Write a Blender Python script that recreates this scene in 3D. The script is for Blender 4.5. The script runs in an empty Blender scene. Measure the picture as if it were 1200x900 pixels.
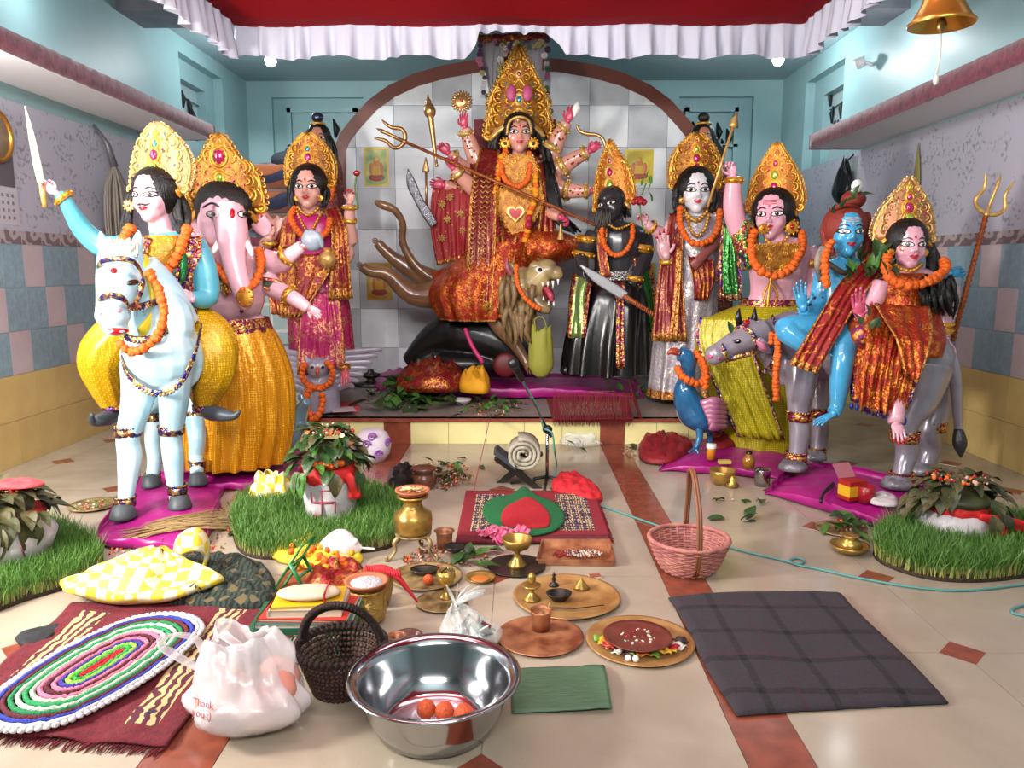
import bpy, bmesh, math, random
import numpy as np
from mathutils import Vector, Matrix, noise
from mathutils.bvhtree import BVHTree
V = Vector
PI = math.pi
rnd = random.Random(7)
SC = bpy.context.scene
C = SC.collection
# ---------------------------------------------------------------- camera
H = 1.5; PITCH = math.radians(8.6); YAW = math.radians(0.51); FPX = 900.0
cam = bpy.data.objects.new('camera', bpy.data.cameras.new('camera'))
C.objects.link(cam); cam.location = (0, 0, H); cam.rotation_euler = (PI/2-PITCH, 0, YAW)
cam.data.sensor_width = 36; cam.data.lens = 36*FPX/1200; cam.data.clip_start = .05
SC.camera = cam
# ---------------------------------------------------------------- world and lights
w = bpy.data.worlds.new('world'); SC.world = w; w.use_nodes = True
w.node_tree.nodes['Background'].inputs[0].default_value = (.75, .85, 1, 1)
w.node_tree.nodes['Background'].inputs[1].default_value = .4
def area(name, loc, tgt, sx, sy, power, col):
    l = bpy.data.lights.new(name, 'AREA'); l.shape = 'RECTANGLE'; l.size = sx; l.size_y = sy
    l.energy = power; l.color = col
    o = bpy.data.objects.new(name, l); C.objects.link(o); o.location = loc
    o.rotation_euler = (V(tgt)-V(loc)).to_track_quat('-Z', 'Y').to_euler(); return o
area('doorway_light', (-3.3, 2.0, 1.75), (.9, 5.6, 1.0), .5, .7, 260, (1, .95, .88))
area('front_fill_light', (.3, -1.2, 3.3), (.3, 6.5, 1.4), 3.0, .5, 210, (1, .97, .93))  # broad fill added above and behind the camera, not a known fitting
area('canopy_fill_light', (0, 4.4, 3.45), (0, 5.6, 0), 2.6, 1.8, 40, (.95, .97, 1))  # soft downward fill added under the canopy cloth, no lamp hangs there
area('back_fill_light', (-.6, 2.6, 3.2), (0, 8.9, 1.3), 2.4, .25, 120, (.97, .98, 1))  # unseen area light added to brighten the marble panel and back statues
area('shelf_tube_light', (-3.6, 3.6, 2.78), (-2.8, 5.6, .6), .12, 1.4, 85, (1, .98, .97))
area('shelf_tube_glow', (-3.55, 4.2, 2.72), (-3.55, 4.4, 3.5), .06, 1.4, 26, (1, .98, .97))
for n_, loc_ in (('bulb_left', (-3.0, 9.2, 3.9)), ('bulb_right', (3.1, 9.2, 3.9)), ('bulb_wall_right', (3.4, 7.5, 3.55)), ('point_wall_left', (-3.5, 6.2, 3.55))):  # the left wall point light stands alone, without a lamp object
    l = bpy.data.lights.new(n_, 'POINT'); l.energy = 45 if 'wall' not in n_ else 10; l.color = (.93, .98, 1); l.shadow_soft_size = .06
    o = bpy.data.objects.new(n_, l); C.objects.link(o); o.location = loc_
SC.view_settings.view_transform = 'Standard'; SC.view_settings.look = 'None'
SC.view_settings.exposure = 0.0; SC.view_settings.gamma = 1
SC.view_settings.use_curve_mapping = False
# ---------------------------------------------------------------- projection helpers
_R = cam.rotation_euler.to_matrix()
def ray(x, y): return _R @ V(((x-600)/FPX, -(y-450)/FPX, -1))
def P(x, y, Y):
    d = ray(x, y); return V((0, 0, H)) + d*(Y/d.y)
def F(x, y, z=0.0):
    d = ray(x, y); return V((0, 0, H)) + d*((z-H)/d.z)
def cr(pts, k=4, closed=False):
    "Catmull-Rom through points (any dimension, tuples)"
    pts = [tuple(p) for p in pts]; n = len(pts)
    if n < 3 and not closed: 
        return [tuple(a+(b-a)*i/k for a, b in zip(pts[0], pts[1])) for i in range(k+1)]
    out = []
    for i in range(n if closed else n-1):
        if closed: p0, p1, p2, p3 = pts[i-1], pts[i], pts[(i+1) % n], pts[(i+2) % n]
        else: p0, p1, p2, p3 = pts[max(i-1, 0)], pts[i], pts[i+1], pts[min(i+2, n-1)]
        for j in range(k):
            t = j/k
            out.append(tuple(.5*(2*b+(c-a)*t+(2*a-5*b+4*c-d)*t*t+(3*b-a-3*c+d)*t**3) for a, b, c, d in zip(p0, p1, p2, p3)))
    if not closed: out.append(pts[-1])
    return out
# ---------------------------------------------------------------- mesh accumulator
I3 = Matrix.Identity(3)
class M:
    def __init__(s): s.v = []; s.f = []; s.m = []
    def add(s, v, f, mi=0):
        b = len(s.v); s.v += [tuple(p) for p in v]; s.f += [tuple(i+b for i in q) for q in f]
        s.m += [mi]*len(f) if isinstance(mi, int) else list(mi)
        return s
    def tube(s, pts, r, n=8, mi=0, k=1, ref=None, closed=False, cap=True):
        if not hasattr(r, '__len__'): r = [r]*len(pts)
        if len(r) != len(pts): r = [r[0]+(r[-1]-r[0])*i/(len(pts)-1) for i in range(len(pts))]
        r = [(q, q) if not hasattr(q, '__len__') else q for q in r]
        if k > 1:
            q = cr([tuple(p)+tuple(a) for p, a in zip(pts, r)], k, closed); pts = [V(a[:3]) for a in q]; r = [a[3:] for a in q]
        pts = [V(p) for p in pts]; N = len(pts); vs = []; prev = None
        for i, p in enumerate(pts):
            if closed: t = pts[(i+1) % N]-pts[i-1]
            else: t = pts[min(i+1, N-1)]-pts[max(i-1, 0)]
            if t.length < 1e-9: t = V((0, 0, 1))
            t.normalize()
            if ref is not None: a = V(ref)
            elif prev is None: a = V((0, 0, 1)) if abs(t.z) < .8 else V((0, 1, 0))
            else: a = prev
            a = a-t*a.dot(t)
            if a.length < 1e-6: a = t.orthogonal()
            a.normalize(); prev = a; b = t.cross(a)
            for j in range(n):
                an = 2*PI*j/n; vs.append(p+a*math.cos(an)*max(r[i][0], 1e-5)+b*math.sin(an)*max(r[i][1], 1e-5))
        fs = []
        for i in range(N if closed else N-1):
            i2 = (i+1) % N
            for j in range(n): fs.append((i*n+j, i*n+(j+1) % n, i2*n+(j+1) % n, i2*n+j))
        if cap and not closed: fs += [tuple(range(n-1, -1, -1)), tuple((N-1)*n+j for j in range(n))]
        return s.add(vs, fs, mi)
    def ell(s, c, r, R=I3, n=14, m=9, mi=0):
        if not hasattr(r, '__len__'): r = (r, r, r)
        c = V(c); vs = [c+R@V((0, 0, -r[2]))]
        for i in range(1, m):
            a = -PI/2+PI*i/m
            for j in range(n):
                b = 2*PI*j/n; vs.append(c+R@V((r[0]*math.cos(a)*math.cos(b), r[1]*math.cos(a)*math.sin(b), r[2]*math.sin(a))))
        vs.append(c+R@V((0, 0, r[2]))); L = len(vs)-1
        fs = [(0, 1+(j+1) % n, 1+j) for j in range(n)]
        for i in range(m-2):
            for j in range(n):
                a = 1+i*n; fs.append((a+j, a+(j+1) % n, a+n+(j+1) % n, a+n+j))
        a = 1+(m-2)*n; fs += [(a+j, a+(j+1) % n, L) for j in range(n)]
        return s.add(vs, fs, mi)
    def lathe(s, prof, c=(0, 0, 0), n=24, R=I3, mi=0, sq=(1, 1), fn=None):
        c = V(c); vs = []
        for (r, z) in prof:
            for j in range(n):
                b = 2*PI*j/n; q = r*(fn(b, z) if fn else 1); vs.append(c+R@V((q*sq[0]*math.cos(b), q*sq[1]*math.sin(b), z)))
        fs = [(i*n+j, i*n+(j+1) % n, (i+1)*n+(j+1) % n, (i+1)*n+j) for i in range(len(prof)-1) for j in range(n)]
        return s.add(vs, fs, mi)
    def box(s, lo, hi, mi=0, R=None, c=None):
        vs = [V((x, y, z)) for z in (lo[2], hi[2]) for y in (lo[1], hi[1]) for x in (lo[0], hi[0])]
        if R is not None: vs = [V(c)+R@p for p in vs]
        return s.add(vs, [(0, 2, 3, 1), (4, 5, 7, 6), (0, 1, 5, 4), (2, 6, 7, 3), (0, 4, 6, 2), (1, 3, 7, 5)], mi)
    def prism(s, poly, fr, t, mi=0, mside=None):
        "poly in 2D, fr=(origin, ax, ay, normal)"
        o, a, b, nn = [V(q) for q in fr]; N = len(poly)
        v = [o+a*p[0]+b*p[1] for p in poly]; v += [q+nn*t for q in v]
        s.add(v, [tuple(range(N-1, -1, -1)), tuple(range(N, 2*N))]+[(i, (i+1) % N, N+(i+1) % N, N+i) for i in range(N)], mi if mside is None else [mi, mi]+[mside]*N)
        return s
    def rings(s, R_, mi=0, cap=True, closed=True):
        n = len(R_[0]); vs = [p for q in R_ for p in q]
        fs = [(i*n+j, i*n+(j+1) % n, (i+1)*n+(j+1) % n, (i+1)*n+j) for i in range(len(R_)-1) for j in range(n if closed else n-1)]
        mm = [mi]*len(fs) if isinstance(mi, int) else [mi(i, j) for i in range(len(R_)-1) for j in range(n if closed else n-1)]
        if cap and closed: fs += [tuple(range(n-1, -1, -1)), tuple((len(R_)-1)*n+j for j in range(n))]; mm += [mm[0], mm[-1]]
        return s.add(vs, fs, mm)
    def grid(s, fn, nu, nv, mi=0):
        vs = [fn(i/nu, j/nv) for i in range(nu+1) for j in range(nv+1)]
        fs = []; mm = []
        for i in range(nu):
            for j in range(nv):
                a = i*(nv+1)+j; fs.append((a, a+1, a+nv+2, a+nv+1)); mm.append(mi if isinstance(mi, int) else mi((i+.5)/nu, (j+.5)/nv))
        return s.add(vs, fs, mm)
    def mesh(s, name, mats, off=(0, 0, 0), smooth=True):
        me = bpy.data.meshes.new(name); o = V(off)
        me.from_pydata([(p[0]-o.x, p[1]-o.y, p[2]-o.z) for p in s.v], [], s.f)
        mats = mats if isinstance(mats, (list, tuple)) else [mats]
        for q in mats: me.materials.append(q)
        if any(s.m): me.polygons.foreach_set('material_index', s.m)
        me.polygons.foreach_set('use_smooth', [smooth]*len(s.f))
        if smooth == 'auto': pass
        me.update(); return me
ORG = {}
def thing(name, label, cat, loc, group=None):
    o = bpy.data.objects.new(name, None); C.objects.link(o); o.location = loc; o.empty_display_size = .1
    o['label'] = label; o['category'] = cat
    if group: o['group'] = group
    ORG[o.name] = V(loc); return o
def tag(o, label, cat, group=None, kind=None):
    if label: o['label'] = label
    if cat: o['category'] = cat
    if group: o['group'] = group
    if kind: o['kind'] = kind
    return o
def obj(name, m, mats, parent=None, loc=None, smooth=True, solid=0, sub=0, label=None, kind=None, sharp=False):
    off = ORG[parent.name] if parent is not None else V(loc or (0, 0, 0))
    me = m.mesh(name, mats, off, smooth)
    if sharp and smooth: me.set_sharp_from_angle(angle=math.radians(sharp if sharp is not True else 40))
    o = bpy.data.objects.new(name, me); C.objects.link(o)
    if parent is not None: o.parent = parent
    else: o.location = off
    ORG[o.name] = off
    if solid: q = o.modifiers.new('thick', 'SOLIDIFY'); q.thickness = solid; q.offset = 0
    if sub: q = o.modifiers.new('sub', 'SUBSURF'); q.levels = sub; q.render_levels = sub
    if label: o['label'] = label
    if kind: o['kind'] = kind
    return o
def inst(name, me, parent, pos, R=None, sc=1):
    "linked copy of a shared mesh as a part (pos in world)"
    o = bpy.data.objects.new(name, me); C.objects.link(o)
    p = V(pos)
    if parent is not None: o.parent = parent; p = p-ORG[parent.name]
    R = (R if R is not None else I3).to_4x4()
    s3 = Matrix.Diagonal((sc, sc, sc, 1)) if not hasattr(sc, '__len__') else Matrix.Diagonal((*sc, 1))
    o.matrix_local = Matrix.Translation(p) @ R @ s3
    ORG[o.name] = ORG[parent.name] if parent is not None else p
    return o
def struct(name, m, mats, smooth=False, **k):
    o = obj(name, m, mats, smooth=smooth, **k); o['kind'] = 'structure'; return o
def rotz(a): return Matrix.Rotation(a, 3, 'Z')
def eul(x, y, z): return Matrix.Rotation(z, 3, 'Z') @ Matrix.Rotation(y, 3, 'Y') @ Matrix.Rotation(x, 3, 'X')
def rrot(): return eul(rnd.uniform(0, 6), rnd.uniform(0, 6), rnd.uniform(0, 6))
def remesh(m, vox, it=3):
    me = m.mesh('tmp', [None]) if False else bpy.data.meshes.new('tmp')
    me.from_pydata(m.v, [], m.f)
    o = bpy.data.objects.new('tmp', me); C.objects.link(o)
    q = o.modifiers.new('r', 'REMESH'); q.mode = 'VOXEL'; q.voxel_size = vox
    if it: q = o.modifiers.new('s', 'SMOOTH'); q.factor = .5; q.iterations = it
    bpy.context.view_layer.update()
    ev = o.evaluated_get(bpy.context.evaluated_depsgraph_get()); em = ev.to_mesh()
    out = M(); n = len(em.vertices); a = np.empty(n*3, dtype=np.float32); em.vertices.foreach_get('co', a)
    out.v = [tuple(p) for p in a.reshape(-1, 3).tolist()]; out.f = [tuple(p.vertices) for p in em.polygons]; out.m = [0]*len(out.f)
    ev.to_mesh_clear(); bpy.data.objects.remove(o); bpy.data.meshes.remove(me)
    return out
# ---------------------------------------------------------------- materials
_M = {}
def _nt(name):
    m = bpy.data.materials.new(name); m.use_nodes = True; nt = m.node_tree
    return m, nt, nt.nodes['Principled BSDF']
def col(c):
    if isinstance(c, str):
        c = c.lstrip('#'); c = [int(c[i:i+2], 16)/255 for i in (0, 2, 4)]
        c = [q/12.92 if q <= .04045 else ((q+.055)/1.055)**2.4 for q in c]
    return (*c[:3], 1)
class N:
    "tiny node helper"
    def __init__(s, nt): s.nt = nt
    def __call__(s, typ, ins=None, **props):
        n = s.nt.nodes.new('ShaderNode'+typ)
        for k, v in props.items(): setattr(n, k, v)
        for k, v in (ins or {}).items():
            if isinstance(v, bpy.types.NodeSocket): s.nt.links.new(v, n.inputs[k])
            else: n.inputs[k].default_value = v
        return n
    def math(s, op, a, b=0.0, clamp=False):
        return s('Math', {0: a, 1: b}, operation=op, use_clamp=clamp).outputs[0]
    def mix(s, f, a, b):
        n = s.nt.nodes.new('ShaderNodeMix'); n.data_type = 'RGBA'
        for k, v in ((0, f), (6, a), (7, b)):
            if isinstance(v, bpy.types.NodeSocket): s.nt.links.new(v, n.inputs[k])
            else: n.inputs[k].default_value = v
        return n.outputs[2]
    def step(s, v, lo, hi):
        n = s('MapRange', {0: v, 1: lo, 2: hi, 3: 0.0, 4: 1.0}); return n.outputs[0]
def mat(name, c, rough=.5, metal=0, bump=0, bs=40, var=0, vs=8, coat=0, c2=None, alpha=1, trans=0, emit=0, sheen=0, sub=0, spec=.5, aniso=None):
    if name in _M: return _M[name]
    m, nt, b = _nt(name); n = N(nt); c = col(c)
    b.inputs['Base Color'].default_value = c; b.inputs['Roughness'].default_value = rough; b.inputs['Metallic'].default_value = metal
    b.inputs['Specular IOR Level'].default_value = spec
    b.inputs['Coat Weight'].default_value = coat; b.inputs['Coat Roughness'].default_value = .12
    if sheen: b.inputs['Sheen Weight'].default_value = sheen
    if trans: b.inputs['Transmission Weight'].default_value = trans
    if alpha < 1: b.inputs['Alpha'].default_value = alpha
    if emit: b.inputs['Emission Color'].default_value = c; b.inputs['Emission Strength'].default_value = emit
    tc = n('TexCoord').outputs['Object']
    if aniso: tc = n('Mapping', {0: tc, 3: aniso}).outputs[0]
    if var or c2:
        t = n('TexNoise', {'Vector': tc, 'Scale': vs, 'Detail': 4.0}).outputs['Fac']
        t = n.step(t, .35, .65)
        if c2: k = n.mix(t, c, col(c2))
        else: k = n.mix(t, tuple(q*(1-var) for q in c[:3])+(1,), tuple(min(1, q*(1+var)) for q in c[:3])+(1,))
        nt.links.new(k, b.inputs['Base Color'])
    if bump:
        t = n('TexNoise', {'Vector': tc, 'Scale': bs, 'Detail': 3.0}).outputs['Fac']
        q = n('Bump', {'Strength': min(1, bump), 'Distance': .01*max(1, bump), 'Height': t})
        nt.links.new(q.outputs[0], b.inputs['Normal'])
    _M[name] = m; return m
def brocade(name, c, gold='#c98a2e', scale=22, thr=.5, rough=.38, metal=0.25, gm=.75, bump=.6, cover=.12):
    "shiny saree cloth with small gold motifs and foil crinkle"
    if name in _M: return _M[name]
    m, nt, b = _nt(name); n = N(nt); tc = n('TexCoord').outputs['Object']
    w1 = n('TexNoise', {'Vector': tc, 'Scale': scale*.5, 'Detail': 2.0}).outputs['Color']
    vv = n('MixRGB', {0: .12, 1: tc, 2: w1}).outputs[0]
    vo = n('TexVoronoi', {'Vector': vv, 'Scale': scale}, feature='DISTANCE_TO_EDGE').outputs['Distance']
    g1 = n.step(vo, cover, cover*.35)
    no = n('TexNoise', {'Vector': tc, 'Scale': scale*.35, 'Detail': 2.0}).outputs['Fac']
    g = n.math('MULTIPLY', g1, n.step(no, thr-.05, thr+.05))
    g = n.math('ADD', g, n.math('MULTIPLY', n.step(n('TexVoronoi', {'Vector': tc, 'Scale': scale*2.2}).outputs['Distance'], .22, .12), .7), True)
    nt.links.new(n.mix(g, col(c), col(gold)), b.inputs['Base Color'])
    nt.links.new(n.math('ADD', n.math('MULTIPLY', g, gm), metal, True), b.inputs['Metallic'])
    b.inputs['Roughness'].default_value = rough
    t = n('TexNoise', {'Vector': tc, 'Scale': 34.0, 'Detail': 3.0, 'Distortion': 1.2}).outputs['Fac']
    q = n('Bump', {'Strength': bump, 'Distance': .012, 'Height': t}); nt.links.new(q.outputs[0], b.inputs['Normal'])
    _M[name] = m; return m
def dots(name, c, c2, scale=55, metal=.3, rough=.35, bump=.4, r=.3):
    "net or dotted cloth: regular small dots"
    if name in _M: return _M[name]
    m, nt, b = _nt(name); n = N(nt); tc = n('TexCoord').outputs['Object']
    vo = n('TexVoronoi', {'Vector': tc, 'Scale': float(scale), 'Randomness': .15}).outputs['Distance']
    g = n.step(vo, r+.08, r)
    nt.links.new(n.mix(g, col(c), col(c2)), b.inputs['Base Color'])
    b.inputs['Metallic'].default_value = metal; b.inputs['Roughness'].default_value = rough
    t = n('TexNoise', {'Vector': tc, 'Scale': 25.0, 'Detail': 3.0}).outputs['Fac']
    q = n('Bump', {'Strength': bump, 'Distance': .012, 'Height': n.math('ADD', t, n.math('MULTIPLY', g, .15))}); nt.links.new(q.outputs[0], b.inputs['Normal'])
    _M[name] = m; return m
def sequin(name, cols, scale=60, metal=.7, rough=.25):
    "lace / sequins / trimmings: random cells in several colours with strong relief"
    if name in _M: return _M[name]
    m, nt, b = _nt(name); n = N(nt); tc = n('TexCoord').outputs['Object']
    vo = n('TexVoronoi', {'Vector': tc, 'Scale': float(scale)}); r = n('ValToRGB')
    sep = n('SeparateColor', {0: vo.outputs['Color']}); nt.links.new(sep.outputs[0], r.inputs[0])
    r.color_ramp.interpolation = 'CONSTANT'; e = r.color_ramp.elements
    for i, q in enumerate(cols):
        if i > 1: e.new(i/len(cols))
        e[i].position = i/len(cols); e[i].color = col(q)
    nt.links.new(r.outputs[0], b.inputs['Base Color']); b.inputs['Metallic'].default_value = metal; b.inputs['Roughness'].default_value = rough
    q = n('Bump', {'Strength': .8, 'Distance': .006, 'Height': vo.outputs['Distance']}); q.invert = True
    nt.links.new(q.outputs[0], b.inputs['Normal'])
    _M[name] = m; return m
# ================================================================ ROOM
XL, XR, YB, ZC = -3.85, 3.7, 11.3, 4.1
teal = mat('teal_wall_paint', '#90b3b7', .45, bump=.03, bs=15, var=.04, vs=2)
teal2 = mat('teal_recess_paint', '#8aafb3', .45, bump=.03, bs=15)
m_ceil = mat('ceiling_paint', '#9bb2b8', .6)
white_p = mat('white_paint', '#e6e4e6', .5, bump=.05, bs=30)
def wallpaper():
    m, nt, b = _nt('lilac_wallpaper'); n = N(nt); tc = n('TexCoord').outputs['Object']
    a = n('TexNoise', {'Vector': tc, 'Scale': 26.0, 'Detail': 2.0}).outputs['Fac']
    d = n('TexNoise', {'Vector': tc, 'Scale': 5.0, 'Detail': 1.0}).outputs['Fac']
    g = n.math('MULTIPLY', n.step(a, .54, .6), n.step(d, .48, .56))
    nt.links.new(n.mix(g, col('#b0aebb'), col('#8a8995')), b.inputs['Base Color']); b.inputs['Roughness'].default_value = .35
    return m
m_wp = wallpaper()
# ---- floor
def floor_mat():
    m, nt, b = _nt('cream_floor_tile'); n = N(nt); tc = n('TexCoord').outputs['Object']
    a = n('TexNoise', {'Vector': tc, 'Scale': 3.0, 'Detail': 6.0, 'Distortion': .6}).outputs['Fac']
    c = n.mix(n.step(a, .3, .7), col('#948877'), col('#a59988'))
    s = n('TexNoise', {'Vector': tc, 'Scale': 60.0, 'Detail': 4.0}).outputs['Fac']
    c = n.mix(n.math('MULTIPLY', n.step(s, .66, .74), .4), c, col('#8a7c69'))
    nt.links.new(c, b.inputs['Base Color'])
    nt.links.new(n.math('ADD', n.math('MULTIPLY', a, .18), .08), b.inputs['Roughness'])
    return m
m_fl = floor_mat()
m_red = mat('red_brown_tile', '#7d4130', .16, var=.18, vs=14)
m_grout = mat('floor_grout', '#8d8070', .8)
fl = struct('floor', M().box((XL, -2, -.1), (XR, YB, -.006)), m_grout)
SL, SR = (-1.16, -.93), (.70, .91)
xs = [XL, -3.57, -2.77, -1.97, SL[0]], [SL[1], -.115, SR[0]], [SR[1], 1.75, 2.55, 3.35, XR]
ys = [-2]+[5.83-.745*k for k in range(10, -7, -1)]+[YB]
ys = [y for y in ys if -2 <= y <= YB]
g = .0015
for X in xs:
    for a, b_ in zip(X, X[1:]):
        for c_, d_ in zip(ys, ys[1:]):
            if c_ > 6.5 and abs((a+b_)/2) < 1.5: continue
            if d_-c_ < .05: continue
            obj('floor_tile', M().box((a+g, c_+g, -.008), (b_-g, d_-g, 0)), m_fl, fl, smooth=False)
for a, b_ in (SL, SR):
    for c_, d_ in zip(ys, ys[1:]):
        if c_ > 6.5: continue
        obj('strip_tile', M().box((a+g, c_+g, -.008), (b_-g, d_-g, 0)), m_red, fl, smooth=False)
dia = M(); r_ = .092
dia.add([(-r_, 0, -.004), (0, -r_, -.004), (r_, 0, -.004), (0, r_, -.004), (-r_, 0, .0012), (0, -r_, .0012), (r_, 0, .0012), (0, r_, .0012)],
        [(4, 5, 6, 7), (0, 1, 5, 4), (1, 2, 6, 5), (2, 3, 7, 6), (3, 0, 4, 7)])
dme = dia.mesh('inset_tile', m_red, smooth=False)
for x in (-3.57, -2.77, -1.97, -.115, 1.75, 2.55, 3.35):
    for k in range(-4, 8):
        y = 5.83-.745*k
        if y < .5 or (y > 6.4 and abs(x) < 1.5): continue
        inst('inset_tile', dme, fl, (x, y, 0))
# ---- side walls with window recess
def side_wall(name, X, sgn, y0, y1, z0, z1):
    t = .25; m = M(); o = X+sgn*t
    lo, hi = min(X, o), max(X, o)
    m.box((lo, -2, 0), (hi, y0, ZC)); m.box((lo, y1, 0), (hi, YB, ZC)); m.box((lo, y0, 0), (hi, y1, z0)); m.box((lo, y0, z1), (hi, y1, ZC))
    return struct(name, m, teal)
wl = side_wall('wall_left', XL, -1, 9.1, 10.4, 2.7, 3.92)
wr = side_wall('wall_right', XR, 1, 9.2, 10.4, 2.7, 3.86)
struct('wall_back', M().box((XL-.25, YB+.08, 0), (XR+.25, YB+.3, ZC)), teal2)
bf = M()
for a, b_, c_, d_ in ((XL, -3.5, 0, ZC), (-2.2, 2.25, 0, ZC), (3.3, XR, 0, ZC), (-3.5, -2.2, 3.88, ZC), (2.25, 3.3, 3.88, ZC), (-3.5, -2.2, 0, 2.2), (2.25, 3.3, 0, 2.2)):
    bf.box((a, YB, c_), (b_, YB+.08, d_))
struct('wall_back_surround', bf, teal)
struct('wall_front', M().box((XL-.25, -2.2, 0), (XR+.25, -2, ZC)), teal)
struct('ceiling', M().box((XL-.25, -2.2, ZC), (XR+.25, YB+.3, ZC+.1)), m_ceil)
struct('trim_1', M().box((XL, 7.75, 3.93), (XR, 8.3, ZC)), mat('grey_beam', '#77757d', .6, bump=.2, bs=12, var=.15, vs=5))
# small windows in recesses
m_dark = mat('dark_gap', '#0c1012', .5); m_glassw = mat('frosted_pane', '#a7bcc0', .3)
def window(n_, X, sgn, y0, y1, z0, z1):
    m = M(); xo = X+sgn*.12; xx = sorted((xo, X+sgn*.25))
    m.box((xx[0], y0, z0), (xx[1], y0+.3, z1)); m.box((xx[0], y1-.3, z0), (xx[1], y1, z1)); m.box((xx[0], y0+.3, z1-.22), (xx[1], y1-.3, z1)); m.box((xx[0], y0+.3, z0), (xx[1], y1-.3, z0+.1))
    o = struct(n_, m, teal)
    b = X+sgn*.23
    obj('window_pane', M().box((min(b, b+sgn*.02), y0+.3, z0+.1), (max(b, b+sgn*.02), y1-.3, z1-.22)), m_glassw, o, smooth=False)
    q = M(); xb = X+sgn*.2
    for k in range(7):
        y = y0+.34+k*.09; z = z0+.35+.55*rnd.random(); q.tube([(xb, y, z), (xb, y+.02, z+.12), (xb, y-.02, z+.2)], [.012, .03, .008], 5)
    q.tube([(xb, y0+.32, z1-.38), (xb, y1-.32, z1-.4)], .008, 5); obj('window_grille', q, m_dark, o)
window('window_1', XL, -1, 9.1, 10.4, 2.7, 3.92); window('window_2', XR, 1, 9.2, 10.4, 2.7, 3.86)
for n_, a, b_ in (('window_3', -3.3, -2.3), ('window_4', 2.35, 3.1)):
    m = M(); y = YB+.06
    for q in ((a, a+.06, 2.3, 3.74), (b_-.06, b_, 2.3, 3.74), (a, b_, 3.68, 3.74), (a, b_, 3.2, 3.24)): m.box((q[0], y-.05, q[2]), (q[1], y+.02, q[3]))
    o = struct(n_, m, teal2); q = M()
    for k in range(8):
        x = (a+b_)/2+(k-3.5)*.07; z = 3.0+.35*rnd.random(); q.tube([(x, y-.02, z), (x+.02, y-.02, z+.12), (x-.02, y-.02, z+.25)], [.015, .05, .01], 5)
    obj('window_grille', q, m_dark, o)
# ---- wall tiles as parts
t_y = mat('yellow_wall_tile', '#d0b474', .3, var=.06, vs=6); t_b = mat('blue_grey_tile', '#869da8', .3, bump=.25, bs=35, var=.1, vs=18); t_p = mat('pale_mauve_tile', '#bcacae', .3, bump=.15, bs=35, var=.05)
t_bd = None
def border_mat():
    m, nt, b = _nt('border_tile'); n = N(nt); tc = n('TexCoord').outputs['Object']
    wv = n('TexWave', {'Vector': tc, 'Scale': 3.2, 'Distortion': 7.0, 'Detail': 1.0, 'Detail Scale': 3.0}, bands_direction='DIAGONAL').outputs['Fac']
    nt.links.new(n.mix(n.step(wv, .45, .55), col('#756367'), col('#a79b98')), b.inputs['Base Color']); b.inputs['Roughness'].default_value = .4; return m
t_bd = border_mat()
for X, sgn, wall, ph in ((XL, 1, wl, 0), (XR, -1, wr, 1)):
    mb = {}
    for k_, mt in (('y', t_y), ('b', t_b), ('p', t_p)):
        h_ = .345 if k_ == 'y' else .33
        q = M().box((min(0, sgn*.008), .0015, .0015), (max(0, sgn*.008), .2485, h_-.0015)); mb[k_] = q.mesh('wall_tile', mt, smooth=False)
    q = M().box((min(0, sgn*.012), .001, 0), (max(0, sgn*.012), .249, .1)); mb['e'] = q.mesh('border_tile', t_bd, smooth=False)
    Y0 = 4.25
    for i in range(28):
        y = Y0+.25*i
        for j in range(2): inst('wall_tile', mb['y'], wall, (X, y, .345*j))
        for j in range(3):
            inst('wall_tile', mb['p' if (i+j*sgn+ph) % 3 == 0 else 'b'], wall, (X, y, .69+.33*j))
        inst('border_tile', mb['e'], wall, (X, y, 1.68))
    obj('wallpaper_panel', M().box((min(X, X+sgn*.006), -2, 1.78), (max(X, X+sgn*.006), YB, 2.75)), m_wp, wall, smooth=False)
# ---- shelves with maroon valance
m_mar = mat('maroon_velvet', '#70283a', .7, bump=.5, bs=22, var=.35, vs=14, sheen=.4)
for nm, x0, x1, z, y1, side in (('left', XL, -3.3, 2.87, 8.58, 'left'), ('right', 3.15, XR, 2.77, 8.62, 'right')):
    s_ = thing('wall_shelf', 'long white shelf with maroon velvet edging along the %s wall' % side, 'shelf', ((x0+x1)/2, 3, z))
    obj('shelf_board', M().box((x0, -1.9, z), (x1, y1, z+.07)), white_p, s_, smooth=False)
    xe = x1 if x0 == XL else x0; sg = 1 if x0 == XL else -1; m = M()
    N_ = 120
    m.grid(lambda u, v: V((xe+sg*(.012+.006*math.sin(u*400)), -1.9+u*(y1+1.9), z-.005+.15*v)), N_, 2)
    m.grid(lambda u, v: V((xe+sg*.012-sg*(abs(x1-x0))*u, y1+.01, z-.005+.15*v)), 6, 2)
    m.grid(lambda u, v: V((xe-sg*.25*v, -1.9+u*(y1+1.9), z+.145)), N_, 1)
    obj('valance', m, m_mar, s_, solid=.008)
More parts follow.
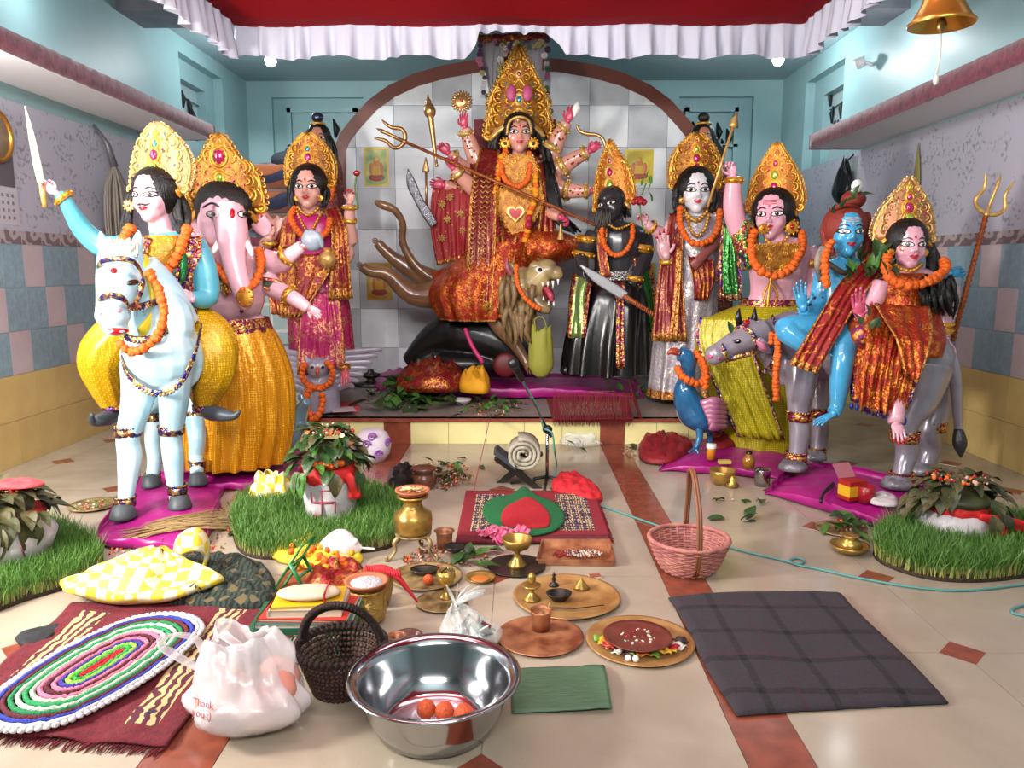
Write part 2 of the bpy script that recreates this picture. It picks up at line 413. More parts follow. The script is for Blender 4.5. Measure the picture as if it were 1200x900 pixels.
# ---- arch panel with marble squares
YA = 9.0
def ax(x): return (x-608)/900*YA
arch = [(392, 430), (392, 175), (398, 158), (412, 140), (432, 118), (455, 101), (485, 87), (520, 77), (560, 70), (603, 66)]
AP = [(P(x, y, YA).x, P(x, y, YA).z) for x, y in arch]; AP[0] = (AP[0][0], .23)
cx_ = 0.0
AP = AP+[(-x, z) for x, z in AP[::-1][1:]]
def inset(pl, d, cz=2.0):
    out = []
    for i, p in enumerate(pl):
        a = V(pl[max(i-1, 0)]).to_2d() if 0 else V((pl[max(i-1, 0)][0], pl[max(i-1, 0)][1], 0)); b = V((pl[min(i+1, len(pl)-1)][0], pl[min(i+1, len(pl)-1)][1], 0))
        t = (b-a).normalized(); out.append((p[0]+t.y*d, p[1]-t.x*d))
    return out
m_br = mat('brown_arch_border', '#6b3a2e', .35)
core = struct('trim_2', M().prism(AP, ((0, YA+.02, 0), (1, 0, 0), (0, 0, 1), (0, 1, 0)), .15), mat('arch_core', '#9da3a8', .6))
IN = inset(AP, .14); m = M()
for i in range(len(AP)-1):
    a, b_, c_, d_ = AP[i], AP[i+1], IN[i+1], IN[i]
    m.prism([a, b_, c_, d_], ((0, YA-.03, 0), (1, 0, 0), (0, 0, 1), (0, 1, 0)), .06)
obj('arch_border', m, m_br, core, smooth=False)
def clip(poly, cp):
    out = poly
    for i in range(len(cp)):
        a, b_ = cp[i], cp[(i+1) % len(cp)]; inp = out; out = []
        def side(p): return (b_[0]-a[0])*(p[1]-a[1])-(b_[1]-a[1])*(p[0]-a[0])
        for j in range(len(inp)):
            p, q = inp[j-1], inp[j]; sp, sq_ = side(p), side(q)
            if (sp <= 0) != (sq_ <= 0):
                t = sp/(sp-sq_); out.append((p[0]+(q[0]-p[0])*t, p[1]+(q[1]-p[1])*t))
            if sq_ <= 0: out.append(q)
        if len(out) < 3: return []
    return out
m_ma = mat('pale_marble', '#e0e3e6', .25, var=.05, vs=5); m_mb = mat('grey_marble', '#bcbfc3', .25, var=.07, vs=5)
x0 = P(463, 200, YA).x; z0 = P(460, 173, YA).z
for i in range(-3, 9):
    for j in range(-7, 4):
        q = [(x0+.44*i+.002, z0+.455*j+.002), (x0+.44*(i+1)-.002, z0+.455*j+.002), (x0+.44*(i+1)-.002, z0+.455*(j+1)-.002), (x0+.44*i+.002, z0+.455*(j+1)-.002)]
        q = clip(q, IN)
        if len(q) < 3: continue
        gq = (i+j) % 2 == (0 if j > -2 else 1) or (j in (-3, -4) and (i*7+j*3) % 5 < 4)
        obj('marble_tile', M().prism(q, ((0, YA-.015, 0), (1, 0, 0), (0, 0, 1), (0, 1, 0)), .03), m_mb if gq else m_ma, core, smooth=False)
# ---- plinth
PX0, PX1, PY, PZ = -2.05, 2.0, 6.47, .226
m_gran = mat('grey_speckled_top', '#7f7870', .4, bump=.1, bs=80, var=.35, vs=60)
pl = struct('trim_3', M().box((PX0, PY+.01, 0), (PX1, YA, PZ-.02)), m_grout)
obj('plinth_top', M().box((PX0-.02, PY-.015, PZ-.02), (PX1+.02, YA, PZ)), m_gran, pl, smooth=False)
obj('plinth_lip', M().box((PX0-.03, PY-.03, PZ-.028), (PX1+.03, PY+.06, PZ-.0)), m_red, pl, smooth=False)
m_pt = mat('pale_yellow_tile', '#d2c98e', .25, var=.05, vs=5)
def prow(a, b_, mt, n):
    wd = (b_-a)/n
    for i in range(n): obj('plinth_tile', M().box((a+wd*i+.002, PY-.004, .001), (a+wd*(i+1)-.002, PY+.012, PZ-.03)), mt, pl, smooth=False)
prow(PX0, SL[0], m_pt, 3); prow(SL[0], SL[1], m_red, 1); prow(SL[1], SR[0], m_pt, 5); prow(SR[0], SR[1], m_red, 1); prow(SR[1], PX1, m_pt, 4)
# ---- canopy
m_rc = mat('red_canopy_cloth', '#a00c18', .9, bump=.1, bs=6, spec=.1); m_wf = mat('white_frill_cloth', '#bcbcca', .85, spec=.2)
cn = thing('ceiling_canopy', 'red cloth canopy with white gathered frill hung under the ceiling', 'canopy', (0, 4, 3.7))
CY, CZ = 6.9, 3.535; cxl, cxr = P(276, 30, CY).x, P(942, 30, CY).x
m = M(); m.grid(lambda u, v: V((cxl+(cxr-cxl)*u, 1.0+(CY-1)*v, CZ-.03*math.sin(PI*u)*math.sin(PI*v)+.01*math.sin(u*25+v*9))), 24, 24)
obj('canopy_cloth', m, m_rc, cn, solid=.006)
def frill(p0, p1, h_, seed, mt=m_wf, hf=lambda x: 1):
    p0, p1 = V(p0), V(p1); d = p1-p0; L = d.length; d.normalize(); nn = V((d.y, -d.x, 0)); n_ = int(L*42)
    r = random.Random(seed); ph = [r.uniform(0, 6) for _ in range(4)]; m = M()
    def fn(u, v):
        s_ = u*L; a = .012+.04*v
        w_ = math.sin(s_*34+ph[0]+1.5*math.sin(s_*7+ph[1]))+.5*math.sin(s_*57+ph[2])
        return p0+d*(s_+.012*v*math.cos(s_*34))+nn*(a*w_)+V((0, 0, -v*hf(p0.x+s_*d.x)*(h_+.02*math.sin(s_*9+ph[3])+.008*w_)))
    return m.grid(fn, n_, 5)
obj('back_frill', frill((cxl, CY, CZ+.02), (cxr, CY, CZ+.02), .275, 3, hf=lambda x: 1-.72*max(0, min(1, (.42-abs(x+.03))/.12))), m_wf, cn)
obj('left_frill', frill((cxl, 1.0, CZ+.02), (cxl, CY, CZ+.02), .3, 4), m_wf, cn)
obj('right_frill', frill((cxr, CY, CZ+.02), (cxr, 1.0, CZ+.02), .3, 5), m_wf, cn)
# ---- bulbs
m_em = mat('bulb_glow', '#ffffff', .3, emit=25)
for i, (x, y, Y, nm) in enumerate(((317, 71, 9.3, 'left'), (912, 70, 9.3, 'right'))):
    p = P(x, y, Y); t = thing('ceiling_bulb', 'glowing white bulb hanging below the ceiling at the %s back corner' % nm, 'light bulb', (p.x, p.y, ZC))
    obj('bulb_socket', M().lathe([(.001, .14), (.03, .14), (.035, .05), (.001, .04)], p, 12), white_p, t)
    obj('bulb_cord', M().tube([p+V((0, 0, .13)), (p.x, p.y, ZC)], .006, 6), white_p, t)
    obj('glass_bulb', M().ell(p, (.065, .065, .07)), m_em, t)
    C.objects['bulb_left' if i == 0 else 'bulb_right'].location = p+V((0, -.12, -.1))
# ================================================================ STATUE TOOLKIT
gold = mat('gold_paint', '#a5701f', .4, metal=.5, bump=.5, bs=60, c2='#7a4510', vs=22)
gold_y = mat('bright_gold', '#dca63c', .3, metal=.55, bump=.3, bs=70, c2='#b87820', vs=20)
gold_p = mat('pale_gold', '#d9b368', .35, metal=.5, bump=.3, bs=60, c2='#b98b4a', vs=25)
pearl = mat('pearl_white', '#e4d3b8', .3, metal=.2)
g_pink = mat('pink_gem', '#b3205a', .12, metal=.4, coat=.6); g_red = mat('red_gem', '#a3101c', .12, metal=.3, coat=.6)
g_blue = mat('blue_gem', '#1c7f96', .12, metal=.3, coat=.6); g_green = mat('green_gem', '#8fb53a', .15, metal=.4, coat=.6); g_vio = mat('violet_gem', '#3f3a8c', .15, metal=.4, coat=.6)
m_hair = mat('black_hair', '#0b0908', .38, bump=.7, bs=60, aniso=(3, 3, .3), spec=.4)
m_black = mat('black_paint', '#0a0909', .3); m_eye = mat('eye_white', '#e9e3de', .25); m_lip = mat('red_paint', '#a3141c', .25)
m_nail = mat('red_dye', '#b8122a', .3)
m_leaf = mat('dark_green_leaf', '#27431c', .42, var=.35, vs=14, coat=.2); m_leaf2 = mat('mid_green_leaf', '#3f6b2a', .4, var=.3, vs=14)
m_or = mat('marigold_orange', '#df6a0c', .7, c2='#b84404', vs=3); m_ye = mat('marigold_yellow', '#e8a010', .7, c2='#c87008', vs=3)
skin_pink = mat('pink_statue_paint', '#cf8f9f', .28, coat=.5, var=.06, vs=6)
skin_pk2 = mat('pale_pink_paint', '#dba9b4', .25, coat=.5, var=.05, vs=6)
skin_tan = mat('peach_statue_paint', '#b87a66', .28, coat=.4, var=.06, vs=6)
skin_blue = mat('sky_blue_paint', '#3f95c0', .22, coat=.6, var=.1, vs=5)
skin_white = mat('white_face_paint', '#cfcdd2', .28, coat=.4)
skin_dark = mat('charcoal_paint', '#2b2a2e', .28, coat=.5, var=.15, vs=6)
mg = []
for k, mt in enumerate((m_or, m_or, m_ye)):
    q = M(); q.ell((0, 0, 0), (1, 1, .85), n=18, m=11)
    vv = []
    for p in q.v:
        p = V(p); d = 1+.2*math.sin(11*p.x+k)*math.sin(12*p.y+k)*math.cos(10*p.z+k)+rnd.uniform(-.13, .13); vv.append(tuple(p*d))
    q.v = vv; mg.append(q.mesh('marigold', mt))
def polylen(pts):
    return sum((V(b)-V(a)).length for a, b in zip(pts, pts[1:]))
def resample(pts, step):
    pts = [V(p) for p in pts]; out = [pts[0]]; acc = 0
    for a, b in zip(pts, pts[1:]):
        L = (b-a).length
        if L < 1e-9: continue
        while acc+L >= step:
            t = (step-acc)/L; a = a+(b-a)*t; out.append(a.copy()); L = (b-a).length; acc = 0
            if L < 1e-9: break
        acc += L
    return out
def garland(label, pts, r, group=None, kinds=(0, 1), parent=None, name='marigold_garland', smooth=6, step=1.45, jit=.1):
    pts = [V(p) for p in cr(pts, smooth)]
    q = resample(pts, r*step); t = thing(name, label, 'garland', q[0]) if parent is None else parent
    if group: t['group'] = group
    obj('garland_string', M().tube(pts, r*.15, 5), m_leaf, t)
    for p in q: inst('marigold', mg[rnd.choice(kinds)], t, p+V((rnd.uniform(-1, 1), rnd.uniform(-1, 1), rnd.uniform(-1, 1)))*r*jit, rrot(), r*rnd.uniform(.9, 1.12))
    return t
def leaf_mesh(name, L, W, mt, curl=.25, heart=True):
    def fn(u, v):
        w_ = W*.5*(math.sin(PI*min(1, u*.98+.02))**.7)*(1.25-u*.7 if heart else 1)
        x = (v*2-1); return V((x*w_, u*L, -curl*L*(u-.3)**2+abs(x)*w_*.35+.02*L*math.sin(u*9+x*2)))
    m = M().grid(fn, 8, 4); me = m.mesh(name, mt); return me
LEAVES = [leaf_mesh('leaf', 1, .62, m_leaf), leaf_mesh('leaf', 1, .45, m_leaf2, .1), leaf_mesh('leaf', 1, .75, m_leaf, .5), leaf_mesh('leaf', 1, .3, m_leaf2, .3, False)]
m_dleaf = mat('dry_brown_leaf', '#4f4a2c', .55, var=.3, vs=9); m_dleaf2 = mat('dry_olive_leaf', '#3c3f22', .5, var=.35, vs=9)
DRY = [leaf_mesh('leaf', 1, .6, m_dleaf, .6), leaf_mesh('leaf', 1, .5, m_dleaf2, .3), leaf_mesh('leaf', 1, .7, m_dleaf2, .8)]
class Fig:
    def __init__(s, name, label, cat, Y, bx, by, zb=None, group=None):
        s.Y = Y; s.s = Y*.99/FPX
        b = P(bx, by, Y)
        if zb is not None: b.z = zb
        s.root = thing(name, label, cat, b, group)
    def p(s, x, y, dy=0): return P(x, y, s.Y+dy)
    def L(s, pts): return [s.p(q[0], q[1], q[2] if len(q) > 2 else 0) for q in pts]
    def T(s, m, pts, r, n=10, k=4, mi=0, ref=None):
        s_ = s.s; rr = [(q*s_ if not hasattr(q, '__len__') else tuple(w*s_ for w in q)) for q in (r if hasattr(r, '__len__') else [r]*len(pts))]
        return m.tube(s.L(pts), rr, n, mi, k, ref)
    def E(s, m, c, r, R=I3, mi=0, n=14, mm=9):
        return m.ell(s.p(*c), tuple(q*s.s for q in (r if hasattr(r, '__len__') else (r,)*3)), R, n, mm, mi)
    def obj(s, name, m, mats, parent=None, **k): return obj(name, m, mats, parent or s.root, **k)
    def panel(s, name, Lp, Rp, mats, nf=4, amp=3, nv=None, border=0, bot=0, ph=0, parent=None, k=5, solid=.006, sag=0, mi=0):
        "cloth between two edge polylines of (x, y, dy), with folds; mats[1] is the gold border"
        a = [V(q) for q in cr(s.L(Lp), k)]; b = [V(q) for q in cr(s.L(Rp), k)]; nu = len(a)-1; nv = nv or max(12, nf*7)
        am = amp*s.s
        def fn(u, v):
            i = round(u*nu); p = a[i].lerp(b[i], v); e = min(1, .35+u)
            nz = noise.noise(V((v*nf*.9, u*1.6, ph+nf))); wv = (.75+1.1*noise.noise(V((v*nf*.5+3, u*2.2, ph))))*math.sin(2*PI*nf*v+ph+.8*math.sin(u*4+ph)+3.2*nz)+.4*math.sin(2*PI*nf*2.3*v+u*5+4*nz)
            return p+V((0, -am*e*wv, am*.25*math.sin(2*PI*nf*v*1.1+1)-sag*s.s*math.sin(PI*v)))
        def mm(u, v):
            return 1 if (border and (v < border or v > 1-border)) or (bot and u > 1-bot) else mi
        m = M().grid(fn, nu, nv, mm); return s.obj(name, m, mats, parent, solid=solid)
    def loft(s, name, rows, mats, nf=0, amp=.08, n=None, dy=0, border=None, k=4, cap=True, parent=None, ph=0, tw=0, add=None, flare=1):
        "body of elliptical sections (x, y, rx, rdepth[, dy]) from top to bottom"
        rows = [tuple(q)+((dy,) if len(q) < 5 else ()) for q in rows]; q = cr(rows, k); N_ = len(q); n = n or (nf*8 if nf else 24); R_ = []
        for i, (x, y, rx, ry, d) in enumerate(q):
            t = i/(N_-1); c = s.p(x, y, d); w = []
            for j in range(n):
                th = 2*PI*j/n; f_ = 1+amp*(t**flare)*(math.sin(nf*th+ph+tw*t)+.4*math.sin(nf*1.7*th+2*t+ph)) if nf else 1
                w.append(c+V((math.cos(th)*rx*s.s*f_, math.sin(th)*ry*s.s*f_, 0)))
            R_.append(w)
        NI = N_-1
        m = M() if add is None else add
        m.rings(R_, (lambda i, j: 1 if border and i/NI > 1-border else 0), cap)
        if add is not None: return m
        return s.obj(name, m, mats, parent)
class Head:
    "c = centre of head (eye level), h = chin to top of skull in metres"
    def __init__(s, c, h, yaw=0, pitch=0, roll=0):
        s.c = V(c); s.h = h
        f = V((math.sin(yaw)*math.cos(pitch), -math.cos(yaw)*math.cos(pitch), math.sin(pitch)))
        r = V((math.cos(yaw), math.sin(yaw), 0)); u = r.cross(-f); u = -f.cross(r) if u.z < 0 else u
        if u.z < 0: u = -u
        q = Matrix.Rotation(roll, 3, f); s.f, s.r, s.u = f, q@r, q@u
        s.R = Matrix((s.r, s.f, s.u)).transposed()
    def at(s, a, b, d): return s.c+(s.r*a+s.u*b+s.f*d)*s.h
    def e(s, m, c, r): m.ell(s.at(*c), [q*s.h for q in (r[0], r[2], r[1])], s.R, 16, 10)
    def build(s, m, neck=None, nr=.17, nose=1, jaw=1.0):
        s.e(m, (0, .12, -.06), (.36, .38, .40)); s.e(m, (0, -.05, .05), (.31, .34, .33))
        s.e(m, (0, -.2, .06), (.26*jaw, .24, .28)); s.e(m, (0, -.37, .18), (.13*jaw, .12, .14))
        for q in (-1, 1): s.e(m, (q*.15, -.15, .2), (.12, .12, .12)); s.e(m, (q*.345, -.03, -.06), (.035, .11, .07))
        m.tube([s.at(0, .08, .33), s.at(0, -.06, .385), s.at(0, -.13, .43)], [.03*s.h, .042*s.h, .05*s.h*nose], 8, 0, 3)
        for q in (-1, 1): s.e(m, (q*.045, -.145, .37), (.035, .03, .045))
        s.e(m, (0, -.235, .335), (.075, .03, .04)); s.e(m, (0, -.275, .325), (.055, .03, .04)); s.e(m, (0, .1, .27), (.2, .05, .06))
        if neck is not None: m.tube([s.at(0, -.15, -.05), neck], [nr*s.h, nr*1.15*s.h], 12)
    def bvh(s, m): s.t = BVHTree.FromPolygons([V(p) for p in m.v], m.f)
    def decal(s, m, poly, mi=0, off=.004, rings=3, d0=1.2):
        "polygon given in (a, b) laid on the face surface"
        cx = sum(p[0] for p in poly)/len(poly); cy = sum(p[1] for p in poly)/len(poly); vs = []; n = len(poly)
        def pr(a, b):
            o = s.at(a, b, d0); hit = s.t.ray_cast(o, -s.f, 3*s.h)
            q = hit[0] if hit[0] is not None else s.at(a, b, .3)
            return q+s.f*off*s.h*3
        for k in range(rings):
            t = 1-k/rings
            for p in poly: vs.append(pr(cx+(p[0]-cx)*t, cy+(p[1]-cy)*t))
        vs.append(pr(cx, cy)); fs = []
        for k in range(rings-1): fs += [(k*n+j, k*n+(j+1) % n, (k+1)*n+(j+1) % n, (k+1)*n+j) for j in range(n)]
        a = (rings-1)*n; fs += [(a+j, a+(j+1) % n, a+n) for j in range(n)]
        # rim so the patch has thickness
        b = len(vs); vs += [vs[j]-s.f*off*s.h*5 for j in range(n)]; fs += [(j, (j+1) % n, b+(j+1) % n, b+j) for j in range(n)]
        m.add(vs, fs, mi)
    def stroke(s, m, pts, w, mi=0, off=.004):
        "thin painted line through (a, b) points with widths"
        pts = cr([tuple(p) for p in pts], 4); n = len(pts); w = w if hasattr(w, '__len__') else [w]*2; L_ = []; R_ = []
        for i, p in enumerate(pts):
            t = V(pts[min(i+1, n-1)])-V(pts[max(i-1, 0)]); t = V((-t[1], t[0])); t.normalize(); u = i/(n-1)
            ww = (w[0]+(w[-1]-w[0])*u if len(w) == 2 else w[1]*math.sin(PI*u)+w[0])*.5
            L_.append((p[0]+t[0]*ww, p[1]+t[1]*ww)); R_.append((p[0]-t[0]*ww, p[1]-t[1]*ww))
        vs = []
        for q in L_+R_:
            o = s.at(q[0], q[1], 1.2); h = s.t.ray_cast(o, -s.f, 3*s.h); vs.append((h[0] if h[0] is not None else s.at(q[0], q[1], .3))+s.f*off*s.h*3)
        m.add(vs, [(i, i+1, n+i+1, n+i) for i in range(n-1)], mi)
    def face(s, parent, brow=m_black, lips=m_lip, bindi=m_lip, iris=None, stache=False, eb=0, sc=1.0, tilak=None, lipw=1.0):
        iris = iris or mat('dark_brown_iris', '#1c0f0a', .15)
        for q in (-1, 1):
            m = M(); ex = q*.15
            def al(w_, h_, dx=0):
                return [(ex+q*dx+w_*math.cos(t), eb+h_*math.sin(t)*(1 if math.sin(t) > 0 else .75)+.012*math.cos(t)*q) for t in [2*PI*i/18 for i in range(18)]]
            s.decal(m, al(.118*sc, .062*sc, .006), 0, .004); s.decal(m, al(.09*sc, .043*sc), 1, .007)
            s.decal(m, [(ex+.036*sc*math.cos(t), eb+.036*sc*math.sin(t)+.004) for t in [2*PI*i/12 for i in range(12)]], 2, .0095)
            s.decal(m, [(ex-.012+.009*math.cos(t), eb+.014+.009*math.sin(t)) for t in [2*PI*i/6 for i in range(6)]], 1, .012)
            obj('eye', m, [m_black, m_eye, iris], parent)
            m = M(); s.stroke(m, [(q*.055, eb+.095), (q*.14, eb+.135), (q*.25, eb+.085)], (.006, .026, .006)); obj('eyebrow', m, brow, parent)
        m = M(); s.decal(m, [(-.095*lipw, -.225), (-.04, -.2), (0, -.212), (.04, -.2), (.095*lipw, -.225), (.05, -.275), (0, -.292), (-.05, -.275)], 0, .004); obj('lips', m, lips, parent)
        m = M()
        if bindi: s.decal(m, [(.022*math.cos(t), .15+.03*math.sin(t)) for t in [2*PI*i/10 for i in range(10)]], 0, .004)
        if tilak:
            for yy in (.2, .235, .27): s.stroke(m, [(-.13, yy), (0, yy-.01), (.13, yy)], (.016, .016))
        if m.v: obj('forehead_mark', m, tilak or bindi, parent)
        if stache:
            m = M()
            for q in (-1, 1): s.stroke(m, [(q*.008, -.175), (q*.08, -.185), (q*.15, -.15)], (.03, .008), off=.006)
            obj('moustache', m, m_black, parent)
    def hair(s, parent, locks=(), mt=m_hair, cap=(.43, .47, .46), front=0, name='hair', n=7, seed=1):
        "cap plus wavy locks; each lock = list of world points and radius"
        m = M(); m.ell(s.at(0, .1, -.12+front), [cap[0]*s.h, cap[2]*s.h*.95, cap[1]*s.h], s.R, 22, 14)
        r = random.Random(seed)
        for pts, rad in locks:
            base = [V(q) for q in cr(pts, 5)]
            for j in range(n):
                o = V((r.uniform(-1, 1), r.uniform(-.7, .7), 0))*rad*.75; ph = r.uniform(0, 6); N_ = len(base)
                q = [p+o*(.6+.5*i/N_)+V((math.sin(i*.8+ph), math.cos(i*.8+ph), 0))*rad*.16 for i, p in enumerate(base)]
                rr = [rad*.42*(1-.75*(i/(N_-1))**3) for i in range(N_)]; m.tube(q, rr, 6)
        return obj(name, m, mt, parent)
def hand(m, w, d, n, L, curl=.3, mi=0, tip=1, spread=.12, thumb=1, mir=1, fist=False, curls=None, pw=1.0):
    "w wrist, d direction to fingers, n palm-facing direction, L wrist to middle fingertip"
    w, d, n = V(w), V(d).normalized(), V(n); n = (n-d*n.dot(d)).normalized(); s_ = d.cross(n)*mir
    R = Matrix((s_, n, d)).transposed()
    m.ell(w+d*.27*L, (.2*L*pw, .085*L, .29*L), R, 12, 8, mi); m.tube([w-d*.08*L, w+d*.15*L], [.12*L, .15*L], 10, mi)
    for i, (o, ln) in enumerate(zip((-.155, -.052, .052, .15), (.38, .46, .43, .34))):
        b = w+d*(.47-.04*(i in (0, 3)))*L+s_*o*L*pw; dd = (d+s_*o*spread*8).normalized(); c = (curls[i] if curls else curl); pts = [b-d*.1*L, b]; a = 0
        for k in range(3):
            a += c*(.9 if k == 0 else 1.0)*1.15
            b = b+(dd*math.cos(a)+n*math.sin(a))*ln*L*(.44, .32, .26)[k]; pts.append(b)
        m.tube(pts[:4], [.052*L, .052*L, .047*L, .043*L], 7, mi, 2); m.tube(pts[3:], [.044*L, .03*L], 7, tip); m.ell(pts[4], .031*L, n=7, m=5, mi=tip)
    if thumb:
        b = w+d*.12*L-s_*.13*L*pw*1; c = .5+curl*.5; t1 = b+(-s_*.75+d*.55+n*.25)*.2*L; t2 = t1+(-s_*.15+d*.75+n*c*.8).normalized()*.17*L; t3 = t2+(d*.6+s_*.2*c+n*c).normalized()*.1*L
        m.tube([b, t1, t2], [.07*L, .058*L, .048*L], 7, mi, 2); m.tube([t2, t3], [.048*L, .03*L], 7, tip); m.ell(t3, .031*L, n=7, m=5, mi=tip)
def spiral(m, c, ax, ay, r0, turns, tr, dirn=1, a0=0, n=16, mi=0, ns=5):
    pts = []; rr = []
    for i in range(n+1):
        t = i/n; r = r0*(1-t*.85); a = a0+dirn*turns*2*PI*t; pts.append(V(c)+ax*math.cos(a)*r+ay*math.sin(a)*r); rr.append(tr*(1-.4*t))
    m.tube(pts, rr, ns, mi)
OGIVE = [(-.16, .93), (-.05, 1.03), (.1, 1.0), (.25, .93), (.42, .8), (.58, .6), (.74, .38), (.88, .18), (1.0, .02)]
ROUND = [(-.16, .95), (0, 1.0), (.2, 1.02), (.4, .97), (.58, .83), (.74, .6), (.88, .32), (1.0, .04)]
SPIKY = [(-.14, 1.0), (0, 1.05), (.14, .98), (.3, .95), (.42, .9), (.5, .7), (.58, .5), (.72, .36), (.88, .2), (1.0, .02)]
def crown(parent, hd, W, Hh, prof=OGIVE, mats=None, base=.3, tilt=.12, gems=None, bead=None, fwd=-.02, seed=1, arch=.2, lean=0, side=True, big=None):
    "ornate head-dress standing behind the forehead; W, Hh in metres"
    plate, fil, rim = mats or (gold, gold_y, gold_p); gems = gems or [g_pink, g_green, g_blue]; r = random.Random(seed)
    o = hd.at(0, base, fwd); X = hd.r; U = (hd.u-hd.f*tilt).normalized(); Fw = hd.f; hw = W/2
    def wd(t):
        for (a, wa), (b, wb) in zip(prof, prof[1:]):
            if t <= b: return (wa+(wb-wa)*(t-a)/(b-a))*hw
        return .01
    def S(x, y, d=0): return o+X*(x+lean*y)+U*y+Fw*(d-.55*x*x/hw*.8)
    def bot(x):  # arch cut for the forehead
        return -arch*Hh*(abs(x)/hw)**2*1.9 if abs(x) < hw else -arch*Hh
    m = M(); NX, NY = 22, 14
    def fn(u, v):
        t = prof[0][0]+(1-prof[0][0])*u; x = wd(t)*(v*2-1); y = t*Hh; yb = bot(x); return S(x, max(y, yb), 0)
    m.grid(fn, NY, NX); cp = obj('crown', m, plate, parent, solid=.012*W*3)
    fm = M(); tr = W*.019
    # scalloped edge
    edge = []
    for i in range(60):
        t = prof[0][0]+(1.0-prof[0][0])*i/59; edge.append((wd(t), t*Hh))
    for q in (-1, 1):
        pts = resample([V((x, y, 0)) for x, y in edge], W*.075)
        fm.tube([S(q*p.x*.97, p.y, .012*W) for p in pts], tr*1.1, 6)
        for i, p in enumerate(pts[:-1]):
            a = V(pts[i+1])-V(p); nrm = V((a.y, -a.x, 0)).normalized()
            c = p+nrm*W*.018; ay = U*nrm.y+X*nrm.x*q; axx = X*nrm.y*-q+U*nrm.x
            spiral(fm, S(q*c.x, c.y, .004), axx, ay, W*.034, 1.0, tr*.7, 1, 0, 9, 0, 4)
        # inner scrolls
        t = .02
        while t < .86:
            w_ = wd(t); rr = min(w_*.30, W*.1)
            if w_ > W*.1:
                spiral(fm, S(q*w_*.66, t*Hh+rr*.4, .014*W), X*q, U, rr, 1.6, tr, 1, -1.2, 18)
                if w_ > W*.3: spiral(fm, S(q*w_*.33, t*Hh+rr*1.2, .014*W), X*-q, U, rr*.75, 1.5, tr*.9, 1, -1.2, 16)
                fm.tube([S(q*w_*.9, t*Hh-rr*.6, .01*W), S(q*w_*.93, t*Hh+rr*.4, .016*W), S(q*w_*.8, t*Hh+rr*1.3, .01*W)], [tr*.6, tr*1.3, tr*.5], 5, 0, 3)
            t += rr*1.75/Hh
        if side:  # curl beside the ear
            c = (wd(-.1)*.93, -.13*Hh); spiral(fm, S(q*c[0], c[1], .02*W), X*-q, U, W*.085, 1.7, tr*1.6, -1, 1.2, 20)
    for k in range(7):
        t = .1+.12*k; fm.tube([S(-wd(t)*.25, t*Hh, .01*W), S(0, (t+.09)*Hh, .022*W), S(wd(t)*.25, t*Hh, .01*W)], [tr*.6, tr, tr*.6], 5, 0, 4)
    obj('filigree', fm, fil, cp, kind='stuff')
    rm = M()
    for k, dd in enumerate((0, .035)):
        pts = [S(x, bot(x)+dd*W, .03*W-.02*k*W) for x in [hw*(-.86+1.72*i/16) for i in range(17)]]; rm.tube(pts, tr*(1.7-.5*k), 6)
    obj('crown_rim', rm, rim, cp)
    if bead:
        bm = M()
        for q in (-1, 1):
            for p in resample([V((x, y, 0)) for x, y in edge], W*.045): bm.ell(S(q*(p.x+W*.035), p.y, 0), W*.017, n=6, m=4)
        obj('beading', bm, bead, cp, kind='stuff')
    # central jewels
    ylist = [(.2, .1), (.42, .085), (.62, .055), (.8, .035)] if not big else big
    for k, (t, sz) in enumerate(ylist):
        m = M(); m.ell(S(0, t*Hh, .03*W), (sz*W*.7, sz*W*.35, sz*W), hd.R, 12, 8)
        m.tube([S(sz*W*1.05*math.cos(a), t*Hh+sz*W*1.35*math.sin(a), .02*W) for a in [2*PI*i/16 for i in range(16)]], tr, 5, 1, closed=True)
        m.tube([S(sz*W*1.4*math.cos(a), t*Hh+sz*W*1.75*math.sin(a), .014*W) for a in [2*PI*i/16 for i in range(16)]], tr*.6, 5, 1, closed=True)
        obj('jewel', m, [gems[k % len(gems)], rim], cp)
    m = M()
    for k in range(int(26)):
        t = r.uniform(-.05, .8); x = wd(t)*r.uniform(.25, .85)
        for q in (-1, 1): m.ell(S(q*x, t*Hh, .022*W), W*.017, n=6, m=4, mi=k % len(gems))
    obj('small_jewels', m, gems, cp, kind='stuff')
    return cp
def bangle(parent, p, d, r, mt=gold_y, k=1, name='bangle', wd=.35):
    p, d = V(p), V(d).normalized(); m = M(); a = d.orthogonal().normalized(); b = d.cross(a); R = Matrix((a, b, d)).transposed()
    m.lathe([(r*.95, -wd*r*k), (r*1.12, -wd*r*k*.9), (r*1.08, -wd*r*.3*k), (r*1.2, 0), (r*1.08, wd*r*.3*k), (r*1.12, wd*r*k*.9), (r*.95, wd*r*k)], p, 16, R)
    for i in range(10):
        t = 2*PI*i/10; m.ell(p+R@V((r*1.18*math.cos(t), r*1.18*math.sin(t), 0)), r*.16, n=6, m=4)
    return obj(name, m, mt, parent)
def earring(parent, p, r, mt=gold_y, gem=g_red):
    m = M(); R = eul(PI/2, 0, 0); p = V(p)
    m.lathe([(.001, .12*r), (r*.75, .1*r), (r, 0), (r*.75, -.1*r), (.001, -.1*r)], p, 16, R)
    for i in range(10):
        t = 2*PI*i/10; m.ell(p+V((math.cos(t)*r, 0, math.sin(t)*r)), r*.2, n=6, m=4)
    m.ell(p+V((0, -.12*r, 0)), (r*.35, r*.15, r*.35), mi=1, n=8, m=6); return obj('earring', m, [mt, gem], parent)
